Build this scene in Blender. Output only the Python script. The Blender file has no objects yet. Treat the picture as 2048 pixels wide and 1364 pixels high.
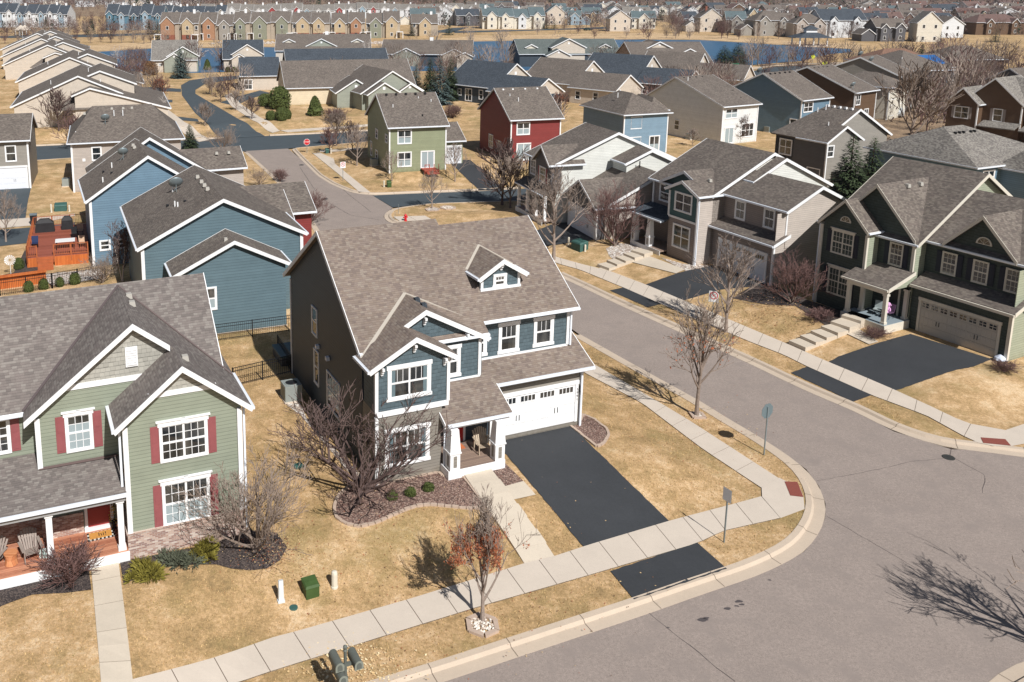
import bpy, bmesh, math, random
import numpy as np
from mathutils import Vector, Matrix
C = bpy.context.scene.collection
SC = bpy.context.scene
R = math.radians
# ---------------------------------------------------------------- camera, sky, sun, exposure
CAMH = 24.2
FPX, PITCH, CXP, CYP = 1806.6, .195, 743., 320.6      # lens in pixels of the 2048x1364 photograph
cam = bpy.data.cameras.new('camera'); camo = bpy.data.objects.new('camera', cam); C.objects.link(camo)
cam.sensor_width = 36; cam.lens = FPX / 2048 * 36
cam.shift_x = (1024 - CXP) / 2048; cam.shift_y = (CYP - 682) / 2048
cam.clip_start = .5; cam.clip_end = 9000
camo.location = (0, 0, CAMH); camo.rotation_euler = (math.pi / 2 - PITCH, 0, 0)
SC.camera = camo
SUN_EL, SUN_AZ = 45.0, -63.5                           # direction towards the sun, degrees from +x
W = bpy.data.worlds.new('World'); SC.world = W; W.use_nodes = True
nt = W.node_tree; bg = nt.nodes['Background']; sky = nt.nodes.new('ShaderNodeTexSky'); sky.sky_type = 'NISHITA'
sky.sun_disc = False; sky.sun_elevation = R(SUN_EL); sky.sun_rotation = R(90 - SUN_AZ)
nt.links.new(sky.outputs[0], bg.inputs[0]); bg.inputs[1].default_value = .046
sl = bpy.data.lights.new('sun', 'SUN'); sl.energy = 5.0; sl.angle = R(.5); sl.color = (1, .975, .94)
so = bpy.data.objects.new('sun', sl); C.objects.link(so)
sv = Vector((math.cos(R(SUN_EL)) * math.cos(R(SUN_AZ)), math.cos(R(SUN_EL)) * math.sin(R(SUN_AZ)), math.sin(R(SUN_EL))))
so.rotation_euler = sv.to_track_quat('Z', 'Y').to_euler(); so.location = (0, 0, 60)
vs = SC.view_settings; vs.view_transform = 'Standard'; vs.look = 'None'; vs.exposure = 0.16; vs.gamma = 1
# ---------------------------------------------------------------- pixel to ground
_f = np.array([0, math.cos(PITCH), -math.sin(PITCH)]); _r = np.array([1., 0, 0]); _u = np.array([0, math.sin(PITCH), math.cos(PITCH)])
def ray(x, y): return (x - CXP) / FPX * _r - (y - CYP) / FPX * _u + _f
def gz(x, y, z=0.):
    d = ray(x, y); t = (z - CAMH) / d[2]; return (d[0] * t, d[1] * t)
def topx(x, y, z):
    q = np.array([x, y, z - CAMH]); d = q @ _f; return CXP + FPX * (q @ _r) / d, CYP - FPX * (q @ _u) / d
def Z0(pts): return [gz(*p) for p in pts]
P8 = lambda *a: [(1180 + x / 2.335, 780 + y / 2.335) for x, y in a]
P5 = lambda *a: [(540 + x / 3.2, 960 + y / 3.2) for x, y in a]
P6 = lambda *a: [(1160 + x / 3.248, 480 + y / 3.248) for x, y in a]
P7 = lambda *a: [(1560 + x / 2.842, 420 + y / 2.842) for x, y in a]
PM = lambda *a: [(550 + x / 2.926, 150 + y / 2.926) for x, y in a]
P4 = lambda *a: [(560 + x / 3.1, 680 + y / 3.1) for x, y in a]
P2 = lambda *a: [(x / 3.072, 920 + y / 3.072) for x, y in a]
PT = lambda *a: [(1000 + x / 2.926, 200 + y / 2.926) for x, y in a]
# road edges: (asphalt side), (grass side)
curbA_in = P5((1125,1283),(1565,1135),(2048,985)) + P8((260,1045),(525,950),(780,866),(900,810),(1000,755),(1060,680),(1098,600),(1100,530),(1070,450),(1010,370),(900,290),(700,165)) + P6((1000,1190),(800,1060),(400,840),(0,615))
curbA_in = [(700,1420)] + curbA_in[:2] + curbA_in[3:]
curbA_out = P5((760,1290),(1070,1190),(1500,1040),(2048,860)) + P8((200,980),(630,830),(720,805),(880,735),(985,640),(1010,560),(1000,480),(930,380),(750,250),(560,120),(375,0)) + [(1283,731),(1160,648)]
curbA_out = [(560,1425)] + curbA_out
hidA = [(1000,570),(900,520),(800,486),(720,480),(660,500)]     # behind the grey-blue house
curbB_in = [(1000,505),(1112,550),(1160,572),(1222,602),(1299,637),(1437,699),(1510,732),(1560,757),(1640,794)] + P7((400,1130),(650,1260),(975,1360)) + P8((1810,280),(2027,315)) + [(2200,925)]
curbB_out = [(1000,497),(1115,541),(1160,561),(1222,588),(1292,617),(1437,683),(1510,714)] + P7((0,893),(250,1020),(430,1100),(720,1215),(990,1290),(1130,1330)) + P8((1810,247),(2027,300)) + [(2200,906)]
cornerN_in = PM((690,780),(655,800),(635,828),(650,852),(700,878))
darkBot = PM((690,775),(900,752),(1200,742),(1440,735))
darkTop = PM((1440,665),(1200,680),(900,690),(570,705))
eastN_in = [(745,391)] + PM((450,690),(330,640),(250,590),(150,490),(75,432))
crossBot_r = [(576,297),(629,293),(740,283),(900,272)]
crossTop_r = [(900,256),(740,262),(632,268),(530,272)]
crossTop_l = [(455,276),(355,281),(130,290),(0,296),(-160,304)]
crossBot_l = [(-160,330),(0,326),(130,317),(355,307),(490,302)]
westN = [(497,306),(540,345),(590,392),(625,440),(650,480)]
road_main = Z0([(x, y) for x, y in curbA_in]) + Z0([(900,520),(760,480),(690,490),(650,480)][::1])
SW, = Z0([(1160,669)]),
# one polygon: street M plus street N (brown-grey asphalt)
polyM = Z0(curbA_in + [(1060,600),(960,555),(860,525),(760,505),(690,500),(650,480)] + westN[::-1][1:] + [(490,302),(576,297)] + eastN_in[::-1][1:] +
           [(745,391),(786,416)] + cornerN_in[1:] + [(800,448),(880,470),(1000,505)] + curbB_in[1:] + [(2500,960),(2500,1300),(2100,1312),(1960,1375),(1850,1450),(1850,1700),(500,1700)])
polyDark = Z0(darkTop[::-1] + [(1300,372),(1300,392)] + darkBot[::-1])
polyCross = Z0([(490,302),(576,297)] + crossBot_r[1:] + crossTop_r + crossTop_l + crossBot_l[:-1])
B1 = [(444,276),(420,255),(390,226),(364,191),(362,171),(379,161),(427,154),(477,152),(540,150),(540,156),(475,158),(410,168),(391,180),(391,188),(420,205),(478,239),(530,273)]
ROADS = [polyM, polyDark, polyCross]
_segs = np.array([[*p[i], *p[(i + 1) % len(p)]] for p in ROADS for i in range(len(p))])
def _inside(poly, X, Y):
    c = np.zeros(X.shape, bool); n = len(poly); j = n - 1
    for i in range(n):
        xi, yi = poly[i]; xj, yj = poly[j]
        if yi != yj: c ^= ((yi > Y) != (yj > Y)) & (X < (xj - xi) * (Y - yi) / (yj - yi) + xi)
        j = i
    return c
def hts_raw(X, Y):
    X = np.asarray(X, float); Y = np.asarray(Y, float)
    d2 = np.full(X.shape, 1e9)
    for a, b, c, e in _segs:
        dx, dy = c - a, e - b; L = dx * dx + dy * dy + 1e-9
        t = np.clip(((X - a) * dx + (Y - b) * dy) / L, 0, 1)
        d2 = np.minimum(d2, (X - a - t * dx) ** 2 + (Y - b - t * dy) ** 2)
    d = np.sqrt(d2); ins = np.zeros(X.shape, bool)
    for p in ROADS: ins |= _inside(p, X, Y)
    s = np.clip((d - 3.6) / 5.6, 0, 1); s = s * s * (3 - 2 * s)
    h = .13 + .77 * s
    h = np.where(d < .74, np.minimum(h, -.14), h)
    h = np.where(ins, -.14, h)
    return np.where(Y > 205, .9, h)
def hts(X, Y):
    """height of what lies on the ground: the kerb trench is bridged, the street is 0"""
    h = hts_raw(X, Y); X = np.asarray(X, float); Y = np.asarray(Y, float); ins = np.zeros(X.shape, bool)
    for p in ROADS: ins |= _inside(p, X, Y)
    return np.where(ins & (Y < 205), 0., np.maximum(h, .125))
def H(x, y): return float(hts(np.array([x]), np.array([y]))[0])
def G(px, py, dz=0.):
    z = .5
    for _ in range(9):
        p = gz(px, py, z); z = .5 * z + .5 * H(*p) if _ < 8 else H(*p)
    p = gz(px, py, z); return Vector((p[0], p[1], z + dz))
def hpx(base, ytop):
    """height of an upright thing that stands at a ground pixel and ends at photo row ytop"""
    lo, hi = 0, 60
    for _ in range(40):
        m = (lo + hi) / 2
        if topx(base[0], base[1], base[2] + m)[1] > ytop: lo = m
        else: hi = m
    return lo
# ---------------------------------------------------------------- object helpers
def tag(o, label=None, cat=None, group=None, kind=None):
    if label: o['label'] = label
    if cat: o['category'] = cat
    if group: o['group'] = group
    if kind: o['kind'] = kind
    return o
class MB:
    def __init__(s): s.v = []; s.f = []; s.m = []
    def add(s, vs, fs, m=0):
        o = len(s.v); s.v += [tuple(p) for p in vs]; s.f += [tuple(i + o for i in f) for f in fs]; s.m += [m] * len(fs); return s
    def box(s, x0, x1, y0, y1, z0, z1, m=0):
        if x0 > x1: x0, x1 = x1, x0
        if y0 > y1: y0, y1 = y1, y0
        return s.hexa([(x0,y0,z0),(x1,y0,z0),(x1,y1,z0),(x0,y1,z0),(x0,y0,z1),(x1,y0,z1),(x1,y1,z1),(x0,y1,z1)], m)
    def hexa(s, v, m=0): return s.add(v, [(0,3,2,1),(4,5,6,7),(0,1,5,4),(1,2,6,5),(2,3,7,6),(3,0,4,7)], m)
    def tube(s, a, b, r0, r1, n=6, m=0, cap=True):
        a = Vector(a); b = Vector(b); d = (b - a).normalized() if (b - a).length > 1e-6 else Vector((0, 0, 1))
        u = d.orthogonal().normalized(); w = d.cross(u); vs = []
        for c, r in ((a, r0), (b, r1)):
            for i in range(n): t = 2 * math.pi * i / n; vs.append(c + u * (r * math.cos(t)) + w * (r * math.sin(t)))
        fs = [(i, (i + 1) % n, n + (i + 1) % n, n + i) for i in range(n)]
        if cap: fs += [tuple(range(n))[::-1], tuple(range(n, 2 * n))]
        return s.add(vs, fs, m)
    def lathe(s, prof, n=12, c=(0,0,0), m=0):
        vs = []; k = len(prof)
        for r, z in prof:
            for i in range(n): t = 2 * math.pi * i / n; vs.append((c[0] + r * math.cos(t), c[1] + r * math.sin(t), c[2] + z))
        fs = [(j*n+i, j*n+(i+1)%n, (j+1)*n+(i+1)%n, (j+1)*n+i) for j in range(k-1) for i in range(n)]
        fs += [tuple(range(n))[::-1], tuple(range((k-1)*n, k*n))]
        return s.add(vs, fs, m)
    def prism(s, pts, off, m=0):
        """closed prism: polygon pts (3d) extruded by vector off"""
        n = len(pts); q = [tuple(Vector(p) + Vector(off)) for p in pts]
        return s.add(list(pts) + q, [tuple(range(n))[::-1], tuple(range(n, 2*n))] + [(i, (i+1)%n, n+(i+1)%n, n+i) for i in range(n)], m)
    def build(s, name, mat, parent=None, smooth=False, loc=None):
        if not s.v: return None
        me = bpy.data.meshes.new(name); me.from_pydata(s.v, [], s.f)
        for mm in (mat if isinstance(mat, (list, tuple)) else [mat]): me.materials.append(mm)
        if any(s.m): me.polygons.foreach_set('material_index', s.m)
        if smooth: me.polygons.foreach_set('use_smooth', [True] * len(me.polygons))
        me.update()
        if not smooth:
            bm = bmesh.new(); bm.from_mesh(me); bmesh.ops.recalc_face_normals(bm, faces=bm.faces); bm.to_mesh(me); bm.free()
        o = bpy.data.objects.new(name, me); C.objects.link(o)
        if parent: o.parent = parent
        if loc is not None: o.location = loc
        return o
def empty(name, loc, rz=0, label=None, cat=None, group=None):
    o = bpy.data.objects.new(name, None); C.objects.link(o); o.location = loc; o.rotation_euler = (0, 0, rz); o.empty_display_size = .3
    return tag(o, label, cat, group)
def kids(o): return [c for c in _children.get(o.name, [])]
_children = {}
def copy_tree(src, childmap):
    c = src.copy(); C.objects.link(c)
    for ch in childmap(src):
        d = copy_tree(ch, childmap); d.parent = c
    return c
# ---------------------------------------------------------------- materials
def S(r, g, b):
    f = lambda c: (c / 255 / 12.92) if c / 255 <= .04045 else ((c / 255 + .055) / 1.055) ** 2.4
    return (f(r), f(g), f(b), 1)
def sc(c, k): return (c[0]*k, c[1]*k, c[2]*k, 1)
class NT:
    def __init__(s, name, rough=.8):
        s.mat = bpy.data.materials.new(name); s.mat.use_nodes = True; s.t = s.mat.node_tree; s.b = s.t.nodes['Principled BSDF']
        s.b.inputs['Roughness'].default_value = rough; s.b.inputs['Specular IOR Level'].default_value = .3
    def n(s, ty, **kw):
        o = s.t.nodes.new('ShaderNode' + ty)
        for k, v in kw.items():
            if k[0] == 'i' and k[1:].isdigit(): o.inputs[int(k[1:])].default_value = v
            else: setattr(o, k, v)
        return o
    def l(s, a, b): s.t.links.new(a, b)
    def math(s, op, a, b=None, c=None):
        m = s.n('Math', operation=op)
        for i, x in enumerate((a, b, c)):
            if x is None: continue
            if isinstance(x, (int, float)): m.inputs[i].default_value = x
            else: s.l(x, m.inputs[i])
        return m.outputs[0]
    def vmath(s, op, a, b=None):
        m = s.n('VectorMath', operation=op)
        for i, x in enumerate((a, b)):
            if x is None: continue
            if isinstance(x, (tuple, list)): m.inputs[i].default_value = x
            else: s.l(x, m.inputs[i])
        return m.outputs['Value'] if op in ('DOT_PRODUCT', 'LENGTH') else m.outputs[0]
    def noise(s, scale, detail=4, vec=None, rough=.6):
        o = s.n('TexNoise'); o.inputs['Scale'].default_value = scale; o.inputs['Detail'].default_value = detail; o.inputs['Roughness'].default_value = rough
        if vec is not None: s.l(vec, o.inputs['Vector'])
        return o.outputs['Fac']
    def ramp(s, fac, stops, interp='LINEAR'):
        r = s.n('ValToRGB'); e = r.color_ramp; e.interpolation = interp
        while len(e.elements) < len(stops): e.elements.new(.5)
        for el, (p, c) in zip(e.elements, stops): el.position = p; el.color = c if len(c) == 4 else (*c, 1)
        s.l(fac, r.inputs[0]); return r.outputs[0]
    def mix(s, fac, a, b, mode='MIX'):
        m = s.n('Mix', data_type='RGBA', blend_type=mode)
        for i, x in ((0, fac), (6, a), (7, b)):
            if isinstance(x, (int, float)): m.inputs[i].default_value = x
            elif isinstance(x, (tuple, list)): m.inputs[i].default_value = x
            else: s.l(x, m.inputs[i])
        return m.outputs[2]
    def col(s, c):
        if isinstance(c, (tuple, list)): s.b.inputs['Base Color'].default_value = c
        else: s.l(c, s.b.inputs['Base Color'])
        return s
    def bump(s, h, st=.3, dist=.02):
        b = s.n('Bump'); b.inputs['Strength'].default_value = st; b.inputs['Distance'].default_value = dist
        s.l(h, b.inputs['Height']); s.l(b.outputs[0], s.b.inputs['Normal']); return s
    def pos(s): return s.n('NewGeometry').outputs['Position']
    def obj(s): return s.n('TexCoord').outputs['Object']
    def sep(s, v): o = s.n('SeparateXYZ'); s.l(v, o.inputs[0]); return o.outputs
    def comb(s, x, y, z=0.):
        o = s.n('CombineXYZ')
        for i, a in enumerate((x, y, z)):
            if isinstance(a, (int, float)): o.inputs[i].default_value = a
            else: s.l(a, o.inputs[i])
        return o.outputs[0]
def plain(name, c, rough=.6, metal=0., var=.0, vs=3.):
    t = NT(name, rough); t.b.inputs['Metallic'].default_value = metal
    if var:
        f = t.noise(vs, 4, t.pos()); t.col(t.ramp(f, [(.3, sc(c, 1 - var)), (.7, sc(c, 1 + var))]))
    else: t.col(c)
    return t.mat
def horiz_u(t):
    """coordinate along the horizontal direction of the surface, and height"""
    g = t.n('NewGeometry'); nrm = g.outputs['True Normal']; p = g.outputs['Position']
    tan = t.vmath('NORMALIZE', t.vmath('CROSS_PRODUCT', nrm, (0, 0, 1))); return t.vmath('DOT_PRODUCT', tan, p), t.sep(p)[2], p
def wn(t, x, y, dim='2D'):
    w = t.n('TexWhiteNoise', noise_dimensions='2D'); t.l(t.comb(x, y), w.inputs['Vector']); return w.outputs['Value']
_mc = {}
def siding(name, c, step=.16):
    t = NT(name, .55); u, z, p = horiz_u(t)
    fr = t.math('FRACT', t.math('DIVIDE', z, step))
    row = t.math('FLOOR', t.math('DIVIDE', z, step))
    sh = t.ramp(fr, [(0, (.45,.45,.45)), (.09, (.62,.62,.62)), (.16, (1,1,1)), (1, (1.0,1.0,1.0))])
    rv = t.math('MULTIPLY_ADD', wn(t, row, 3.1), .08, .94)
    nz = t.math('MULTIPLY_ADD', t.noise(1.3, 4, p), .3, .85)
    base = t.mix(1., c, sh, 'MULTIPLY'); base = t.mix(1., base, t.comb(t.math('MULTIPLY', rv, nz), t.math('MULTIPLY', rv, nz), t.math('MULTIPLY', rv, nz)), 'MULTIPLY')
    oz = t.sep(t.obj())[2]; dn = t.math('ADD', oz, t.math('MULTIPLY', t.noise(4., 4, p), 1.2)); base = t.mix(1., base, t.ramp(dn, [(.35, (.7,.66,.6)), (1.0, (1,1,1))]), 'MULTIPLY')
    t.col(base); t.bump(fr, .35, .02); return t.mat
def shingle(name, cols, rowz=.125, w=.19):
    g = lambda c: (c[0]*.88, c[1]*.92, c[2]*.96, 1); cols = [g(c) for c in cols]
    """asphalt shingle courses that follow the slope; cols are the tab colours"""
    t = NT(name, .9); u, z, p = horiz_u(t); nz = t.sep(t.n('NewGeometry').outputs['True Normal'])[2]
    z = t.math('DIVIDE', z, t.math('MAXIMUM', t.math('SQRT', t.math('SUBTRACT', 1.0001, t.math('MULTIPLY', nz, nz))), .15))
    row = t.math('FLOOR', t.math('DIVIDE', z, rowz)); off = wn(t, row, 7.7)
    cell = t.math('ADD', t.math('DIVIDE', u, w), t.math('MULTIPLY', off, 9.)); ci = t.math('FLOOR', cell)
    k = wn(t, ci, row)
    n = len(cols); mean = tuple(sum(c[i] for c in cols) / n for i in range(3)) + (1,); cols = [tuple(.75*c[i] + .25*mean[i] for i in range(3)) + (1,) for c in cols]; base = t.ramp(k, [(i / n, c) for i, c in enumerate(cols)], 'CONSTANT')
    fz = t.math('FRACT', t.math('DIVIDE', z, rowz))
    edge = t.ramp(fz, [(0, (.62,.62,.62)), (.14, (.84,.84,.84)), (.3, (1,1,1)), (1, (1,1,1))])
    fu = t.math('FRACT', cell); eu = t.ramp(fu, [(0, (.82,.82,.82)), (.07, (1,1,1)), (1, (1,1,1))])
    gr = t.noise(30, 2, p); lg = t.noise(.5, 3, p)
    m = t.math('MULTIPLY', t.math('MULTIPLY_ADD', gr, .5, .75), t.math('MULTIPLY_ADD', lg, .5, .75))
    base = t.mix(1., base, edge, 'MULTIPLY'); base = t.mix(1., base, eu, 'MULTIPLY')
    t.col(t.mix(1., base, t.comb(m, m, m), 'MULTIPLY')); t.bump(t.math('ADD', fz, t.math('MULTIPLY', k, .5)), .3, .02); return t.mat
def shake(name, c, rowz=.19, w=.2):
    t = NT(name, .6); u, z, p = horiz_u(t)
    row = t.math('FLOOR', t.math('DIVIDE', z, rowz)); off = wn(t, row, 1.7)
    cell = t.math('ADD', t.math('DIVIDE', u, w), t.math('MULTIPLY', off, 5.)); ci = t.math('FLOOR', cell); k = wn(t, ci, row)
    fz = t.math('FRACT', t.math('ADD', t.math('DIVIDE', z, rowz), t.math('MULTIPLY', k, .12))); fu = t.math('FRACT', cell)
    a = t.ramp(fz, [(0, (.45,.45,.45)), (.1, (.55,.55,.55)), (.17, (1,1,1)), (1, (1,1,1))]); b = t.ramp(fu, [(0, (.5,.5,.5)), (.08, (1,1,1)), (1, (1,1,1))])
    v = t.math('MULTIPLY_ADD', k, .22, .88)
    t.col(t.mix(1., t.mix(1., t.mix(1., c, a, 'MULTIPLY'), b, 'MULTIPLY'), t.comb(v, v, v), 'MULTIPLY')); t.bump(fz, .3, .02); return t.mat
def brickm(name, cols, mort, h=.075, w=.22):
    t = NT(name, .85); u, z, p = horiz_u(t); r = t.math('DIVIDE', z, h); row = t.math('FLOOR', r)
    cell = t.math('ADD', t.math('DIVIDE', u, w), t.math('MULTIPLY', t.math('MODULO', row, 2.), .5)); k = wn(t, t.math('FLOOR', cell), row)
    base = t.ramp(k, [(i / len(cols), c) for i, c in enumerate(cols)], 'CONSTANT')
    fz = t.ramp(t.math('FRACT', r), [(0, (1,1,1)), (.16, (1,1,1)), (.2, (0,0,0)), (1, (0,0,0))]); fu = t.ramp(t.math('FRACT', cell), [(0, (1,1,1)), (.06, (1,1,1)), (.09, (0,0,0)), (1, (0,0,0))])
    f = t.math('MAXIMUM', t.sep(fz)[0], t.sep(fu)[0]); t.col(t.mix(f, base, mort)); return t.mat
def glass(name, c=(.012,.016,.02,1), rough=.04):
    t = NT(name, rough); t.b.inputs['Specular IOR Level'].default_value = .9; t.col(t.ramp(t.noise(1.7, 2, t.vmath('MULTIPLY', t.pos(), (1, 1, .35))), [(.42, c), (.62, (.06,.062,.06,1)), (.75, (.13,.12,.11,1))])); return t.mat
def grass(name, cols, fine=28., green=None):
    t = NT(name, .95); p = t.pos(); pw = t.vmath('MULTIPLY', p, (1, 1, .3))
    a = t.noise(.11, 6, pw, .7); b = t.noise(.8, 6, pw, .72); c = t.noise(fine, 3, pw, .8); d = t.noise(6., 5, pw, .8)
    v = t.math('ADD', t.math('MULTIPLY', a, .34), t.math('ADD', t.math('MULTIPLY', b, .36), t.math('MULTIPLY', d, .3)))
    base = t.ramp(v, [(.4, cols[0]), (.47, cols[1]), (.525, cols[2]), (.58, cols[3])])
    if green: base = t.mix(t.math('MULTIPLY', t.ramp(t.noise(.23, 5, t.vmath('ADD', pw, (31, 7, 0)), .7), [(.5, (0,0,0)), (.66, (1,1,1))]), .6), base, green)
    m = t.math('MULTIPLY_ADD', c, 1.5, .25); m = t.math('MULTIPLY', m, t.math('MULTIPLY_ADD', t.noise(11., 3, pw, .8), .8, .6)); t.col(t.mix(1., base, t.comb(m, m, m), 'MULTIPLY')); t.bump(c, .6, .03); return t.mat
def speck(name, c, amt=.25, sc1=40., large=.12, lsc=.4, rough=.9, tint=None):
    t = NT(name, rough); p = t.pos(); a = t.noise(sc1, 2, p, .9); b = t.noise(lsc, 6, p, .7); e = t.noise(sc1 * .3, 2, p, .9)
    m = t.math('ADD', t.math('MULTIPLY_ADD', t.math('ADD', t.math('MULTIPLY', a, .6), t.math('MULTIPLY', e, .4)), amt * 4, 1 - amt * 2), t.math('MULTIPLY_ADD', b, large * 2, -large))
    base = t.mix(1., c, t.comb(m, m, m), 'MULTIPLY')
    if tint: base = t.mix(t.ramp(t.noise(lsc * 3, 4, p), [(.5, (0,0,0)), (.7, (1,1,1))]), base, tint)
    t.col(base); return t.mat
def gravel(name, cols, scale=9.):
    t = NT(name, .85); p = t.pos(); v = t.n('TexVoronoi'); v.inputs['Scale'].default_value = scale; t.l(p, v.inputs['Vector'])
    k = t.sep(v.outputs['Color'])[0]; base = t.ramp(k, [(i / len(cols), c) for i, c in enumerate(cols)], 'CONSTANT')
    dd = t.ramp(v.outputs['Distance'], [(0, (1,1,1)), (.55, (.8,.8,.8)), (1, (.25,.25,.25))]); t.col(t.mix(1., base, dd, 'MULTIPLY'))
    t.bump(t.math('SUBTRACT', 1., v.outputs['Distance']), .6, .03); return t.mat
def woodp(name, c1, c2, w=.14, ax=1):
    t = NT(name, .6); p = t.obj(); s = t.sep(p); r = t.math('DIVIDE', s[ax], w); k = wn(t, t.math('FLOOR', r), 2.)
    q = t.vmath('MULTIPLY', p, (1.5, 12, 1) if ax == 1 else (12, 1.5, 1)); n = t.noise(2.5, 4, q)
    base = t.ramp(t.math('ADD', t.math('MULTIPLY', k, .35), t.math('MULTIPLY', n, .65)), [(.3, c1), (.65, c2)])
    e = t.ramp(t.math('FRACT', r), [(0, (.35,.35,.35)), (.06, (.5,.5,.5)), (.1, (1,1,1)), (1, (1,1,1))]); t.col(t.mix(1., base, e, 'MULTIPLY')); return t.mat
def bark(name, c, k=.3):
    t = NT(name, .9); n = t.noise(9, 4, t.vmath('MULTIPLY', t.pos(), (3, 3, 1))); t.col(t.ramp(n, [(.3, sc(c, 1 - k)), (.7, sc(c, 1 + k))])); return t.mat
WHITE = plain('white_trim', (.78,.785,.79,1), .45, var=.06, vs=2.2)
CREAMT = plain('cream_trim', (.62,.58,.5,1), .5, var=.04)
GUT = plain('gutter_white', (.7,.74,.8,1), .35)
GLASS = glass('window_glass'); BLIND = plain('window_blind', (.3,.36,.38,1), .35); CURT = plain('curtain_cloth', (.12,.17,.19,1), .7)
ROOFM = shingle('roof_shingle_brown', [S(126,110,98), S(138,122,110), S(130,114,104), S(114,99,91), S(145,131,118), S(133,116,103)])
ROOFG = shingle('roof_shingle_grey', [S(116,106,100), S(129,119,112), S(121,110,104), S(106,97,92), S(139,130,122)])
ROOFT = shingle('roof_shingle_taupe', [S(104,94,86), S(118,107,97), S(110,98,90), S(94,84,78), S(128,117,106)])
ROOFD = shingle('roof_shingle_dark', [S(64,69,75), S(74,79,86), S(58,63,69), S(82,88,94)])
ROOFB = shingle('roof_shingle_light', [S(122,114,106), S(140,132,122), S(104,97,92), S(152,144,134)])
BLUES = shake('blue_shake', (.092,.13,.15,1)); TAUPE = siding('taupe_siding', (.25,.23,.2,1)); SHADEBROWN = siding('shade_and_brown_siding', (.05,.066,.085,1))  # dark taupe carries the side wall's shade in its colour; brown walls on villas
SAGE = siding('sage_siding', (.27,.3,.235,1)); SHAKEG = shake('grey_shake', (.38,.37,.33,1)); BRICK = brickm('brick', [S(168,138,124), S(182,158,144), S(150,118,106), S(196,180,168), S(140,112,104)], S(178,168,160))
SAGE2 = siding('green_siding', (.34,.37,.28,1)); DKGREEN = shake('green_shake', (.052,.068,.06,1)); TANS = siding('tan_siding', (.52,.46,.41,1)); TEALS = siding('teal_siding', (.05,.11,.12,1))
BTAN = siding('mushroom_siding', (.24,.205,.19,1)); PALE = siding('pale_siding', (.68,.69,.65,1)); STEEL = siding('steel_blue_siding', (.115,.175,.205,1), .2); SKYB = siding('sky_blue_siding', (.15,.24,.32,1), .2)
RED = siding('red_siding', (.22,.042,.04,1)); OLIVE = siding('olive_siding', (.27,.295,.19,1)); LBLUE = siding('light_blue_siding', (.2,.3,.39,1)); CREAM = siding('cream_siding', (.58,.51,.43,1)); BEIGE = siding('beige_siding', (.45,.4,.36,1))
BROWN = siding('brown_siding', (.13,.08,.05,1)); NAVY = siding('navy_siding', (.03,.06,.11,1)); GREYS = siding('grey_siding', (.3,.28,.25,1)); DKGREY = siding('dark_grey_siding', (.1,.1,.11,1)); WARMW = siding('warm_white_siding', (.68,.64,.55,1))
SHUTR = plain('red_shutter', (.27,.085,.09,1), .5, var=.08); SHUTN = plain('navy_shutter', (.012,.016,.03,1), .5); SHUTT = plain('taupe_shutter', (.3,.26,.24,1), .5)
LAWN = grass('dormant_lawn', [S(136,114,80), S(164,136,96), S(188,156,116), S(206,179,143)], green=S(136,121,78))
ASPH = speck('street_asphalt', S(145,133,125), .46, 22., .17, .3, tint=S(138,127,120)); ASPHD = speck('dark_asphalt', S(70,78,83), .1, 30., .2, .5); DRIVE = speck('driveway_asphalt', S(57,59,62), .22, 26., .3, .3, .8)
CONC = speck('concrete', S(196,184,170), .06, 30., .12, .7); CONCG = speck('kerb_concrete', S(186,170,152), .08, 30., .14, .6); JOINT = plain('joint_dark', S(110,98,86), .9)
ROCK = gravel('red_landscape_rock', [S(112,88,80), S(134,108,98), S(94,76,70), S(158,132,118), S(122,92,82), S(176,152,138)], 19.); MULCH = gravel('dark_mulch', [S(70,62,60), S(88,78,74), S(58,52,52), S(104,92,86)], 22.)
RIVER = gravel('river_rock', [S(186,172,160), S(214,204,194), S(160,144,132), S(200,182,166), S(230,224,216)], 8.); EDGEST = plain('edging_stone', S(178,158,142), .85, var=.1)
DECKR = woodp('porch_boards_red', S(148,88,66), S(194,138,110), .12, 1); DECKG = woodp('porch_boards_grey', S(124,106,96), S(146,126,112), .14, 1); DECKB = woodp('deck_boards', S(128,70,54), S(156,90,72), .14, 1); CEDAR = woodp('cedar_boards', S(176,92,44), S(196,110,56), .12, 0)
METAL = plain('galvanised_metal', S(140,152,156), .45, .5); METALD = plain('dark_bronze', S(70,70,68), .5, .3, var=.1); BLACKM = plain('black_metal', (.012,.012,.014,1), .4)
BARKG = bark('grey_bark', S(132,118,108)); BARKD = bark('dark_bark', S(92,76,72)); BARKR = bark('red_twig', S(102,78,74)); BIRCH = bark('birch_bark', S(196,186,178), .15); BARKL = bark('pale_bark', S(144,130,120))
LEAFR = plain('dead_leaf', S(160,96,66), .8, var=.4, vs=8); NEEDB = plain('blue_needles', S(82,98,96), .8, var=.35, vs=6); NEEDG = plain('green_needles', S(56,68,44), .8, var=.4, vs=5); BUSHG = plain('evergreen_bush', S(78,88,44), .8, var=.4, vs=9); BUSHY = plain('yellow_juniper', S(116,108,44), .8, var=.4, vs=9); BUSHJ = plain('grey_juniper', S(84,88,72), .8, var=.4, vs=9)
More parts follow.
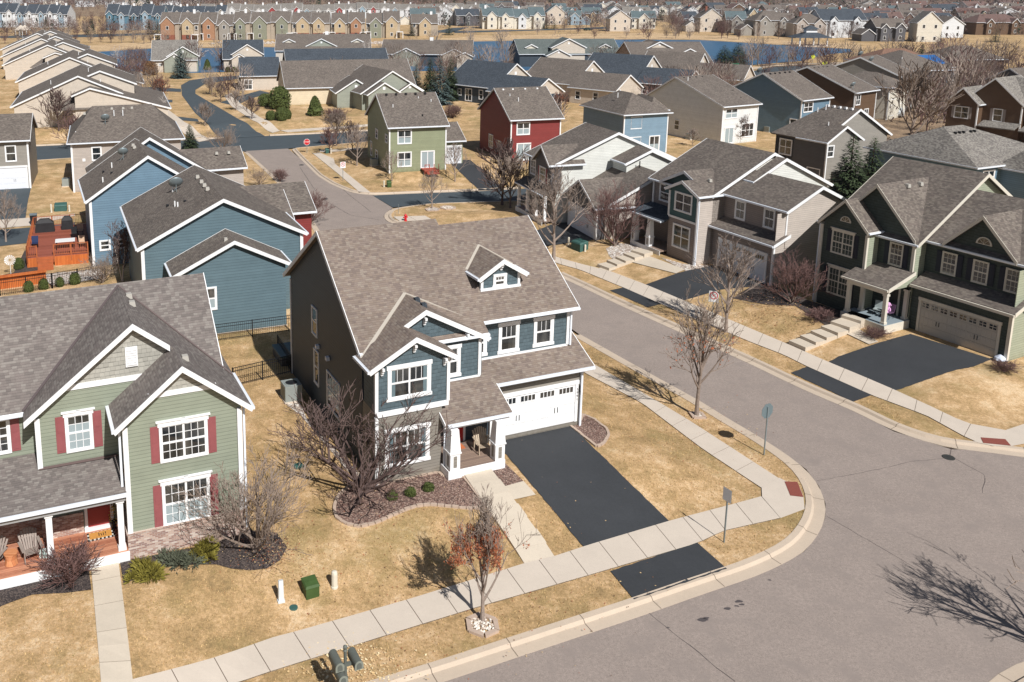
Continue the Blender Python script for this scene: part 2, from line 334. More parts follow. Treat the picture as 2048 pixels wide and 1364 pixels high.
# ---------------------------------------------------------------- house kit
def fp(face, c, s, d, z):
    return {'F': (s, c - d, z), 'B': (s, c + d, z), 'L': (c - d, s, z), 'R': (c + d, s, z)}[face]
def fbox(M, face, c, s0, s1, z0, z1, d0, d1, m=0):
    a = fp(face, c, s0, d0, z0); b = fp(face, c, s1, d1, z1); return M.box(a[0], b[0], a[1], b[1], z0, z1, m)
_rng = random.Random(5)
class House:
    def __init__(s, name, label, o, az, cat='house', roof=None, trim=None, group=None):
        s.o = Vector(o); s.az = az; s.root = empty(name, o, R(az), label, cat, group); s.walls = {}; s.roofmat = roof or ROOFT; s.trimmat = trim or WHITE
        s.M = {}; s.fas = MB(); s.rf = MB()
    def w(s, mat): return s.walls.setdefault(mat.name, (mat, MB()))[1]
    def part(s, name, mat):
        m = MB(); s.M[(name, len(s.M))] = (mat, m); return m
    def wing(s, ax, t0, t1, prof, z0=-.4, oe=.4, orr=.3, wall=None, rake=(1, 1), eave=(1, 1), th=.15, walls=True, w0=None, w1=None, open_end=(0, 0)):
        P = (lambda t, a, z: (t, a, z)) if ax == 'x' else (lambda t, a, z: (a, t, z))
        for (a, za), (b, zb) in zip(prof, prof[1:]):
            s.rf.hexa([P(t0, a, za - th), P(t1, a, za - th), P(t1, b, zb - th), P(t0, b, zb - th), P(t0, a, za), P(t1, a, za), P(t1, b, zb), P(t0, b, zb)])
            for k, t in enumerate((t0, t1)):
                if rake[k]:
                    e = -.035 if k == 0 else .035; u, v = (t + e, t + e * .0)
                    s.fas.hexa([P(u, a, za - .24), P(v, a, za - .24), P(v, b, zb - .24), P(u, b, zb - .24), P(u, a, za + .02), P(v, a, za + .02), P(v, b, zb + .02), P(u, b, zb + .02)])
        for k, (a, za) in enumerate((prof[0], prof[-1])):
            if eave[k]:
                sg = -1 if k == 0 else 1
                q0 = P(t0 - .02, a, za - .2); q1 = P(t1 + .02, a + sg * .03, za - .012); s.fas.box(q0[0], q1[0], q0[1], q1[1], q0[2], q1[2])
                q0 = P(t0 - .02, a + sg * .03, za - .15); q1 = P(t1 + .02, a + sg * .13, za - .03); s.part('gutter', GUT).box(q0[0], q1[0], q0[1], q1[1], q0[2], q1[2])
        if walls:
            def rz(y):
                for (a, za), (b, zb) in zip(prof, prof[1:]):
                    if a <= y <= b: return za + (zb - za) * (y - a) / (b - a)
            lo, hi = prof[0][0] + oe, prof[-1][0] - oe
            top = [(lo, rz(lo) - th - .01)] + [(a, z - th - .01) for a, z in prof[1:-1]] + [(hi, rz(hi) - th - .01)]
            a0 = t0 + orr if w0 is None else w0; a1 = t1 - orr if w1 is None else w1
            poly = [P(a0, lo, z0)] + [P(a0, a, z) for a, z in top] + [P(a0, hi, z0)]
            s.w(wall).prism(poly, Vector(P(a1, 0, 0)) - Vector(P(a0, 0, 0)))
    def hip(s, x0, x1, y0, y1, ze, zr, over=.4, wall=None, z0=-.4, walls=True, ridge=None):
        a0, a1, b0, b1 = x0 - over, x1 + over, y0 - over, y1 + over
        if ridge is None:
            if (x1 - x0) >= (y1 - y0): h = (b1 - b0) / 2; ridge = ((a0 + h, b0 + h), (a1 - h, b0 + h))
            else: h = (a1 - a0) / 2; ridge = ((a0 + h, b0 + h), (a0 + h, b1 - h))
        (rx0, ry0), (rx1, ry1) = ridge; alongx = abs(rx1 - rx0) >= abs(ry1 - ry0)
        v = [(a0,b0,ze),(a1,b0,ze),(a1,b1,ze),(a0,b1,ze),(rx0,ry0,zr),(rx1,ry1,zr),(a0,b0,ze-.12),(a1,b0,ze-.12),(a1,b1,ze-.12),(a0,b1,ze-.12)]
        f = [(0,1,5,4),(1,2,5),(2,3,4,5),(3,0,4)] if alongx else [(0,1,4),(1,2,5,4),(2,3,5),(3,0,4,5)]
        s.rf.add(v, f + [(0,1,7,6),(1,2,8,7),(2,3,9,8),(3,0,6,9),(6,7,8,9)])
        g = s.part('gutter', GUT)
        for q in ((a0-.1,a1+.1,b0-.1,b0-.003),(a0-.1,a1+.1,b1+.003,b1+.1)): g.box(*q, ze-.16, ze-.02)
        for q in ((a0-.1,a0-.003,b0-.003,b1+.003),(a1+.003,a1+.1,b0-.003,b1+.003)): g.box(*q, ze-.16, ze-.02)
        if walls: s.w(wall).box(x0, x1, y0, y1, z0, ze - .13)
    def slab(s, pts, th=.14, mat=None):
        """a free roof plane with thickness; pts in order"""
        (s.rf if mat is None else s.part('roof', mat)).prism([(p[0], p[1], p[2] - th) for p in pts], (0, 0, th))
    def corner(s, x, y, z0, z1, w=.13, name='corner_board'): s.part('corner_board', s.trimmat).box(x - w/2 , x + w/2, y - w/2, y + w/2, z0, z1)
    def band(s, face, c, s0, s1, z0, z1, d=.04, mat=None): fbox(s.part('trim_board', mat or s.trimmat), face, c, s0, s1, z0, z1, -.02, d)
    def window(s, face, c, s0, s1, z0, z1, n=1, style='plain', tw=.12, blind=0., head=None, fmat=None, shut=None, shw=.35, key=False, sillw=0., name='window', curtain=False):
        F = MB(); G_ = MB(); B_ = MB(); fm = fmat or s.trimmat; cur = []
        hd = head if head is not None else tw
        if tw > 0:
            fbox(F, face, c, s0 - tw, s0, z0, z1, -.02, .05); fbox(F, face, c, s1, s1 + tw, z0, z1, -.02, .05)
            fbox(F, face, c, s0 - tw - (.05 if hd > tw else 0), s1 + tw + (.05 if hd > tw else 0), z1, z1 + hd, -.02, .065); fbox(F, face, c, s0 - tw - sillw, s1 + tw + sillw, z0 - tw, z0, -.02, .06)
        if key:
            m = (s0 + s1) / 2; fbox(F, face, c, m - .09, m + .09, z1 + .02, z1 + hd + .06, .065, .1); fbox(F, face, c, s0 - tw - .12, s1 + tw + .12, z1 + hd, z1 + hd + .06, -.02, .11)
        uw = (s1 - s0) / n; q = .045
        for i in range(n):
            a, b = s0 + i * uw, s0 + (i + 1) * uw; zm = (z0 + z1) / 2
            halves = [(z0, z1)] if style in ('fixed', 'slider') else [(z0, zm), (zm, z1)]
            for j, (u, v) in enumerate(halves):
                for bx in ((a, a+q, u, v), (b-q, b, u, v), (a+q, b-q, u, u+q), (a+q, b-q, v-q, v)): fbox(F, face, c, *bx, -.01, .03 if j else .022)
                ti = _rng.uniform(-.004, .004); P_ = [fp(face, c, a+q, .006+ti, u+q), fp(face, c, b-q, .006-ti, u+q), fp(face, c, b-q, .006-ti, v-q), fp(face, c, a+q, .006+ti, v-q)]
                G_.add(P_, [(0,1,2,3)])
                nx, nz = {'craft': (3, 1) if j == 1 else (1, 1), 'grid': (3, 2), 'grid4': (3, 2), 'plain': (1, 1), 'fixed': (1, 1), 'slider': (1, 1), 'two': (2, 1)}[style]
                for k in range(1, nx): x = a + q + (b - a - 2*q) * k / nx; fbox(F, face, c, x-.012, x+.012, u+q, v-q, .0, .018)
                for k in range(1, nz): z = u + q + (v - u - 2*q) * k / nz; fbox(F, face, c, a+q, b-q, z-.012, z+.012, .0, .018)
            if blind > 0:
                lo = z0 + (z1 - z0) * (1 - blind) if blind < 1 else z0 + q
                P_ = [fp(face, c, a+q, .011, lo), fp(face, c, b-q, .011, lo), fp(face, c, b-q, .011, z1-q), fp(face, c, a+q, .011, z1-q)]
                if blind < 0.99: P_ = [fp(face, c, a+q, .011, z0+q), fp(face, c, b-q, .011, z0+q), fp(face, c, b-q, .011, z0+q+(z1-z0)*blind), fp(face, c, a+q, .011, z0+q+(z1-z0)*blind)]
                B_.add(P_, [(0,1,2,3)])
            if curtain:
                for sg, (x0_, x1_) in (((-1), (a+q, a+q+uw*.2)), (1, (b-q-uw*.2, b-q))):
                    if (i == 0 and sg > 0 and n > 1) or (i == n-1 and sg < 0 and n > 1): continue
                    cm = MB(); cm.add([fp(face, c, x0_, .011, z0+q), fp(face, c, x1_, .011, z0+q), fp(face, c, x1_, .011, z1-q), fp(face, c, x0_, .011, z1-q)], [(0,1,2,3)]); cur.append(cm)
        w = F.build(name, fm, s.root)
        g = G_.build('pane', GLASS, w)
        if B_.v: B_.build('blind', BLIND, w)
        for cm in cur: cm.build('curtain', CURT, w)
        if shut:
            for x0_, x1_ in ((s0 - tw - shw, s0 - tw - .01), (s1 + tw + .01, s1 + tw + shw)):
                m = MB(); fbox(m, face, c, x0_, x1_, z0 - tw*.5, z1 + tw*.5, -.01, .035)
                for (u, v) in ((z0, (z0+z1)/2 - .06), ((z0+z1)/2 + .06, z1)): fbox(m, face, c, x0_ + .07, x1_ - .07, u + .05, v - .02, .03, .05)
                m.build('shutter', shut, s.root)
        return w
    def garage(s, face, c, s0, s1, z0, z1, nwin=4, lites=4, mat=None, rows=1, handles=True, trim=.16):
        mat = mat or plain_door; D = MB(); W_ = MB(); G_ = MB()
        fbox(s.part('garage_trim', s.trimmat), face, c, s0 - trim, s0, z0, z1, -.02, .06); fbox(s.part('garage_trim', s.trimmat), face, c, s1, s1 + trim, z0, z1, -.02, .06); fbox(s.part('garage_trim', s.trimmat), face, c, s0 - trim - .04, s1 + trim + .04, z1, z1 + trim * 1.3, -.02, .075)
        h = (z1 - z0) / 4
        for k in range(4): fbox(D, face, c, s0, s1, z0 + k*h + .008, z0 + (k+1)*h - .008, -.02, .012)
        fbox(D, face, c, s0, s1, z0, z1, -.03, .0)
        np_ = nwin * 2 if nwin else 8
        for k in range(3):
            for i in range(np_):
                a = s0 + (s1-s0) * (i + .12) / np_; b = s0 + (s1-s0) * (i + .88) / np_; fbox(D, face, c, a, b, z0 + k*h + .07, z0 + (k+1)*h - .07, .012, .022)
        d = D.build('garage_door', mat, s.root)
        if nwin:
            ww = (s1 - s0) / nwin
            for i in range(nwin):
                a, b = s0 + i*ww + ww*.12, s0 + (i+1)*ww - ww*.12; u, v = z1 - h + .1, z1 - .1
                G_.add([fp(face, c, a, .02, u), fp(face, c, b, .02, u), fp(face, c, b, .02, v), fp(face, c, a, .02, v)], [(0,1,2,3)])
                for k in range(lites + 1): x = a + (b-a)*k/lites; fbox(W_, face, c, x-.02, x+.02, u, v, .012, .03)
                for k in range(rows + 1): z = u + (v-u)*k/rows; fbox(W_, face, c, a, b, z-.018, z+.018, .012, .029)
            w = W_.build('window', mat, d); G_.build('pane', GLASS, d)
        if handles:
            for m in (.25, .75):
                hm = MB()
                x = s0 + (s1-s0) * m
                for e in (-.09, .09): fbox(hm, face, c, x+e-.015, x+e+.015, z0 + h*1.35, z0 + h*1.9, .02, .05)
                hm.build('handle', BLACKM, d)
    def door(s, face, c, s0, s1, z0, z1, mat, lite=True, trim=.12):
        F = MB(); fbox(F, face, c, s0-trim, s0, z0, z1, -.02, .05); fbox(F, face, c, s1, s1+trim, z0, z1, -.02, .05); fbox(F, face, c, s0-trim, s1+trim, z1, z1+trim, -.02, .055)
        F.build('door_frame', s.trimmat, s.root)
        D = MB(); fbox(D, face, c, s0, s1, z0, z1, -.02, .02)
        for u, v in ((.08, .45), (.5, .92)):
            fbox(D, face, c, s0 + .1, s1 - .1, z0 + (z1-z0)*u, z0 + (z1-z0)*v, .02, .032)
        d = D.build('door', mat, s.root); k = MB(); fbox(k, face, c, s1-.1, s1-.06, z0+.95, z0+1.1, .02, .08); k.build('handle', METALD, d)
    def column(s, x, y, z0, z1, w=.25, base=0., bw=.5, bz=.8):
        m = MB(); zz = z0
        if base:
            m.box(x-bw/2, x+bw/2, y-bw/2, y+bw/2, z0, z0+bz); m.box(x-bw/2-.05, x+bw/2+.05, y-bw/2-.05, y+bw/2+.05, z0+bz, z0+bz+.07); zz = z0 + bz + .07
            a, b = w*.78, w*.55; m.hexa([(x-a,y-a,zz),(x+a,y-a,zz),(x+a,y+a,zz),(x-a,y+a,zz),(x-b,y-b,z1),(x+b,y-b,z1),(x+b,y+b,z1),(x-b,y+b,z1)])
        else:
            m.box(x-w/2, x+w/2, y-w/2, y+w/2, z0, z1); m.box(x-w/2-.04, x+w/2+.04, y-w/2-.04, y+w/2+.04, z0, z0+.15); m.box(x-w/2-.04, x+w/2+.04, y-w/2-.04, y+w/2+.04, z1-.14, z1)
        c = m.build('column', s.trimmat, s.root)
        if base:
            p = MB(); p.box(x-.09, x+.09, y-bw/2-.012, y-bw/2, z0+.15, z0+bz-.12); p.box(x-bw/2-.012, x-bw/2, y-.09, y+.09, z0+.15, z0+bz-.12); p.build('inset_panel', TAUPE, c)
    def vent(s, x, y, z, w=.35, mat=None, name='roof_vent'):
        m = MB(); m.hexa([(x-w/2,y-w/2,z-.1),(x+w/2,y-w/2,z-.1),(x+w/2,y+w/2,z-.1),(x-w/2,y+w/2,z-.1),(x-w*.4,y-w*.4,z+.14),(x+w*.4,y-w*.4,z+.14),(x+w*.4,y+w*.4,z+.14),(x-w*.4,y+w*.4,z+.14)])
        m.build(name, mat or VENTM, s.root)
    def pipe(s, x, y, z, h=.5, mat=None): m = MB(); m.tube((x,y,z-.2),(x,y,z+h),.055,.055,8); m.build('vent_pipe', mat or WHITE, s.root)
    def downspout(s, x, y, z0, z1): s.part('downspout', GUT).box(x-.045, x+.045, y-.04, y+.04, z0, z1)
    def done(s):
        for mat, m in s.walls.values(): m.build('wall', mat, s.root)
        s.rf.build('roof', s.roofmat, s.root); s.fas.build('fascia', s.trimmat, s.root)
        for (n, _), (mat, m) in s.M.items(): m.build(n, mat, s.root)
        return s
plain_door = plain('garage_door_white', (.7,.72,.76,1), .45)
VENTM = plain('roof_vent_metal', S(170,166,158), .6)
FRAMES = {}
def frame(px_, py_, az, z=None):
    p = G(px_, py_); return Vector((p.x, p.y, .9 if z is None else z)), az
# ================================================================ the main house
o = Vector((*gz(752, 972, .9), .9)); AZ = 21.8
h = House('blue_house', 'taupe and slate-blue shingled house with white trim, asphalt drive and small porch in the middle', o, AZ, roof=ROOFM)
def rk(h, y, a, b):
    h.fas.hexa([(a[0], y-.035, a[1]-.24), (b[0], y-.035, b[1]-.24), (b[0], y, b[1]-.24), (a[0], y, a[1]-.24), (a[0], y-.035, a[1]+.02), (b[0], y-.035, b[1]+.02), (b[0], y, b[1]+.02), (a[0], y, a[1]+.02)])
def rp(y, y0, z0, k): return z0 + k * (y - y0)
h.wing('x', -.3, 6.6, [(1.35, 6.17), (7.55, 10.5), (14.0, 6.2)], wall=SHADEBROWN, w0=0, w1=6.35, rake=(1, 0), oe=.45)
h.wing('x', 6.6, 12.35, [(2.0, 6.52), (7.35, 10.18), (13.4, 6.2)], wall=SHADEBROWN, w0=6.35, w1=11.98, rake=(1, 1), oe=.5)
# big front gable and bay gable
h.wing('y', 1.25, 4.6, [(.03, 6.16), (3.1, 7.86), (6.55, 5.98)], wall=BLUES, oe=.2, w0=1.55, w1=3.2, z0=2.9, rake=(0, 0), eave=(0, 1)); rk(h, 1.25, (1.25, 6.835), (3.1, 7.86)); rk(h, 1.25, (3.1, 7.86), (6.55, 5.98))
h.wing('y', -.32, 1.6, [(-.42, 5.98), (1.88, 7.25), (4.12, 5.98)], wall=BLUES, oe=.42, w0=0, w1=1.55, z0=3.62, rake=(1, 0), eave=(1, 0))
h.w(TAUPE).box(.02, 3.4, .02, 2., -.5, 3.6); h.w(BLUES).box(-.0, 3.7, .0, .3, 3.6, 3.75)
h.w(BLUES).box(6.3, 11.99, 2.44, 3.1, 4.1, 6.3)
h.band('F', 0, -.03, 3.72, 3.46, 3.72, .06)
for x, y, a, b in ((.02, .02, -.3, 3.46), (.0, .0, 3.7, 5.9), (3.68, .0, 3.7, 5.9), (6.2, 1.55, 3.9, 5.85), (11.98, 2.44, 4.3, 6.3), (6.42, 2.43, 4.3, 6.2), (12.36, 1.52, -.2, 3.4), (6.95, 1.52, -.2, 3.0)): h.corner(x, y, a, b, .16)
h.corner(0, 13.5, 0, 6, .12)
# garage front and the long lower roof
h.w(TAUPE).box(6.9, 12.4, 1.5, 13.2, -.4, 3.35)
h.slab([(6.35, 1.0, 3.55), (12.75, 1.0, 3.55), (12.75, 2.5, 4.3), (6.35, 2.5, 4.3)]); h.slab([(12.0, 2.5, 4.3), (12.75, 2.5, 4.3), (12.75, 3.2, 4.65), (12.0, 3.2, 4.65)])
h.part('gutter', GUT).box(6.75, 12.77, .88, .997, 3.38, 3.52); h.fas.box(6.75, 12.75, 1.0, 1.06, 3.3, 3.4); h.fas.hexa([(12.75,1,3.3),(12.79,1,3.3),(12.79,3.2,4.4),(12.75,3.2,4.4),(12.75,1,3.57),(12.79,1,3.57),(12.79,3.2,4.67),(12.75,3.2,4.67)])
h.fas.box(6.42, 11.98, 2.36, 2.43, 4.24, 4.34); h.fas.box(3.7, 6.25, 1.47, 1.54, 3.84, 3.93)
h.garage('F', 1.5, 7.35, 12.0, .28, 2.42, 4, 4, mat=WHITE)
# porch
PF = .45
h.slab([(3.3, -.62, 2.78), (6.9, -.62, 2.78), (6.9, 1.6, 3.87), (3.3, 1.6, 3.87)]); h.part('gutter', GUT).box(3.4, 6.9, -.74, -.623, 2.62, 2.75)
h.fas.hexa([(3.26,-.62,2.56),(3.3,-.62,2.56),(3.3,1.6,3.64),(3.26,1.6,3.64),(3.26,-.62,2.8),(3.3,-.62,2.8),(3.3,1.6,3.89),(3.26,1.6,3.89)])
h.fas.hexa([(6.9,-.62,2.56),(6.94,-.62,2.56),(6.94,.98,3.3),(6.9,.98,3.3),(6.9,-.62,2.8),(6.94,-.62,2.8),(6.94,.98,3.57),(6.9,.98,3.57)])
h.part('porch_floor', DECKG).box(3.42, 6.42, -.85, 1.6, PF-.1, PF); h.part('porch_skirt', WHITE).box(3.4, 6.44, -.88, -.851, -.15, PF+.02); h.part('porch_skirt', WHITE).box(3.36, 3.4, -.88, 1.5, -.15, PF+.02); h.part('porch_beam', WHITE).box(3.45, 6.8, -.55, -.3, 2.45, 2.68)
h.w(SHADEBROWN).box(3.4, 6.9, 1.6, 1.75, 0, 3.3)
h.door('F', 1.6, 4.5, 5.4, PF, PF + 2.05, plain('red_door', S(176,44,40), .4)); h.window('F', 1.57, 4.68, 5.22, PF+.9, PF+1.85, 1, 'fixed', tw=.04, name='door_window')
h.column(3.72, -.6, PF, 2.5, .36, 1, .52, .85); h.column(6.15, -.6, PF, 2.5, .36, 1, .52, .85)
# windows
h.window('F', 0, .72, 2.62, 4.32, 5.72, 2, 'craft', tw=.16, head=.2, sillw=.06, curtain=True)
h.window('F', .02, .62, 2.6, .95, 2.55, 2, 'craft', tw=.16, head=.2, sillw=.06, curtain=True)
h.window('F', 1.55, 4.1, 4.98, 4.2, 5.55, 1, 'craft', tw=.16, head=.2, sillw=.05); h.window('F', 2.44, 7.95, 8.85, 4.55, 5.9, 1, 'craft', tw=.16, head=.2, sillw=.05); h.window('F', 2.44, 10.05, 10.95, 4.6, 5.9, 1, 'craft', tw=.16, head=.2, sillw=.05); h.window('F', 2.44, 6.05, 6.95, 4.6, 5.75, 1, 'plain', tw=.16, sillw=.05)
h.window('L', 0, 8.6, 9.4, 4.2, 5.7, 1, 'plain', tw=.07); h.window('L', 0, 8.4, 9.1, 1.4, 3.3, 1, 'plain', tw=.07); h.window('L', 0, 5.0, 6.9, 1.0, 2.9, 2, 'craft', tw=.07)
# dormer
dx0, dx1, dy = 7.35, 9.55, 3.55
zb = rp(dy, 2.0, 6.52, .684)
h.wing('y', dy - .35, 6.4, [(dx0 - .3, 8.35), ((dx0+dx1)/2, 9.2), (dx1 + .3, 8.35)], wall=BLUES, z0=7.0, oe=.3, w0=dy, w1=6.0, rake=(1, 0), eave=(1, 1), th=.12)
for x in (dx0, dx1): h.corner(x, dy, zb - .1, 8.3, .14)
h.fas.box(dx0 - .1, dx1 + .1, dy - .12, dy - .0, zb - .06, zb + .06)
h.window('F', dy, 8.15, 8.7, 7.72, 8.2, 1, 'craft', tw=.13, sillw=.04)
# gable brackets, valley flashings, vents, numbers, lamp
for x, y, z in ((1.88, -.02, 6.75), (.25, -.02, 5.85), (3.45, -.02, 5.85), (3.1, 1.5, 7.35), (5.4, 1.5, 6.2), ((dx0+dx1)/2, dy, 8.85)):
    m = MB(); m.box(x-.06, x+.06, y-.3, y, z-.02, z+.1); m.box(x-.06, x+.06, y-.1, y, z-.3, z); m.box(x-.05, x+.05, y-.22, y-.1, z-.14, z-.02); m.build('gable_bracket', WHITE, h.root)
def flash(h, a, b, w=.09, mat=None):
    a = Vector(a); b = Vector(b); d = (b-a).normalized(); u = d.cross(Vector((0,0,1))).normalized() * w; m = MB(); e = Vector((0,0,.05)); m.prism([a-u, a+u, b+u, b-u], e); m.build('valley_flashing', mat or FLASHM, h.root)
FLASHM = plain('flashing', S(186,178,166), .6)
yv = lambda z: 1.35 + (z - 6.17) / .698
flash(h, (-.3, yv(5.98) + .0, 6.0), (3.1, yv(7.86), 7.87)); flash(h, (6.5, 1.9, 6.45), (3.1, yv(7.86), 7.87), .05)
flash(h, (dx0-.3, 2+(8.35-6.52)/.684, 8.36), ((dx0+dx1)/2, 2+(9.2-6.52)/.684, 9.21), .07); flash(h, (dx1+.3, 2+(8.35-6.52)/.684, 8.36), ((dx0+dx1)/2, 2+(9.2-6.52)/.684, 9.21), .04)
for y in (2.2, 3.0): h.vent(3.4, y, 7.72, .3, ROOFD)
for y in (8.3, 6.6): m = MB(); m.box(-.2, -.02, y-.12, y+.12, 3.65, 3.85); m.build('dryer_vent', GUT, h.root)
def text(s, body, size, loc, rot, mat, parent=None, name='lettering', ext=.004, align='CENTER'):
    cu = bpy.data.curves.new(name, 'FONT'); cu.body = body; cu.size = size; cu.extrude = ext; cu.align_x = align; cu.align_y = 'CENTER'
    o = bpy.data.objects.new(name, cu); C.objects.link(o); dg = bpy.context.evaluated_depsgraph_get(); me = bpy.data.meshes.new_from_object(o.evaluated_get(dg)); bpy.data.objects.remove(o)
    me.materials.clear(); me.materials.append(mat); o = bpy.data.objects.new(name, me); C.objects.link(o); o.location = loc; o.rotation_euler = rot; o.parent = parent; return o
for i, ch in enumerate('5991'): text(None, ch, .2, (12.1, 1.43, 2.12 - i*.19), (R(90), 0, 0), BLACKM, h.root, 'house_number')
m = MB(); m.box(12.22, 12.36, 1.4, 1.5, 1.95, 2.3); m.box(12.25, 12.33, 1.36, 1.4, 1.8, 2.05); m.build('wall_lamp', METALD, h.root)
h.downspout(12.3, 1.38, 0, 3.3); h.downspout(3.46, -.2, .1, 2.6); h.downspout(12.1, 2.3, 4.3, 6.3)
main = h.done()
# ================================================================ green house at the left
o = Vector((*gz(260, 1118, .9), .9))
h = House('sage_house', 'sage green house with red shutters, brick base and long porch at the left edge', o, AZ, roof=ROOFG)
h.wing('x', -9.5, 4.75, [(2.6, 6.0), (6.85, 9.62), (11.2, 6.0)], wall=SAGE, oe=.4, rake=(0, 1), w0=-9.4, w1=4.3)
h.wing('y', 1.65, 7.0, [(-3.66, 5.96), (.78, 9.5), (5.2, 5.98)], wall=SAGE, oe=.47, w0=2.0, w1=4.5, rake=(0, 0), eave=(0, 0)); rk(h, 1.65, (-3.66, 5.96), (.78, 9.5)); rk(h, 1.65, (.78, 9.5), (2.25, 8.33))
h.wing('y', -.35, 3.2, [(-.33, 5.97), (2.4, 8.2), (5.2, 5.98)], wall=SAGE, oe=.4, w0=0, w1=2.2, rake=(1, 0), eave=(1, 1))
h.part('gutter', GUT).box(-9.5, -3.7, 2.48, 2.597, 5.83, 5.96)
def gpanel(h, pts, mat, c, d=.015):
    h.part('gable_panel', mat).prism([(x, c - d, z) for x, z in pts], (0, d - .004, 0))
gpanel(h, [(-1.95, 7.12), (3.5, 7.12), (.78, 9.25)], SHAKEG, 2.0); gpanel(h, [(1.25, 7.12), (3.6, 7.12), (2.4, 8.0)], SHAKEG, 0)
h.band('F', 2.0, -2.1, 3.3, 6.9, 7.14, .05); h.band('F', 0, 1.05, 3.8, 6.9, 7.12, .05)
h.w(BRICK).box(-.04, 4.84, -.06, 3, -.4, 1.12); h.part('brick_cap', BRICK).box(-.08, 4.9, -.1, 3., 1.12, 1.19)
h.corner(.08, .0, 1.19, 5.85, .2); h.corner(4.73, .0, 1.19, 5.85, .2); h.corner(-3.15, 2.0, 3.7, 5.9, .2); h.downspout(-.12, .2, 3.1, 5.8); h.downspout(4.95, .1, .2, 5.8)
for a, b in ((1.2, 3.0), (4.1, 5.6)): h.window('F', 0, 1.5, 3.3, a, b, 2, 'grid', tw=.09, head=.2, key=True, shut=SHUTR, blind=.45 if a < 2 else 0)
h.window('F', 2.0, -2.0, -1.1, 4.25, 5.75, 1, 'grid', tw=.1, head=.18, key=True, shut=SHUTR, blind=.72, shw=.36)
h.window('F', 3.0, -5.2, -4.3, 4.2, 5.6, 1, 'grid', tw=.1, shut=SHUTR, shw=.36)
m = MB(); m.box(.45, .95, 1.9, 1.99, 7.55, 8.4)
for k in range(7): m.box(.5, .9, 1.86, 1.9, 7.63 + k*.105, 7.69 + k*.105)
m.build('gable_louvre', WHITE, h.root)
# porch
h.slab([(-9.5, -.15, 3.12), (-.0, -.15, 3.12), (-.0, 2.05, 3.66), (-9.5, 2.05, 3.66)]); h.slab([(-9.5, 2.05, 3.66), (-3.2, 2.05, 3.66), (-3.2, 3.05, 3.9), (-9.5, 3.05, 3.9)])
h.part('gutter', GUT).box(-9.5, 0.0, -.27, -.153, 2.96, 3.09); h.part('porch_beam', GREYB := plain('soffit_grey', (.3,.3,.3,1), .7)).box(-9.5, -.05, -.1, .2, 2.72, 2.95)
flash(h, (-3.2, 1.95, 3.67), (-.1, 1.95, 3.67), .08, plain('valley_plum', S(106,90,88), .7)); flash(h, (-3.66, 2.6, 6.0), (.78, 6.75, 9.52), .06, plain('valley_plum2', S(92,82,82), .7)); flash(h, (5.1, 2.7, 6.1), (.78, 6.75, 9.52), .04, plain('valley_plum3', S(108,96,94), .7))
h.part('porch_floor', DECKR).box(-9.5, -.03, -.1, 3.0, .35, .47); h.part('porch_skirt', WHITE).box(-9.5, -.0, -.14, -.101, .0, .45)
h.w(BRICK).box(-9.4, -3.2, 2.2, 2.6, .3, 1.42); h.w(BRICK).box(-3.26, -1.62, 1.88, 2.02, .3, 1.4); h.w(SAGE).box(-9.4, -3.3, 2.28, 3, .3, 3.4)
h.door('F', 1.98, -1.45, -.52, .5, 2.55, plain('door_red_brown', S(150,56,52), .5)); h.part('door_step', WHITE).box(-1.6, -.4, 1.82, 1.98, .47, .6)
h.window('F', 2.26, -5.6, -4.7, 1.5, 2.6, 1, 'grid', tw=.1, shut=SHUTR)
for x in (-8.5, -5.75, -3.0, -.27): h.column(x, .12, .47, 2.75, .24)
h.vent(1.15, 5.9, 9.25, .3); h.vent(1.15, 4.8, 9.25, .3); h.vent(2.75, 1.0, 7.95, .3)
sage = h.done()
# ================================================================ grey-green house at the right
o = Vector((*gz(1629, 603, .9), .9)); 
h = House('dark_green_house', 'large dark green house with black shutters and half-round gable windows at the right edge', o, -63.8, roof=ROOFT, trim=CREAMT)
h.wing('x', -.35, 6.65, [(.85, 6.02), (7.8, 10.25), (14.6, 6.05)], wall=SAGE2, w0=0, w1=6.3, oe=.4)
h.wing('y', -.35, 3.5, [(-.08, 6.25), (1.9, 8.25), (3.85, 6.3)], wall=DKGREEN, w0=0, w1=3.0, oe=.25, rake=(1, 0), eave=(1, 1))
h.wing('y', .85, 7.4, [(.15, 6.2), (3.3, 9.5), (6.45, 6.2)], wall=DKGREEN, w0=1.2, w1=3, oe=.3, rake=(1, 0), eave=(0, 0), z0=5.9)
h.w(DKGREEN).box(0.02, 3.6, .01, 3, -.4, 6.0); h.w(SAGE2).box(3.585, 3.62, .05, 2, -.4, 6.0); h.w(DKGREEN).box(3.4, 6.28, 1.2, 2.5, -.4, 6.0)
h.wing('x', 6.3, 13.15, [(1.9, 6.2), (6.8, 9.2), (11.8, 6.2)], wall=DKGREEN, w0=6.25, w1=12.75, oe=.4, z0=3.0, rake=(0, 1)); h.wing('y', 1.75, 6.3, [(7.65, 6.3), (9.98, 8.7), (12.3, 6.3)], wall=DKGREEN, w0=2.25, w1=4, oe=.35, rake=(1, 0), eave=(0, 0), z0=5.8)
h.w(DKGREEN).box(6.35, 12.7, 1.3, 10, -.4, 3.2); h.w(SAGE2).box(12.7, 12.74, 1.33, 11.3, -.4, 5.9); h.w(SAGE2).box(12.6, 12.74, 1.33, 3, 3.1, 3.3)
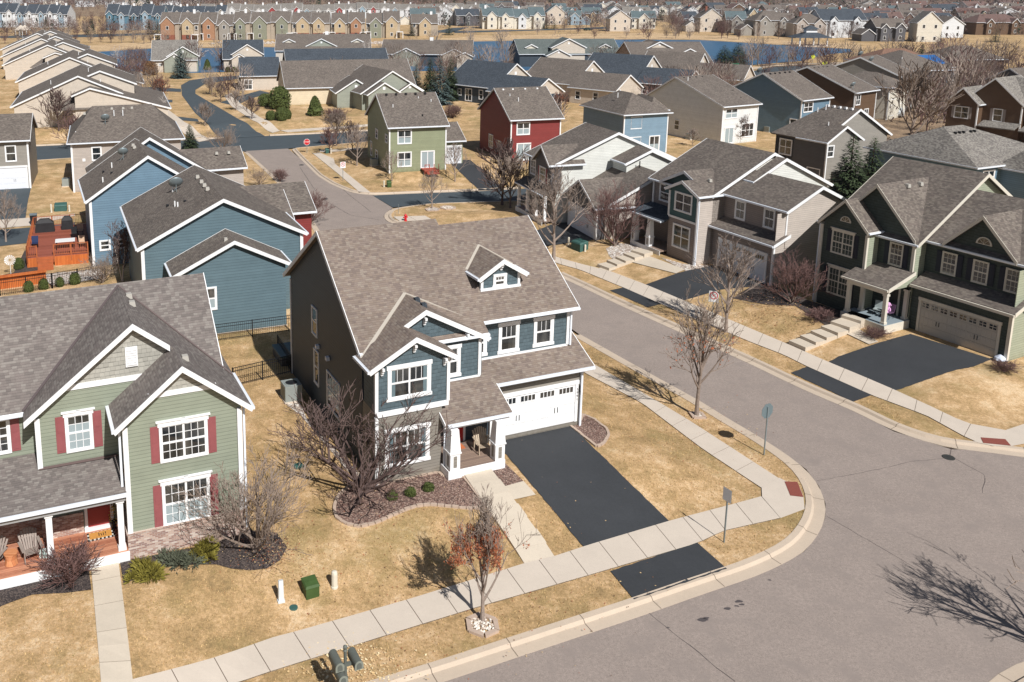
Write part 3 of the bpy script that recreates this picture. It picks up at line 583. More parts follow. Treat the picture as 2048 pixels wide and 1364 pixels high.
h.slab([(6.5, .75, 3.32), (13.1, .75, 3.32), (13.1, 2.35, 3.98), (6.5, 2.35, 3.98)]); h.part('gutter', CREAMT).box(6.5, 13.1, .63, .747, 3.1, 3.28); h.fas.hexa([(13.1,.75,3.1),(13.14,.75,3.1),(13.14,2.6,3.85),(13.1,2.6,3.85),(13.1,.75,3.36),(13.14,.75,3.36),(13.14,2.6,4.1),(13.1,2.6,4.1)])
h.garage('F', 1.3, 7.05, 12.0, .0, 2.2, 8, 2, mat=plain('garage_cream', (.5,.46,.4,1), .5), rows=2); h.corner(12.68, 1.3, -.2, 3.1, .2)
h.corner(.05, 0, -.2, 6.0, .2); h.corner(3.58, 0, 3.3, 6.0, .18); h.corner(6.2, 1.2, 3.9, 6.0, .2); h.downspout(-.1, -.05, .1, 6)
for a, b in ((1.1, 3.0), (4.15, 5.75)): h.window('F', .01, .95, 2.55, a, b, 2, 'grid', tw=.07, head=.16, key=True, shut=SHUTN, shw=.36)
h.window('F', 1.2, 4.55, 5.4, 4.1, 5.6, 1, 'grid', tw=.07, shut=SHUTN, shw=.36)
for x in (7.55, 9.55, 11.55): h.window('F', 2.25, x, x + .85, 4.2, 5.6, 1, 'grid', tw=.07, shut=SHUTN, shw=.36)
def halfround(h, x, z, c, r=.42):
    m = MB(); pts = [(x + r*math.cos(t), c-.06, z + r*math.sin(t)) for t in [math.pi*i/10 for i in range(11)]]; m.prism(pts, (0, .07, 0)); w = m.build('half_round_window', h.trimmat, h.root)
    k = .75; g = MB(); g.prism([(x + r*k*math.cos(t), c-.075, z + .05 + r*k*math.sin(t)) for t in [math.pi*i/10 for i in range(11)]], (0, .014, 0)); g.build('pane', GLASS, w)
    q = MB()
    for t in (45, 90, 135): q.tube((x, c-.08, z+.05), (x + r*k*math.cos(R(t)), c-.08, z+.05+r*k*math.sin(R(t))), .012, .012, 4)
    q.build('muntin', h.trimmat, w)
halfround(h, 1.85, 6.55, 0); halfround(h, 9.98, 6.75, 2.25, .5)
h.slab([(3.0, -1.45, 3.15), (6.45, -1.45, 3.15), (6.45, 1.25, 4.0), (3.62, 1.25, 4.0), (3.62, .0, 3.6), (3.0, .0, 3.6)]); h.part('gutter', CREAMT).box(3.0, 6.45, -1.57, -1.453, 2.98, 3.12)
h.part('trim_board', CREAMT).box(3.3, 6.3, -1.3, -1.1, 2.7, 2.98); h.w(SAGE2).prism([(6.3,-1.2,3.0),(6.3,1.3,3.0),(6.3,1.3,3.8)], (.04,0,0)); h.fas.hexa([(6.45,-1.45,2.9),(6.49,-1.45,2.9),(6.49,1.25,3.78),(6.45,1.25,3.78),(6.45,-1.45,3.18),(6.49,-1.45,3.18),(6.49,1.25,4.02),(6.45,1.25,4.02)])
PORB = plain('porch_floor_blue', (.24,.29,.32,1), .5)
h.part('porch_floor', PORB).box(3.2, 6.4, -1.4, 1.2, .5, .6); h.part('porch_skirt', CREAMT).box(3.16, 6.44, -1.44, -1.401, -.1, .58); h.part('porch_skirt', CREAMT).box(6.401, 6.44, -1.4, 1.2, -.1, .58)
for x, y in ((3.45, -1.15), (6.15, -1.15), (3.75, -.1), (6.15, 1.05)): h.column(x, y, .6, 2.72, .24)
h.door('F', 1.19, 4.6, 5.5, .6, 2.7, plain('door_dark', (.03,.03,.03,1), .4))
h.vent(3.7, 3.6, 9.2, .32); h.vent(3.7, 5.0, 9.2, .32)
green = h.done()
# ================================================================ tan house
o = Vector((*gz(*PT((1135, 970))[0], .9), .9))
h = House('tan_house', 'tan and taupe house with teal-green gable bay beside a dark asphalt drive', o, -66.9, roof=ROOFT)
h.wing('x', -7.6, .3, [(1.2, 5.95), (7.7, 9.1), (14.2, 5.95)], wall=TANS, w0=-7.2, w1=0, oe=.35)
h.wing('x', .3, 1.35, [(4.5, 7.1), (7.95, 8.78), (13.6, 6.1)], wall=PALE, w0=-.05, w1=1.1, oe=.35, z0=3, rake=(0, 1))
h.wing('y', -.32, 2.6, [(-3.68, 6.0), (-1.72, 6.95), (.28, 6.0)], wall=TEALS, w0=0, w1=1.6, z0=3.6, oe=.3, rake=(1, 0))
h.wing('y', .95, 4.0, [(-5.9, 6.05), (-2.95, 7.45), (0, 6.05)], wall=TEALS, w0=1.4, w1=3, z0=5, oe=.3, rake=(1, 0), eave=(0, 0))
h.w(BTAN).box(-3.38, -.02, .01, 3, -.4, 3.6); h.w(BTAN).box(-7.2, -3.3, 1.5, 3, -.4, 5.8); h.w(TANS).box(-.02, .0, .05, 3, -.4, 5.85)
h.band('F', 0, -3.4, .02, 3.48, 3.66); 
for x, y, a in ((-.02, 0, -.2), (-3.38, 0, 3.6), (-7.18, 1.5, 3.6)): h.corner(x, y, a, 5.8, .16)
h.downspout(.1, .0, 0, 5.8)
h.wing('x', .02, 6.85, [(2.4, 6.05), (5.95, 7.7), (9.5, 6.05)], wall=TANS, w0=0, w1=6.5, oe=.4, z0=3, rake=(0, 1)); h.w(BTAN).box(0, 6.45, 2.79, 3.2, 3.7, 5.9)
h.w(BTAN).box(0, 6.4, 1.8, 9, -.4, 3.3); h.w(TANS).box(6.4, 6.44, 1.83, 9.2, -.4, 5.8)
h.slab([(0.01, 1.3, 3.42), (6.8, 1.3, 3.42), (6.8, 2.85, 4.05), (.01, 2.85, 4.05)]); h.part('gutter', GUT).box(0.01, 6.8, 1.18, 1.297, 3.25, 3.39); h.fas.hexa([(6.8,1.3,3.2),(6.84,1.3,3.2),(6.84,3,3.9),(6.8,3,3.9),(6.8,1.3,3.45),(6.84,1.3,3.45),(6.84,3,4.15),(6.8,3,4.15)])
h.garage('F', 1.8, .9, 5.7, 0, 2.3, 4, 4, mat=plain_door); h.corner(6.38, 1.8, -.2, 3.2, .16); h.corner(6.45, 2.8, 3.8, 5.9, .14)
for x in (1.35, 4.35): h.window('F', 2.79, x, x + .9, 4.25, 5.65, 1, 'two', tw=.12)
h.window('F', 0, -2.65, -.8, 4.3, 5.75, 2, 'plain', tw=.12, blind=.0); h.window('F', .01, -2.65, -.8, 1.1, 2.95, 2, 'plain', tw=.12, blind=.0); h.window('F', 1.5, -6.3, -5.2, 4.2, 5.6, 1, 'plain', tw=.12); h.window('F', 1.5, -4.6, -3.7, 1.2, 2.6, 1, 'plain', tw=.12)
h.slab([(-7.45, -.75, 3.1), (-3.3, -.75, 3.1), (-3.3, 1.5, 3.75), (-7.45, 1.5, 3.75)], mat=ROOFD); h.part('gutter', GUT).box(-7.45, -3.4, -.87, -.753, 2.95, 3.08)
h.part('porch_floor', DECKG).box(-7.3, -3.4, -.7, 1.5, .3, .42); h.part('porch_skirt', WHITE).box(-7.3, -3.4, -.74, -.701, -.1, .42)
h.column(-7.05, -.45, .42, 2.95, .32, 1, .5, .8); h.column(-5.1, -.45, .42, 2.95, .32, 1, .5, .8)
h.vent(-1.2, 2.2, 6.85, .3)
tan = h.done()
# ================================================================ white twin house
o = Vector((*gz(*PT((290, 725))[0], .9), .9))
h = House('white_sided_house', 'pale sided house with porch and white garage between red house and tan house', o, -75, roof=ROOFT)
h.wing('x', -6.4, .3, [(.05, 5.95), (6.9, 8.85), (13.5, 5.95)], wall=PALE, w0=-6.1, w1=0, oe=.35)
h.wing('y', -.5, 3.4, [(-3.6, 5.9), (-1.5, 7.6), (.4, 5.95)], wall=DKGREY, w0=-.1, w1=1, oe=.3, z0=3.3, rake=(1, 0)); h.w(DKGREY).box(-6.1, -.05, .4, 1.5, -.4, 5.7)
h.window('F', .4, -5.5, -4.4, 4.0, 5.4, 2, 'grid', tw=.1, shut=SHUTN, shw=.3); h.window('F', -.1, -2.3, -1.1, 3.9, 5.3, 1, 'grid', tw=.1, shut=SHUTR, shw=.3)
h.slab([(-6.4, -.9, 2.95), (.25, -.9, 2.95), (.25, .5, 3.5), (-6.4, .5, 3.5)]); h.part('gutter', GUT).box(-6.4, .25, -1.02, -.903, 2.8, 2.92)
for x in (-6, -3.9, -1.9, 0): h.column(x, -.6, .35, 2.85, .26)
h.part('porch_floor', DECKG).box(-6.2, .1, -.85, .5, .25, .38); h.part('porch_skirt', WHITE).box(-6.2, .1, -.89, -.851, -.1, .4)
h.wing('x', .3, 3.0, [(6.2, 6.3), (9.0, 7.5), (12.4, 5.95)], wall=PALE, w0=0, w1=2.7, oe=.3, z0=2, rake=(0, 1))
h.wing('x', .02, 6.7, [(2.0, 3.1), (7.8, 6.0), (12.2, 3.8)], wall=BEIGE, w0=0, w1=6.35, oe=.4, rake=(0, 1)); h.wing('y', 1.2, 6.5, [(.2, 3.1), (3.3, 5.1), (6.6, 3.05)], wall=DKGREY, w0=1.6, w1=3, oe=.35, z0=-.3, rake=(1, 0))
h.garage('F', 1.6, .9, 5.9, 0, 2.2, 0, 4, mat=plain_door); h.corner(6.2, 1.6, 0, 3, .14); h.vent(-1.5, 1.5, 7.3, .3); h.pipe(3.2, 7.6, 6.0, .5, BLACKM)
white = h.done()
# ---------------------------------------------------------------- ground
HARD = []
def gridcut(pts, zf, off, name, mat, step=1., flat=None, kind='structure', thick=0., near=205):
    """lay a polygon (world xy) on the terrain: cut it along a grid so that it follows the slope"""
    HARD.append(list(pts)); bm = bmesh.new(); vs = [bm.verts.new((x, y, 0)) for x, y in pts]; f = bm.faces.new(vs); bmesh.ops.triangulate(bm, faces=[f])
    if flat is None:
        for ax in (0, 1):
            cs = [p[ax] for p in pts]; a = math.floor(min(cs) / step) * step; hi = max(cs); 
            if max(p[1] for p in pts) > near: hi = min(hi, near)
            while a < hi:
                a += step; no = (1, 0, 0) if ax == 0 else (0, 1, 0); co = (a, 0, 0) if ax == 0 else (0, a, 0)
                bmesh.ops.bisect_plane(bm, geom=bm.verts[:] + bm.edges[:] + bm.faces[:], dist=1e-5, plane_co=co, plane_no=no)
    co = np.array([v.co[:2] for v in bm.verts]); z = hts(co[:, 0], co[:, 1]) + off if flat is None else np.full(len(co), flat)
    for v, zz in zip(bm.verts, z): v.co.z = zz
    for f in bm.faces:
        if f.normal.z < 0: f.normal_flip()
    me = bpy.data.meshes.new(name); bm.normal_update(); bm.to_mesh(me); bm.free(); me.materials.append(mat)
    o = bpy.data.objects.new(name, me); C.objects.link(o)
    if kind: o['kind'] = kind
    return o
def W2(pix, sub=4):
    out = []
    for i, a in enumerate(pix):
        b = pix[(i + 1) % len(pix)]; n = sub if math.dist(a, b) > 40 else 1
        for k in range(n): out.append(tuple(G(a[0] + (b[0]-a[0])*k/n, a[1] + (b[1]-a[1])*k/n)[:2]))
    return out
xs = np.concatenate([np.linspace(-2600, -90, 12)[:-1], np.arange(-90, -46, 1.), np.arange(-46, 62, .5), np.arange(62, 130.1, 1.), np.linspace(130, 3400, 14)[1:]])
ys = np.concatenate([np.linspace(-60, 6, 6)[:-1], np.arange(6, 24, 1.), np.arange(24, 112, .5), np.arange(112, 175.1, 1.), [180, 190, 205], np.linspace(260, 5200, 20)])
X, Y = np.meshgrid(xs, ys); Zg = hts_raw(X.ravel(), Y.ravel()).reshape(X.shape)
nx = len(xs); me = bpy.data.meshes.new('ground')
vv = np.stack([X, Y, Zg], -1).reshape(-1, 3); ii = np.arange((len(ys) - 1) * nx).reshape(-1, nx)[:, :-1].ravel()
me.from_pydata(vv.tolist(), [], np.stack([ii, ii + 1, ii + 1 + nx, ii + nx], 1).tolist()); me.materials.append(LAWN)
me.polygons.foreach_set('use_smooth', [True] * len(me.polygons)); gr = bpy.data.objects.new('ground', me); C.objects.link(gr); gr['kind'] = 'structure'
gridcut(polyM, None, 0, 'street', ASPH, flat=0.0); gridcut(polyDark, None, 0, 'side_street', ASPHD, flat=.006); gridcut(polyCross, None, 0, 'cross_street', ASPHD, flat=.006)
gridcut([tuple(G(*p)[:2]) for p in B1], None, .05, 'curving_street', ASPHD, step=2)
# kerbs: an extruded profile of gutter pan and raised kerb along a pair of edges
def resample(pts, n):
    pts = [Vector((*p[:2], 0)) for p in pts]; L = [0]
    for a, b in zip(pts, pts[1:]): L.append(L[-1] + (b - a).length)
    out = []
    for k in range(n):
        s = L[-1] * k / (n - 1); i = max(j for j in range(len(L)) if L[j] <= s + 1e-6); i = min(i, len(pts) - 2); t = (s - L[i]) / max(L[i+1] - L[i], 1e-6); out.append(pts[i].lerp(pts[i+1], t))
    return out
def smooth(p, it=2):
    for _ in range(it): p = [p[0]] + [(p[i-1] + p[i] * 2 + p[i+1]) / 4 for i in range(1, len(p)-1)] + [p[-1]]
    return p
def kerb(inn, out=None, w=.75, side=1, name='kerb', n=None, mat=None):
    a = smooth(resample(inn, n or max(6, int(sum(math.dist(p, q) for p, q in zip(inn, inn[1:])) / .8))))
    M_ = MB(); rows = []
    for i, p in enumerate(a):
        d = (a[min(i+1, len(a)-1)] - a[max(i-1, 0)]); d.normalize(); nrm = Vector((-d.y, d.x, 0)) * side
        rows.append([(p + nrm * u)[:2] + (z,) for u, z in ((-.04, -.03), (-.04, .012), (w * .55, .03), (w * .68, .15), (w, .165), (w + .03, .03))])
    vg = MB(); vr = []
    for i, p in enumerate(a):
        d = (a[min(i+1, len(a)-1)] - a[max(i-1, 0)]); d.normalize(); nrm = Vector((-d.y, d.x, 0)) * side; vr += [(p + nrm * u)[:2] + (z,) for u, z in ((w - .05, .135), (w + .35, .134), (w + .7, .126))]
    vg.add(vr, [(i*3+j, i*3+j+1, (i+1)*3+j+1, (i+1)*3+j) for i in range(len(a)-1) for j in range(2)]); q = vg.build('verge', LAWN); q['kind'] = 'structure'
    V_ = [v for r in rows for v in r]; k = 6
    M_.add(V_, [(i*k+j, i*k+j+1, (i+1)*k+j+1, (i+1)*k+j) for i in range(len(rows)-1) for j in range(k-1)])
    o = M_.build(name, mat or CONCG); o['kind'] = 'structure'
    J = MB(); L = 0
    for i in range(1, len(a)-1):
        L += (a[i] - a[i-1]).length
        if L > 3.0:
            L = 0; r = rows[i]; d = (a[i+1] - a[i-1]).normalized() * .015
            for u in range(1, 4):
                p0, p1 = Vector(r[u]), Vector(r[u+1]); e = Vector((0, 0, .005)); J.add([p0-d+e, p0+d+e, p1+d+e, p1-d+e], [(0,1,2,3)])
    if J.v: q = J.build(name + '_joint', JOINT); q['kind'] = 'structure'; q.parent = o
    return o
kerb(Z0(curbA_in), side=1, w=.8); kerb(Z0([(1140,657),(1060,600),(960,555),(860,525),(760,505),(690,500),(650,480)]), side=1)
kerb(Z0(curbB_in[1:]), side=1, w=.75)
kerb(Z0(darkBot[::-1] + cornerN_in[1:] + [(800,448),(880,470),(1000,505)]), side=1, w=.5) if 0 else None
kerb(Z0([(1080,402)] + darkBot[::-1][:-1] + cornerN_in + [(820,452),(900,475)]), side=1, w=.7)
kerb(Z0(crossBot_r[::-1][:-1] + [(582,297)] + eastN_in[::-1][1:] + [(760,390)] + darkTop[::-1][1:] ), side=1, w=.6)
kerb(Z0(westN[::-1] + crossBot_l[::-1][1:]), side=1, w=.6) if 0 else None
kerb(Z0([(650,480)] + westN[::-1][1:] + [(492,303)] + crossBot_l[::-1][1:]), side=-1, w=.6) if 0 else kerb(Z0(([(650,480)] + westN[::-1][1:] + [(492,303)] + crossBot_l[::-1][1:])[::-1]), side=-1, w=.6)
kerb(Z0([(2120,1308),(2048,1318),(1990,1350),(1945,1400)]), side=1, w=.8)
kerb(Z0(crossTop_r[:-1] + [(540,272)]), side=-1, w=.5); kerb(Z0([(448,277)] + crossTop_l[1:]), side=-1, w=.5)
# sidewalks as slabs between two edges
def walk(le, ri, name='sidewalk', pitch=1.55, off=.05, mat=None, gap=.016, world=False):
    le = [Vector((*(p if world else G(*p)[:2]), 0)) if world else Vector((*G(*p)[:2], 0)) for p in le]; ri = [Vector((*G(*p)[:2], 0)) for p in ri]
    Ln = sum((b - a).length for a, b in zip(le, le[1:])); n = max(2, int(Ln / pitch)) ; sub = 2
    A = resample(le, n * sub + 1); B = resample(ri, n * sub + 1); M_ = MB(); J = MB()
    za = hts([p.x for p in A], [p.y for p in A]); zb = hts([p.x for p in B], [p.y for p in B])
    for i in range(n * sub):
        g0 = gap if i % sub == 0 else 0; g1 = gap if i % sub == sub - 1 else 0
        v = []
        for P_, Zz in ((A, za), (B, zb)):
            d = (P_[i+1] - P_[i]); L = d.length or 1; d = d / L
            v.append((P_[i] + d * g0, Zz[i] + off)); v.append((P_[i+1] - d * g1, Zz[i+1] + off))
        q = [(*p[:2], z) for p, z in (v[0], v[2], v[3], v[1])]; M_.prism([(x, y, z - .14) for x, y, z in q], (0, 0, .14))
        J.prism([(A[i].x, A[i].y, za[i]-.1), (B[i].x, B[i].y, zb[i]-.1), (B[i+1].x, B[i+1].y, zb[i+1]-.1), (A[i+1].x, A[i+1].y, za[i+1]-.1)], (0, 0, .1 + off - .012))
    HARD.append([tuple(p[:2]) for p in A] + [tuple(p[:2]) for p in B[::-1]]); o = M_.build(name, mat or CONC); o['kind'] = 'structure'; j = J.build(name + '_joint', JOINT, o); j['kind'] = 'structure'; return o
S2t = [(60,1420),(268,1360),(413,1322)] + P5((0,1018),(500,880),(900,765),(1640,535)) + [(1112,1113)] + P8((0,725),(370,615),(800,500))
S2b = [(90,1468),(482,1364)] + P5((0,1230),(960,930),(1350,810),(2048,610)) + P8((500,718),(620,660)) + [(1560,1037)]
walk(S2t, S2b); S1l = [(1100,700),(1172,748)] + P6((400,1060),(800,1364)) + P8((800,460)); S1r = [(1120,690)] + P6((90,810),(500,1050),(700,1170),(1000,1364)) + P8((880,415))
walk(S1l, S1r)
gridcut(W2([(1523,976),(1558,957),(1600,978),(1607,996),(1609,1020),(1561,1038),(1524,995)]), None, .05, 'ramp_apron', CONC, step=.6)
PAD = plain('tactile_red', S(130,72,62), .85, var=.15, vs=30)
gridcut(W2(P8((908,432),(968,434),(996,505),(935,498))), None, .062, 'tactile_pad', PAD, step=.6)
S3u = [(1050,478),(1110,514),(1160,528),(1218,542),(1289,569),(1363,600),(1582,692)] + P7((270,865),(650,1025),(1060,1215),(1280,1255)); S3l = [(1050,492),(1113,527),(1160,540),(1252,578),(1375,632),(1499,684)] + P7((20,825),(150,890),(520,1055),(830,1170),(1100,1320)) + [(1990,893)]
walk(S3u, S3l); gridcut(W2(P7((1280,1255),(1400,1215),(1400,1330),(1320,1345),(1210,1345),(1100,1320))), None, .045, 'ramp_apron', CONC, step=.6); gridcut(W2(P7((1140,1298),(1280,1308),(1312,1345),(1155,1330))), None, .062, 'tactile_pad', PAD, step=.6)
walk([(640,306),(668,318)] + PM((350,520),(560,690)), [(624,307)] + PM((215,455),(370,580),(490,690)))   # by the olive house
walk([(786,434),(850,432)], [(800,446),(865,440)], pitch=1.5)
walk([(463,186),(480,207),(520,235),(560,262)], [(448,192),(463,213),(505,241),(545,266)]); walk([(310,192),(330,215),(370,245),(420,280)], [(297,195),(316,222),(352,252),(398,284)])
walk([(560,261),(700,252),(760,246)], [(575,265),(700,256),(760,250)]); walk([(640,300),(720,296)], [(640,304),(720,300)])
# drives
_dj = random.Random(2)
def drv(pix, off=.035, name='driveway', mat=None):
    w = W2(pix, 5); P_ = [Vector((*a, 0)) for a in w]; out = []
    for a, b in zip(P_, P_[1:] + P_[:1]):
        n = max(1, int((b - a).length / .22)); n = min(n, 40) if a.y < 110 else 1; d = (b - a).normalized(); u = Vector((-d.y, d.x, 0))
        for k in range(n): q = a.lerp(b, k / n) + (u * _dj.uniform(-.025, .025) if n > 1 and k else Vector((0, 0, 0))); out.append((q.x, q.y))
    return gridcut(out, None, off, name, mat or DRIVE)
drv([(985,877),(1003,874),(1137,848),(1340,1045),(1167,1094)]); drv(P8((95,848),(500,715),(640,838),(205,982)))
drv(P7((740,706),(1205,850),(1100,893),(990,915),(650,1030),(272,868),(330,835),(550,760))); drv(P7((60,928),(152,893),(525,1053),(415,1093)))
drv([(1290,570),(1357,546),(1431,530),(1535,560),(1520,572),(1440,580),(1366,602)]); drv(P6((195,330),(290,308),(545,412),(440,440)))
drv(PT((150,790),(215,765),(400,690),(600,815),(500,825),(270,857),(170,880))); drv([(893,320),(940,320),(1010,378),(958,380)])
drv([(-40,374),(62,376),(56,402),(50,444),(-40,456)], mat=ASPHD)
gridcut(W2([(-60,444),(60,436),(150,428),(150,432),(60,452),(-60,462)]), None, .04, 'alley_kerb', CONC); 
drv([(-60,464),(55,456),(150,445),(150,458),(60,486),(-60,500)], mat=ASPHD, name='alley')
drv([(440,205),(480,192),(520,181),(540,186),(500,198),(470,212)], mat=ASPHD); drv([(252,176),(310,174),(362,178),(362,184),(300,182),(252,182)], mat=ASPHD, name='lane'); drv([(280,196),(345,200),(345,205),(280,203)], mat=ASPHD); drv([(310,228),(395,238),(398,244),(310,236)], mat=ASPHD)
# front walks
CONC2 = speck('warm_concrete', S(194,182,165), .08, 30., .16, .7)
def walkpoly(pix, name='front_walk', off=.06): return gridcut(W2(pix), None, off, name, CONC2, step=.7)
walkpoly(P4((1395,912),(1510,880),(1585,965),(1440,997)), off=.055); walk([(181,1120),(205,1400)], [(235,1108),(270,1400)], name='front_walk', pitch=1.3, mat=CONC2, off=.06)
def steps(a, b, w, n, name, z0, z1, wd=None):
    """terraced concrete walk from ground pixel a up to b"""
    Q = [G(a[0] + (b[0]-a[0])*k/n, a[1] + (b[1]-a[1])*k/n) for k in range(n+1)]; M_ = MB()
    for k in range(n):
        p = Vector((*Q[k][:2], 0)); q = Vector((*Q[k+1][:2], 0)); d = (q - p).normalized(); u = Vector((-d.y, d.x, 0)) * w / 2; zt = max(z0 + (z1 - z0) * (k + 1) / n, Q[k+1].z + .05)
        M_.prism([(v.x, v.y, zt - .7) for v in (p - u, p + u, q + u, q - u)], (0, 0, .7))
    o = M_.build(name, CONC2); o['kind'] = 'structure'; return o
def ramp(ca, cb, w, name, off):
    n = 7; Q = [G(ca[0] + (cb[0]-ca[0])*k/n, ca[1] + (cb[1]-ca[1])*k/n) for k in range(n+1)]; M_ = MB(); E = []
    for k, p in enumerate(Q):
        d = Q[min(k+1, n)] - Q[max(k-1, 0)]; d = Vector((d.x, d.y, 0)).normalized(); u = Vector((-d.y, d.x, 0)) * w / 2; E.append((p - u, p + u, d))
    for k in range(n):
        a, b, d = E[k]; c_, e, _ = E[k+1]; z0, z1 = Q[k].z + off * min(1, k / 2 + .2), Q[k+1].z + off * min(1, (k+1) / 2 + .2); j = Vector((d.y, -d.x, 0)) * (.05 if k % 2 else 0)
        v = [a + d*.012 + j, b + d*.012, e - d*.004, c_ - d*.004 + j]; M_.hexa([(q.x, q.y, z - .4) for q, z in zip(v, (z0, z0, z1, z1))] + [(q.x, q.y, z) for q, z in zip(v, (z0, z0, z1, z1))])
    HARD.append([tuple(e[0][:2]) for e in E] + [tuple(e[1][:2]) for e in E[::-1]]); o = M_.build(name, CONC2); o['kind'] = 'structure'
ramp((1080,1122), (951,942), 1.45, 'front_walk', .14)
steps(P7((95,785))[0], P7((460,635))[0], 1.35, 6, 'front_steps', H(*G(1593,696)[:2]) + .1, 1.5)
steps(P6((150,190))[0], P6((430,85))[0], 1.4, 5, 'front_steps', H(*G(1206,538)[:2]) + .1, 1.2)
walkpoly([(1263,525),(1290,510),(1370,540),(1352,548)]); walkpoly([(1692,668),(1712,655),(1757,685),(1738,690)]); walkpoly([(1196,538),(1215,530),(1232,540),(1218,544)])
# beds
def bed(pix, mat, name='rock_bed', off=.03, edge=True):
    w = W2(pix); gridcut(w, None, off, name, mat, step=.8)
    if edge:
        M_ = MB(); pts = resample(w + [w[0]], max(8, int(sum(math.dist(a, b) for a, b in zip(w, w[1:] + w[:1])) / .32))); r = random.Random(3)
        zs = hts([p.x for p in pts], [p.y for p in pts])
        for i in range(len(pts) - 1):
            a, b = pts[i], pts[i+1]; d = (b - a).normalized(); u = Vector((-d.y, d.x, 0)) * .07; a2 = a + d * .015; b2 = b - d * .015; z = zs[i] - .04; hh = .13 + r.uniform(-.015, .02)
            M_.prism([(*(a2-u)[:2], z), (*(a2+u)[:2], z), (*(b2+u)[:2], z), (*(b2-u)[:2], z)], (0, 0, hh))
        e = M_.build(name + '_edging', EDGEST); e['kind'] = 'structure'
bed(P4((600,905),(975,822),(1010,850),(1130,840),(1210,950),(1275,1040),(1180,1048),(1050,1035),(930,1024),(860,1030),(790,1050),(700,1090),(600,1135),(490,1162),(400,1140),(345,1100),(335,1040),(360,970),(410,925),(500,880),(585,870)), ROCK)
bed(P4((1290,815),(1375,745),(1420,790),(1512,880),(1395,912)), ROCK, edge=False); bed(P4((1800,535),(1865,500),(1880,462),(1960,505),(2025,555),(2040,590),(2010,640),(1968,668)), ROCK)
bed(P2((730,590),(800,615),(1300,520),(1500,430),(1700,450),(1765,540),(1720,620),(1640,670),(1540,682),(1420,670),(1330,645),(1180,645),(1050,655),(960,680),(760,765)), MULCH, 'mulch_bed', edge=False)
bed(P2((-60,780),(0,762),(540,630),(562,800),(400,820),(200,830),(60,880),(-60,930)), MULCH, 'mulch_bed', edge=False)
bed([(560,795),(583,770),(615,840),(700,930),(740,965),(722,975),(660,900),(600,830),(575,812)], RIVER, 'river_rock_bed', edge=False)
bed(PT((620,870),(700,840),(850,855),(870,880),(680,945),(640,915)), RIVER, 'river_rock_bed', edge=False); bed([(1320,515),(1365,528),(1425,532),(1440,545),(1385,545),(1372,543)], RIVER, 'river_rock_bed', edge=False)
bed(P6((990,380),(1180,260),(1500,400),(1690,460),(1754,540),(1600,560),(1400,430),(1200,420)), MULCH, 'leafy_bed', edge=False)
bed(PM((790,640+150),(835,625+150),(910,640+140),(960,800),(890,812)) if 0 else PM((880,785),(925,775),(968,785),(950,797),(890,798)), RIVER, 'tree_ring_rock')
# lake
WATER = NT('lake_water', .35); WATER.col(S(62, 98, 128)); WATER.b.inputs['Specular IOR Level'].default_value = .12
_w = WATER.noise(.5, 4, WATER.vmath('MULTIPLY', WATER.pos(), (1, .35, 1))); WATER.bump(_w, .5, .3)
lake = [(60,112),(150,106),(220,102),(300,97),(420,96),(520,94),(640,97),(760,96),(800,92),(870,86),(900,84),(1000,82),(1100,80),(1260,79),(1400,80),(1500,86),(1620,94),(1700,98),(1705,104),(1660,108),(1600,122),(1500,130),(1430,136),(1330,138),(1230,140),(1100,140),(1000,142),(900,142),(760,142),(640,146),(500,142),(380,146),(260,142),(215,136),(150,132),(60,130)]
gridcut([gz(x, y, .96) for x, y in lake], None, 0, 'lake', WATER.mat, flat=.96)
PATHM = plain('far_path', S(190,172,150), .9); 
gridcut([gz(x, y, 1.) for x, y in [(1455,165),(1474,152),(1510,141),(1545,134),(1600,131),(1680,129),(1680,133),(1600,139),(1570,148),(1545,160),(1520,175)]], None, 0, 'lakeside_road', ASPHD, flat=1.0)
gridcut([gz(x, y, 1.) for x, y in [(1400,148),(1440,150),(1490,136),(1540,131),(1600,127),(1690,124),(1690,126),(1600,129),(1545,133),(1500,140),(1450,154),(1400,152)]], None, 0, 'lakeside_path', PATHM, flat=1.02)
gridcut([gz(x, y, 1.) for x, y in [(1590,140),(1650,127),(1720,122),(1740,125),(1680,131),(1620,142)]], None, 0, 'pale_pavement', PATHM, flat=1.01)
for pts in ([(910,66),(1040,62),(1180,58),(1260,57),(1290,52),(1240,52),(1160,56),(1030,60),(905,62)], [(0,72),(120,70),(300,66),(330,68),(200,74),(0,76)], [(860,64),(905,56),(940,54),(900,66)]):
    gridcut([gz(x, y, .95) for x, y in pts], None, 0, 'far_road', ASPHD, flat=.97)
# ================================================================ middle-distance houses
def AT(x, y, z=.9): return Vector((x, y, z))
def mid(name, label, x, y, az, Wd, D, roof='gx', ze=5.7, rise=.58, wall=OLIVE, rm=ROOFT, split=.5, ridge=None, trim=WHITE, group=None):
    h = House(name, label, AT(x, y), az, roof=rm, trim=trim, group=group)
    if roof == 'gx': h.wing('x', 0, Wd, [(0, ze), (D * split, ze + rise * D * .5), (D, ze)], wall=wall); 
    elif roof == 'gy': h.wing('y', 0, D, [(0, ze), (Wd * split, ze + rise * Wd * .5), (Wd, ze)], wall=wall)
    else: h.hip(.35, Wd - .35, .35, D - .35, ze, ze + rise * min(Wd, D) * .5, wall=wall, ridge=ridge)
    for cx_, cy_ in ((.34, .4), (Wd - .34, .4)): h.corner(cx_, cy_, -.2, ze - .2, .16)
    h.Wd = Wd; h.D = D; h.ze = ze; return h
def wn_(h, *ws, c=.4, face='F', style='plain', **k):
    for s0, s1, z0, z1 in ws: h.window(face, c, s0, s1, z0, z1, 2 if (s1 - s0) > 1.2 else 1, style, tw=.11, **k)
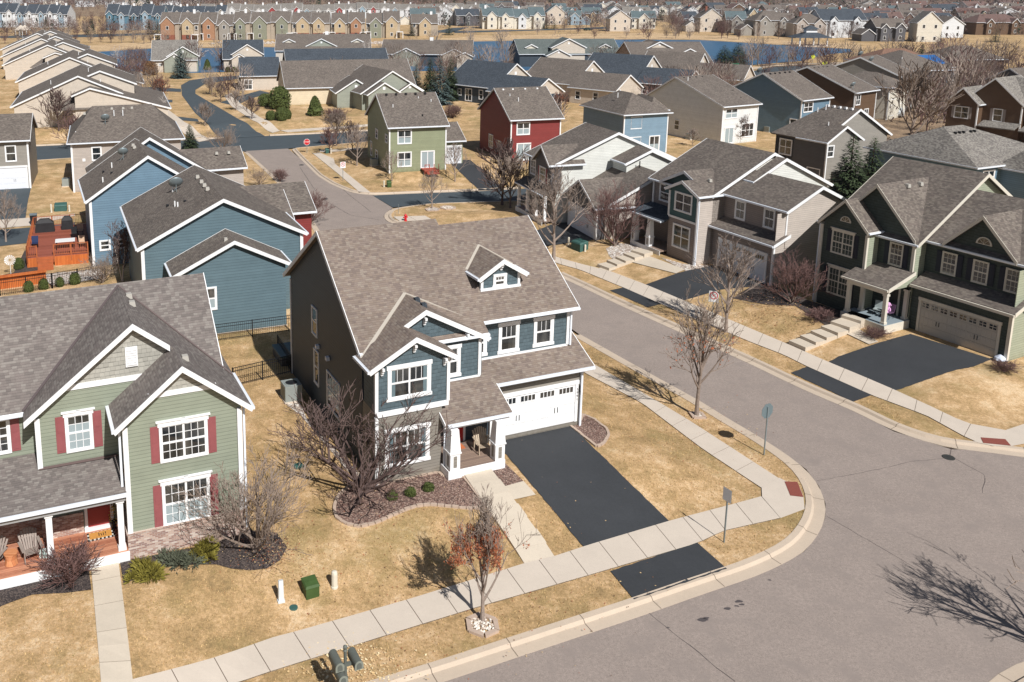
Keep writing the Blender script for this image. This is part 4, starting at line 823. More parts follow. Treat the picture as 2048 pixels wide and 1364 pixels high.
def acunit(x, y, az, label, size=.9, z=None):
    z = H(x, y) + .02 if z is None else z; t = empty('air_conditioner', (x, y, z), R(az), label, 'air conditioner'); w = size / 2
    m = MB(); m.box(-w, w, -w, w, .08, size*1.0)
    for k in range(9):
        a = -w + .04 + k * (2*w - .08) / 9; m.box(a, a + .03, -w - .012, -w, .14, size * .92); m.box(-w - .012, -w, a, a + .03, .14, size*.92); m.box(w, w + .012, a, a + .03, .14, size * .92)
    m.build('casing', ACM, t); m = MB(); m.box(-w-.05, w+.05, -w-.05, w+.05, -.05, .08); m.build('pad', CONC, t)
    m = MB(); m.lathe([(w*.82, size), (w*.82, size+.03), (w*.7, size+.03), (w*.7, size-.0)], 20); m.build('fan_guard', ACM, t); m = MB(); m.lathe([(w*.68, size+.003), (w*.68, size+.012)], 20)
    m.build('fan', BLACKM, t); return t
ACM = plain('ac_casing', S(150,156,152), .5, .2); DECKRED = plain('red_deck', S(156,76,60), .7, var=.15)
def roofdots(h, pts, mat=None, w=.3):
    for p in pts: h.vent(*p, w, mat)
def dish(h, x, y, z, az=200, r=.4):
    m = MB(); m.tube((x, y, z-.1), (x, y, z+.55), .03, .03, 6); m.tube((x-.3, y, z-.05), (x, y, z+.3), .02, .02, 4); m.build('dish_mast', METAL, h.root)
    m = MB(); m.lathe([(.001, 0), (r*.5, .04), (r*.85, .12), (r, .18), (r*.97, .18), (r*.5, .06), (.001, .02)], 18); d = m.build('satellite_dish', METAL, h.root, smooth=True); d.location = (x, y, z+.62); d.rotation_euler = (R(55), 0, R(az - h.az))
# steel-blue gable house behind the sage house
h = House('steel_blue_house', 'steel-blue house with a lower gable wing and satellite dish behind the black fence', AT(*gz(273.4, 495.1, 6.6)), 20, roof=ROOFT)
h.wing('y', -.3, 12.2, [(0, 5.7), (5.93, 8.65), (11.85, 5.7)], wall=STEEL, oe=.35); h.wing('y', -3.4, -.2, [(1.85, 4.5), (6.0, 6.5), (9.85, 4.55)], wall=STEEL, oe=.35, w0=-3.1, w1=0, z0=-1.2)
h.wing('x', 8, 14.6, [(6.6, 5.4), (10, 7.1), (13.4, 5.4)], wall=RED, rake=(0, 1)); h.wing('x', 8, 12.4, [(5.2, 5.3), (8.5, 6.9), (11, 5.5)], wall=STEEL, rake=(0, 1))
h.corner(.36, 0, 0, 5.6, .22); h.corner(11.5, 0, 0, 5.6, .22); h.part('foundation', CONC).box(2.15, 9.55, -3.13, -.3, -1.3, .08)
wn_(h, (3.85, 4.65, 1.9, 3.3), c=-3.1, blind=.5); dish(h, 3.8, 7.6, 7.6, 200, .55); dish(h, 2.7, 3.5, 7.1, 200, .01) if 0 else None
roofdots(h, [(5.5, y, 8.55) for y in (6.2, 4.9, 3.6, 8)]); h.pipe(3.2, 4.2, 7.2); h.pipe(3.35, 3.8, 7.3, .4); h.pipe(3.6, 8.3, 7.4); h.vent(5.6, -2.4, 6.35, .25); h.vent(3.9, 4.0, 7.6, .22, BLACKM); h.vent(2.8, 5.2, 7.1, .22, BLACKM)
bg_house = h.done()
h = House('sky_blue_house', 'sky-blue gabled house beside the red wood deck', AT(*gz(170.9, 402.8, 6.6)), 21, roof=ROOFT)
h.wing('y', 0, 9, [(0, 5.7), (5.16, 9.15), (10.3, 5.7)], wall=SKYB); h.wing('y', 7.6, 14, [(.9, 5.75), (6.3, 9.4), (11.7, 5.75)], wall=SKYB, w0=8, eave=(0, 1)); h.wing('x', 9, 15.6, [(9, 5.7), (12, 7.3), (15, 5.7)], wall=BEIGE, rake=(0, 1))
h.corner(.38, .3, -.6, 5.6, .22); wn_(h, (1.0, 1.7, 1.4, 2.1), (2.3, 3.0, 1.4, 2.1), c=.3); dish(h, 3.6, 4.5, 8.1, 200, .45); roofdots(h, [(4.7, 5.5, 8.95), (4.7, 6.6, 8.95), (13, 10.8, 6.9), (14.2, 10.8, 6.9)]); h.pipe(2.6, 4.6, 7.4); h.pipe(1.6, 2.0, 6.7); h.vent(1.9, 5.0, 7.0, .22, BLACKM); h.vent(2.4, 2.8, 7.3, .22, BLACKM)
sb_house = h.done()
h = House('beige_hip_house', 'beige hip-roofed house with a satellite dish behind the sky-blue house', AT(-33.8, 98.8), 16.5, roof=ROOFT); h.hip(.4, 12.4, .4, 13, 5.7, 8.9, wall=BEIGE, ridge=((2.8, 6.8), (9.6, 6.8)))
wn_(h, (2.6, 3.5, 3.6, 5), (1.6, 1.7, 3.6, 3.7)); h.wing('y', -1.6, 6, [(6.6, 5.7), (8.9, 7.2), (11.2, 5.7)], wall=BEIGE, eave=(1, 1)) if 0 else None
dish(h, 4.2, 3.0, 7.3, 200, .5); roofdots(h, [(1.9, 5.4, 8.2), (6.3, 6.0, 8.6), (7.3, 6.0, 8.6), (5, 6, 8.6)]); h.pipe(5.2, 4.6, 8.1); h.pipe(6.2, 4.6, 8.1); h.corner(.4, .4, 0, 5.6, .2); h.pipe(.9, 2, 6.2); h.done(); beige = h
h = House('grey_garage_house', 'grey-sided house with a white garage door cut by the left frame edge', AT(-50, 98.1), 15.2, roof=ROOFT); h.wing('x', 0, 11.6, [(0, 5.7), (5, 8.1), (10, 5.7)], wall=GREYS); wn_(h, (8.9, 9.9, 3.3, 5)); h.garage('F', .4, 5.8, 10.9, 0, 2.5, 0); h.corner(11.25, .4, 0, 5.5, .2); h.done()
# the row beyond the cross street
h = mid('olive_house', 'olive-green two-storey house with five roof vents and a small red deck', 2.0, 109.8, 13.9, 8.0, 12.1, wall=OLIVE)
wn_(h, (1.45, 3.1, 3.6, 5.2), (1.45, 3.1, .7, 2.4), blind=.4); h.window('F', .4, 4.5, 6.1, .35, 2.4, 2, 'slider', tw=.13, blind=.98)
wn_(h, (6.2, 7.2, 3.3, 4.4), (6.2, 7.2, .6, 1.6), (1.2, 2.2, 3.6, 4.5), (9.2, 10, .5, 2.3), c=.3, face='L')
h.wing('x', 7.7, 11.4, [(3.2, 3.1), (7, 5.0), (11, 3.1)], wall=OLIVE, rake=(0, 1)); h.garage('F', 3.6, 8.3, 10.8, 0, 2.3, 3, 4, trim=.12); roofdots(h, [(x, 5.6, 9.1) for x in (1.3, 2.6, 3.9, 5.2, 6.5)], BLACKM, .28); h.pipe(1.6, 3.5, 7.6); h.pipe(5.4, 5.0, 8.3); h.pipe(6.9, 4.3, 8.0); h.vent(5.0, 1.8, 6.8, .18, BLACKM); h.done(); olive = h
m = MB(); t = empty('red_deck', h.root.matrix_world @ Vector((0, 0, 0)) if 0 else AT(2.0, 109.8), R(13.9), 'small red wooden deck with steps behind the olive-green house', 'deck'); m.box(4.4, 6.3, -1.3, .35, .2, .35); m.build('deck_floor', DECKRED, t)
for k in range(3): m = MB(); m.box(4.6, 6.1, -1.6 - .28*k, -1.31 - .28*k, .0, .16 - .06 * k); m.build('step', DECKRED, t)
m = MB(); 
for x in (4.42, 5.0, 5.6, 6.2): m.box(x, x+.07, -1.3, -1.23, -.1, 1.1)
m.box(4.4, 5.0, -1.3, -1.25, 1.0, 1.08); m.build('railing', DECKRED, t)
h = mid('red_house', 'red-sided house with white-framed windows right of the olive-green house', 18.0, 116.0, 15.0, 7.7, 11.5, wall=RED, rise=.62)
wn_(h, (1.2, 2.9, 3.7, 5.2), blind=.5); h.window('F', .4, 1.3, 3.1, .3, 2.4, 2, 'slider', tw=.13, blind=.98); wn_(h, (6.3, 7.6, .9, 2.6), (3.6, 4.4, .9, 2.2), c=.3, face='L'); roofdots(h, [(x, 5.4, 9.0) for x in (1.2, 2.6, 4.4, 6.2)], WHITE, .26); h.pipe(1.7, 4.2, 8.1); h.pipe(2.5, 3.2, 7.7); h.done()
h = mid('blue_hip_house', 'light blue hip-roofed house between the red house and the grey-and-white house', 34.1, 120.8, 19.1, 7.7, 10.9, 'hip', wall=LBLUE, rise=.62); wn_(h, (1.5, 3.1, 3.7, 5.2), (1.5, 3.1, .7, 2.4)); h.window('F', .35, 4.6, 6.1, .2, 2.4, 2, 'slider', tw=.13, blind=.5); h.hip(7.2, 9.6, 4, 10, 5.5, 7.2, wall=LBLUE); h.pipe(2.0, 4.6, 7.6); h.vent(2.6, 3.0, 7.1, .2, BLACKM); roofdots(h, [(4.6, 8, 7.9), (6.2, 8.2, 7.2)], WHITE, .26); h.done()
h = mid('grey_white_house', 'white-and-grey two-storey house with a red-curtained window', 50.6, 128.8, 27, 7.9, 15.6, wall=siding('offwhite_siding', (.74,.75,.74,1)), split=.62, rise=.44); wn_(h, (1.0, 3.3, 3.9, 5.2), blind=.6); h.window('F', .4, 1.1, 2.8, .2, 2.4, 2, 'slider', tw=.13, blind=.98); h.window('F', .4, 4.5, 6.9, .9, 2.8, 3, 'plain', tw=.11)
wn_(h, (11.6, 13.2, .9, 2.6), (8.5, 9.4, 1.1, 2.5), c=.3, face='L'); roofdots(h, [(x, 9.2, 8.9) for x in (1.4, 2.6, 3.9, 5.2)], BLACKM, .26); h.pipe(1.2, 8.2, 8.7); h.vent(5.9, 2.2, 6.4, .2, BLACKM); h.vent(6.6, 4.4, 7.2, .2, BLACKM); h.done(); gwhite = h
h = mid('dark_blue_house', 'blue two-storey house with shaded side wall behind the grey-and-white house', 65.3, 135.8, 32, 7.9, 14.4, wall=SKYB, rise=.5); wn_(h, (1, 3.2, 3.8, 5.2)); wn_(h, (1.0, 2.0, .9, 2.6), c=.3, face='L'); roofdots(h, [(x, 6.7, 9.1) for x in (1.2, 2.4, 3.6, 5.0, 6.2)], BLACKM, .26); dish(h, 1.0, 8.4, 8.9, 200, .5); h.done()
h = mid('brown_house', 'brown-sided house with a satellite dish by its eave right of the dark blue house', 78.5, 145.5, 36, 7.8, 17.2, wall=BROWN, rise=.42); wn_(h, (.9, 2.2, 3.6, 5.2), (4.0, 5.3, 1, 2.6)); roofdots(h, [(x, 8.0, 9.0) for x in (1.2, 2.6, 4, 5.4)], BLACKM, .26); dish(h, .8, 1.0, 6.2, 200, .5); h.done()
h = mid('beige_front_house', 'hip-roofed house with beige front behind the brown house', 88.3, 152.9, 40, 8.2, 10.5, 'hip', wall=WARMW, rise=.5); wn_(h, (1.2, 3.2, 3.5, 5.2), (1.2, 3.2, .7, 2.4), (5, 6.3, .7, 2.4)); h.vent(3, 2, 6.6, .2, BLACKM); h.done()
h = mid('grey_twin_dish_house', 'grey gabled house with two satellite dishes on its roof edge', 98.1, 164.3, 42, 8.2, 17.7, wall=GREYS, rise=.42); wn_(h, (1.2, 3.2, 3.5, 5.2), (1.2, 3.2, .7, 2.4)); dish(h, .6, 7.0, 8.4, 200, .55); dish(h, 2.0, 9.5, 9.2, 200, .55); h.done()
h = mid('solar_house', 'hip-roofed dark grey house with blue solar panels near the right lakeshore', 106.5, 182, 14, 14, 15, 'hip', wall=DKGREY, rise=.5, rm=ROOFT)
h.wing('x', 12, 20, [(6, 5.5), (11, 8), (16, 5.5)], wall=WARMW, rake=(0, 1))
m = MB(); m.prism([(13.2, 7, 6.15), (18.6, 7, 6.15), (18.6, 10.2, 7.75), (13.2, 10.2, 7.75)], (0, 0, .06)); m.build('solar_panel', plain('solar_blue', (.03,.13,.35,1), .2), h.root); h.pipe(4, 4, 7.6); h.done()
h = House('charcoal_house', 'dark grey-sided house with two beige gable ends beside tall spruces', AT(47.6, 106.2), -65.7, roof=ROOFT)
h.wing('x', 2.4, 6.6, [(.6, 5.7), (6.4, 9.0), (12.2, 5.7)], wall=GREYS, w0=2.6, rake=(0, 1), eave=(0, 1)); h.slab([(0, 0, 5.7), (6.2, 0, 5.7), (6.2, 6.4, 9.0), (2.4, 6.4, 9.0)]); h.slab([(0, 0, 5.7), (2.4, 6.4, 9.0), (2.4, 12.2, 5.7), (0, 12.2, 5.7)][::-1])
h.w(DKGREY).box(.4, 6.3, .4, 3, -.4, 5.5); h.w(DKGREY).box(.4, 3, .4, 11.8, -.4, 5.5); h.wing('x', 3.6, 7.8, [(0, 5.72), (2.95, 7.4), (5.9, 5.72)], wall=GREYS, w0=3.8, rake=(0, 1), eave=(1, 1)); h.w(DKGREY).box(3.8, 7.46, .36, .4, -.4, 5.45)
wn_(h, (1.1, 2.7, 3.4, 5.1), (5.2, 6.8, .8, 2.4), c=.4); wn_(h, (.5, 1.4, 4.0, 5.2), c=7.5, face='R'); roofdots(h, [(x, 6.0, 8.9) for x in (2.6, 3.4, 4.2, 5.0, 5.8)], WHITE, .26); h.pipe(2.2, 4.8, 8.2); h.pipe(5.6, 2.6, 7.1); h.corner(7.5, .36, 0, 5.6, .16); h.pipe(2.8, 5.4, 8.6); h.done()
h = House('brown_shutter_house', 'dark brown house with taupe shutters and stepped gables at the upper right edge', AT(*gz(1348+1575/2.926, 822/2.926, .9)), -57, roof=ROOFB)
h.wing('y', -.3, 5, [(-.3, 5.9), (2.0, 8.2), (4.4, 5.9)], wall=BROWN, oe=.3, w0=0, w1=4); h.wing('y', 1.2, 9, [(1.4, 6.2), (5.4, 9.8), (9.4, 6.2)], wall=BROWN, oe=.35, w0=1.5); h.wing('x', 5, 20, [(2.2, 6.2), (7, 9.6), (12, 6.2)], wall=BROWN)
h.window('F', 0, 1.1, 2.9, 3.7, 5.3, 2, 'plain', tw=.1, shut=SHUTT); h.window('F', 0, 1.1, 2.9, .7, 2.2, 2, 'plain', tw=.1, shut=SHUTT); h.window('F', 1.5, 5.6, 6.7, 3.6, 5.3, 1, 'plain', tw=.1, shut=SHUTT); h.window('F', 2.6, 11, 12.1, 3.8, 5.4, 1, 'plain', tw=.1, shut=SHUTT)
h.corner(4.1, 0, 0, 5.8, .16); h.corner(9.1, 1.5, 2.6, 6, .16); h.slab([(4.4, -.4, 2.9), (9.2, -.4, 2.9), (9.2, 1.6, 3.6), (4.4, 1.6, 3.6)]); h.slab([(9.6, -.2, 2.8), (18, -.2, 2.8), (18, 2.6, 3.6), (9.6, 2.6, 3.6)]); h.done()
h = House('blue_banded_house', 'blue house with white band and wide grey hip roof behind the dark green house', AT(58.5, 85.4), 23, roof=ROOFB); h.hip(.4, 14, .4, 12, 5.7, 8.6, wall=SKYB, ridge=((3.4, 6.2), (6.4, 6.2))); h.w(CEDAR if 0 else BROWN).box(.38, 14.03, .37, 12.02, -.4, 3.2); h.band('F', .37, .35, 14.05, 3.2, 3.4, .05); h.hip(4.2, 14, -3.2, .4, 5.4, 7.8, wall=SKYB)
roofdots(h, [(3.6+.7*i, 5.0, 8.1) for i in (0, .9, 1.8, 3.4, 4.2)], BLACKM, .26); wn_(h, (1.6, 3.2, 3.9, 5.1), c=.4); h.done()
# cream town cottages in a row on the left
def unit(x, y, label, k=0, wall=CREAM):
    h = House('cream_cottage', label, AT(x, y), 16, roof=ROOFT if k else ROOFT, group='row of cream cottages on the left')
    h.wing('y', 0, 22, [(0, 3.6), (10.6, 8.3), (17.6, 5.2)], wall=wall, oe=.5, eave=(1, 0)); h.wing('y', -3, 20, [(9.5, 5.4), (12.4, 6.6), (25, 2.9)], wall=wall, oe=.5, rake=(1, 0), eave=(0, 1)); h.wing('y', 5, 20, [(11.5, 7.6), (14, 8.6), (20, 6.2)], wall=wall, oe=.5, eave=(0, 0), z0=3)
    h.slab([(6.5, -3, 3.2), (20, -3, 3.2), (14, .5, 5.6), (10.2, .5, 5.6)]); h.w(wall).box(9.6, 24, -2.5, 3, -.4, 3.1); h.w(wall).box(.6, 6, .5, 3, -.4, 3.4)
    h.window('F', .5, 1.6, 3.6, .2, 2.4, 2, 'slider', tw=.13); wn_(h, (4.6, 5.6, .9, 2.6), c=.5); wn_(h, (12, 13.4, .8, 2.4), (16, 17.4, .8, 2.4), c=-2.5); h.pipe(6, 6, 6.6); h.pipe(14, 4, 6.8); h.pipe(12, 12, 8.0); h.pipe(16, 9, 7.2, .6); h.done(); return h
unit(-58, 144, 'nearest cream cottage of the left row, with glass patio door and bare shrubs'); 
for i, (x, y, l) in enumerate([(-71.5,181,'cream cottage second from the front in the stepped row on the left'),(-89,218,'cream cottage third from the front in the stepped row on the left'),(-99.5,243,'cream cottage fourth from the front in the stepped row on the left'),(-110,269,'farthest cream cottage of the stepped row on the left')]): unit(x, y, l, 1)
h = House('cream_cottage', 'cream cottage wall with one window at the extreme left edge', AT(-78, 166), 16, roof=ROOFT); h.wing('y', 0, 14, [(-14, 3.4), (-6, 6.6), (1.6, 3.6)], wall=CREAM); wn_(h, (-.6, .5, 1, 2.6), c=.3); h.done()
# villas round the curving street
def villa(name, label, x, y, az, Wd, D, wall, rm, ze=3.2, rise=.6, gables=(), form='hip', base=None, wins=(), ridge=None, cup=0):
    h = House(name, label, AT(x, y), az, roof=rm)
    if form == 'hip': h.hip(.5, Wd-.5, .5, D-.5, ze, ze + rise*min(Wd, D)*.5, wall=wall, over=.5, ridge=ridge)
    elif form == 'gx': h.wing('x', 0, Wd, [(0, ze), (D/2, ze+rise*D/2), (D, ze)], wall=wall)
    else: h.wing('y', 0, D, [(0, ze), (Wd/2, ze+rise*Wd/2), (Wd, ze)], wall=wall)
    for gx, gw, gy, gz_, gm in gables:   # centre, width, face y, eave height, wall
        gh = rise * gw / 2; h.wing('y', gy, gy + (D*.5 if gh + gz_ < ze + rise*D/2 else D*.5), [(gx-gw/2, gz_), (gx, gz_+gh), (gx+gw/2, gz_)], wall=gm or wall, oe=.35, eave=(1, 1))
        if gw > 4: fbox(h.part('gable_vent', WHITE), 'F', gy + .31, gx-.25, gx+.25, gz_+gh*.35, gz_+gh*.35+.5, -.02, .03)
    if base: h.w(base).box(.45, Wd-.45, .44, D-.45, -.4, 1.2)
    for q in wins: wn_(h, q, c=.5 if form == 'hip' else .4)
    if cup: m = MB(); m.box(cup-.5, cup+.5, D/2-.5, D/2+.5, ze+rise*D/2-.6, ze+rise*D/2+.7); m.build('cupola', WHITE, h.root)
    h.done(); return h
GRN = siding('villa_green', (.3,.32,.27,1)); STONE = brickm('field_stone', [S(150,128,112), S(172,150,132), S(132,112,100)], S(150,140,130), .2, .4)
villa('cream_villa', 'long cream-walled villa with taupe roof beside clipped round bushes', -16.6, 172.4, 12, 26, 15, siding('pale_cream_siding', (.68,.58,.42,1)), ROOFT, 3.3, .62, [(12.8, 8, -6, 2.9, GRN)], 'gx')
villa('grey_green_villa', 'grey-green villa with white gable trim behind the olive-green house', -2, 165, 24, 13, 14, GRN, ROOFT, 3.2, .6, [(4.2, 7, -1.5, 3.1, GRN), (10, 5, -.5, 3.2, None)], 'gy', wins=((1, 2, .8, 2),))
villa('slate_roof_cottage', 'cream cottage with dark slate roof and garage left of the cream villa', -28.6, 196, 10, 9, 13, CREAM, ROOFD, 3.2, .55, (), 'gx', wins=((1, 2.6, .3, 2.3),)); villa('slate_roof_villa', 'villa with large dark slate roof behind the cream villa', -19, 203, 10, 24, 15, CREAM, ROOFD, 3.4, .62, [(4, 6, -1, 3.2, GRN)], 'gx')
def twin(name, label, x, y, az, rm, wall, k=1., gw=CREAM, L1=13, D1=14):
    h = House(name, label, AT(x, y), az, roof=rm); zr = 3.3 + .62 * D1 / 2
    h.wing('x', 0, L1, [(0, 3.3), (D1/2, zr), (D1, 3.3)], wall=gw, w0=.5); h.w(wall).box(.47, L1-.28, .37, 5, -1.2, 3.1); h.w(wall).box(.47, .52, .4, D1-.4, -1.2, 3.1)
    h.slab([(L1-.4, -.1, 3.2), (L1+2.2, -.1, 3.2), (L1+.1, 3.5, 4.5), (L1-.4, 3.5, 4.5)])
    h.wing('x', L1+.3, L1+11, [(-2.5, 3.1), (2.6, 5.9), (7.7, 3.1)], wall=gw, rake=(0, 1)); h.w(wall).box(L1+.8, L1+10.72, -2.13, 5, -.6, 2.9); h.w(wall).box(L1+10.6, L1+10.74, -2.1, 7, -.6, 2.7)
    wn_(h, (1.4, 2.2, 1.4, 2.4), (3.6, 4.4, 1.2, 2.4), (5.6, 7.2, .3, 2.6), (9.2, 10.1, .9, 2.6), c=.37); wn_(h, (L1+2, L1+3, .9, 2.4), (L1+6, L1+7, .9, 2.4), c=-2.13)
    fbox(h.part('gable_vent', WHITE), 'R', L1-.3, D1/2-.3, D1/2+.3, 5.4, 6.0, -.02, .04); h.done(); return h
twin('dark_slate_villa', 'brown-walled villa with dark slate roof and cream gable behind the red house', 14.6, 182, -48, ROOFD, SHADEBROWN)
twin('taupe_roof_villa', 'cream villa with taupe roof and small high windows behind the blue hip-roofed house', 31, 188, -46, ROOFT, CREAM)
twin('blue_slate_villa', 'brown villa with dark slate roof and pale gables right of the taupe-roofed villa', 44.5, 196, -40, ROOFD, SHADEBROWN, L1=14, D1=15)
twin('cream_gable_villa', 'cream-gabled villa with taupe roof partly behind the slate roofs', 60, 205, -36, ROOFT, CREAM)
villa('big_taupe_villa', 'very wide taupe-roofed villa with brick garages and small white dormers near the lake', 63, 216, 2, 19, 19, STONE, ROOFT, 4.2, .48, [(8, 6.5, 6.5, 7.4, CREAM), (15, 4, 5, 6.4, WARMW)], 'gx', wins=((11.5, 14, .2, 2.4), (15, 17.5, .2, 2.4)))
villa('sea_green_villa', 'villa with greenish slate roof, three dormers and brick gable by the lake', 41, 252, 3, 29, 15, SHADEBROWN, shingle('roof_shingle_sea', [S(96,102,98), S(108,112,108), S(88,94,90)]), 3.6, .5, [(14, 10, 0, 5.4, CREAM), (10.5, 7, -3, 3.4, CREAM), (4, 3.6, 2.4, 5.3, WARMW), (25, 3.6, 2.4, 5.3, WARMW)], 'gx')
villa('taupe_lake_villa', 'taupe-roofed villa with white front gables, a cupola and dark garage by the lake', 2.4, 256, -8, 26, 15, SHADEBROWN, ROOFT, 3.4, .48, [(7.5, 8, -1, 3.3, GRN), (21, 7, -2, 3.5, CREAM), (24, 5, -4, 3.2, CREAM)], 'gx', cup=14, wins=((5, 6.6, .4, 2.6), (8, 9.6, .4, 2.6)))
villa('chimney_villa', 'taupe-roofed villa with white chimney and two white dormers at the near shore', -28, 262, 2, 28, 18, CREAM, ROOFT, 3.8, .48, [(13.5, 9, 2, 5, GRN), (4, 3.6, 4, 6.1, WARMW), (24, 3.6, 4, 6.1, WARMW)], 'gx', cup=15)
villa('stone_base_villa', 'grey-roofed villa with white gables and stone base beside a blue spruce', -57.5, 236, 10, 12, 16, CREAM, ROOFB, 3.2, .6, [(6, 6, -1, 3.3, GRN), (8.2, 8.4, .6, 4.2, GRN)], 'gx', base=STONE, wins=((2, 2.8, 1.8, 2.3), (4, 4.8, 1.8, 2.3)))
villa('slate_gable_villa', 'small villa with dark slate roof and cream gables behind three round bushes', -39.5, 240, 8, 11, 15, CREAM, ROOFD, 3.2, .62, [(4.4, 4.6, -1, 3.3, CREAM), (6.6, 8.6, .6, 4.4, CREAM)], 'gx', wins=((2.6, 5, .3, 2),))
villa('white_dormer_house', 'blue-grey house with a white gable peeking from trees at the far right', 121, 165, 20, 11, 9, DKGREY, ROOFT, 5, .55, [(9, 4.5, -.8, 4, WARMW)], 'gx', wins=((2, 3, 2.8, 4),)); villa('rust_roof_house', 'pale house with rusty brown hip roof among bare trees on the right', 118, 212, 5, 17, 12, WARMW, shingle('roof_shingle_rust', [S(130,98,80), S(142,110,92), S(118,88,74)]), 4.6, .5, (), 'hip', wins=((4, 5, 1.6, 3.6), (8, 9, 1.6, 3.6))); villa('dark_hip_house', 'dark brown hip-roofed house behind bare trees at the right edge', 141, 222, 5, 16, 12, BROWN, ROOFT, 4.6, .5)
# ================================================================ trees and shrubs
def skel(seed, H_=1., trunk=.3, nmain=9, spread=38, levels=4, r0=.02, up=.25, lean=0., multi=1, clear=.25, twig=.003, dens=1., leafp=0., lowleaf=False, crook=.13, mainlen=.55):
    """bare tree of unit height: returns trunk, crown and leaf builders"""
    r = random.Random(seed); T = MB(); K = MB(); Lf = MB()
    def branch(M_, p, d, L, rad, lev):
        n = 4 if lev < levels - 1 else 3; sides = (6, 5, 4, 3, 3, 3)[min(lev, 5)]; pts = [p]; dirs = []
        for i in range(n):
            d = (d + Vector((r.uniform(-1,1), r.uniform(-1,1), r.uniform(-.6,1))) * crook + Vector((0,0,up * .25))).normalized(); p = p + d * (L / n); pts.append(p); dirs.append(d)
        for i in range(n):
            a = rad * (1 - .72 * i / n); b = rad * (1 - .72 * (i + 1) / n); M_.tube(pts[i], pts[i+1], max(a, twig), max(b, twig * .8), sides, cap=False)
        if lev < levels:
            k = int((3 + (levels - lev)) * dens + r.random()); 
            for j in range(k):
                t = r.uniform(.25, 1) if lev else 1; i = min(int(t * n), n - 1); q = pts[i].lerp(pts[i+1], t * n - i); dd = dirs[i]
                o = dd.orthogonal().normalized(); o.rotate(Matrix.Rotation(r.uniform(0, 6.283), 3, dd)); an = R(r.uniform(24, 52)); nd = (dd * math.cos(an) + o * math.sin(an)).normalized()
                branch(K, q, nd, L * r.uniform(.42, .68), rad * .5 * (1 - .35*t), lev + 1)
        elif leafp and (not lowleaf or pts[-1].z < .7):
            for _ in range(int(leafp)):
                q = pts[-1].lerp(pts[0], r.random()) + Vector((r.uniform(-.02,.02), r.uniform(-.02,.02), r.uniform(-.025,.01))); a = Vector((r.uniform(-1,1), r.uniform(-1,1), r.uniform(-1,1))) * .011; b = Vector((r.uniform(-1,1), r.uniform(-1,1), r.uniform(-1,1))) * .011
                Lf.add([q, q + a, q + a + b, q + b], [(0,1,2,3)])
    for m in range(multi):
        ang = 6.283 * m / multi + r.uniform(-.3, .3); ln = (lean if multi > 1 else 0)
        d = Vector((math.cos(ang) * ln, math.sin(ang) * ln, 1)).normalized(); p = Vector((0, 0, -.02)); base = p; n = 5; rt = r0 * (1 if multi == 1 else .6)
        top = (trunk + (.35 if multi == 1 else .1)); pts = [p]
        for i in range(n): d = (d + Vector((r.uniform(-1,1), r.uniform(-1,1), 0)) * .05).normalized(); p = p + d * top / n; pts.append(p)
        for i in range(n): T.tube(pts[i], pts[i+1], rt * (1.25 if i == 0 else 1 - .6*i/n), rt * (1 - .6*(i+1)/n), 8, cap=False)
        for j in range(max(2, nmain // multi)):
            t = clear + (1 - clear) * (j + .5) / max(2, nmain // multi); i = min(int(t * n), n-1); q = pts[i].lerp(pts[i+1], t*n - i); ph = j * 2.4 + r.uniform(-.4, .4) + ang; an = R(spread * (1.25 - .75 * t) + r.uniform(-6, 6))
            nd = Vector((math.cos(ph) * math.sin(an), math.sin(ph) * math.sin(an), math.cos(an))); L = min(mainlen, (1 - q.z)) * r.uniform(.75, 1.) * (1.15 - .25 * t)
            branch(K, q, nd, L * .62, rt * .55, 1)
        branch(K, pts[-1], d, (1 - pts[-1].z) * .55, rt * .45, 1)
    return T, K, Lf
def norm_to(ms):
    z = max(v[2] for m in ms for v in m.v) or 1
    for m in ms: m.v = [(a / z, b / z, c / z) for a, b, c in m.v]
PROTO = {}
def proto(key, gen, bm, lm=None, crown='crown'):
    T, K, Lf = gen; norm_to([T, K, Lf]) if T.v or K.v else None
    d = {}
    for nme, m, mat in (('trunk', T, bm[0] if isinstance(bm, tuple) else bm), (crown, K, bm[1] if isinstance(bm, tuple) else bm), ('leaves', Lf, lm)):
        if m.v:
            me = bpy.data.meshes.new(nme); me.from_pydata(m.v, [], m.f); me.materials.append(mat); me.update(); d[nme] = me
    PROTO[key] = d
proto('street_leaf', skel(11, trunk=.24, nmain=12, spread=42, levels=4, r0=.021, up=.5, twig=.002, dens=.85, leafp=16, lowleaf=True, mainlen=.72), BARKL, LEAFR)
proto('street_few', skel(12, trunk=.3, nmain=13, spread=44, levels=4, r0=.017, up=.45, twig=.0019, dens=.74, leafp=1, lowleaf=True, mainlen=.62, clear=.3), BARKG, LEAFR)
proto('street', skel(13, trunk=.28, nmain=12, spread=48, levels=4, r0=.017, up=.4, twig=.0019, dens=.75, mainlen=.68, clear=.25), BARKL)
proto('crab', skel(21, trunk=.05, nmain=12, spread=64, levels=4, r0=.04, up=.35, lean=.42, multi=3, twig=.0023, dens=.76, mainlen=1.0, crook=.2, clear=.15), BARKD)
proto('crab_red', skel(24, trunk=.08, nmain=12, spread=58, levels=4, r0=.034, up=.4, lean=.36, multi=4, twig=.0026, dens=.78, mainlen=.9, crook=.16, clear=.12), (BARKG, BARKR))
proto('shrubtree', skel(22, trunk=.12, nmain=14, spread=58, levels=4, r0=.04, up=.4, lean=.3, multi=3, twig=.0022, dens=.84, mainlen=1., crook=.12, clear=.15), BARKG)
proto('twigs', skel(23, trunk=.03, nmain=18, spread=48, levels=3, r0=.025, up=.2, lean=.7, multi=6, twig=.006, dens=1.3, mainlen=1., crook=.14, clear=.1), BARKR)
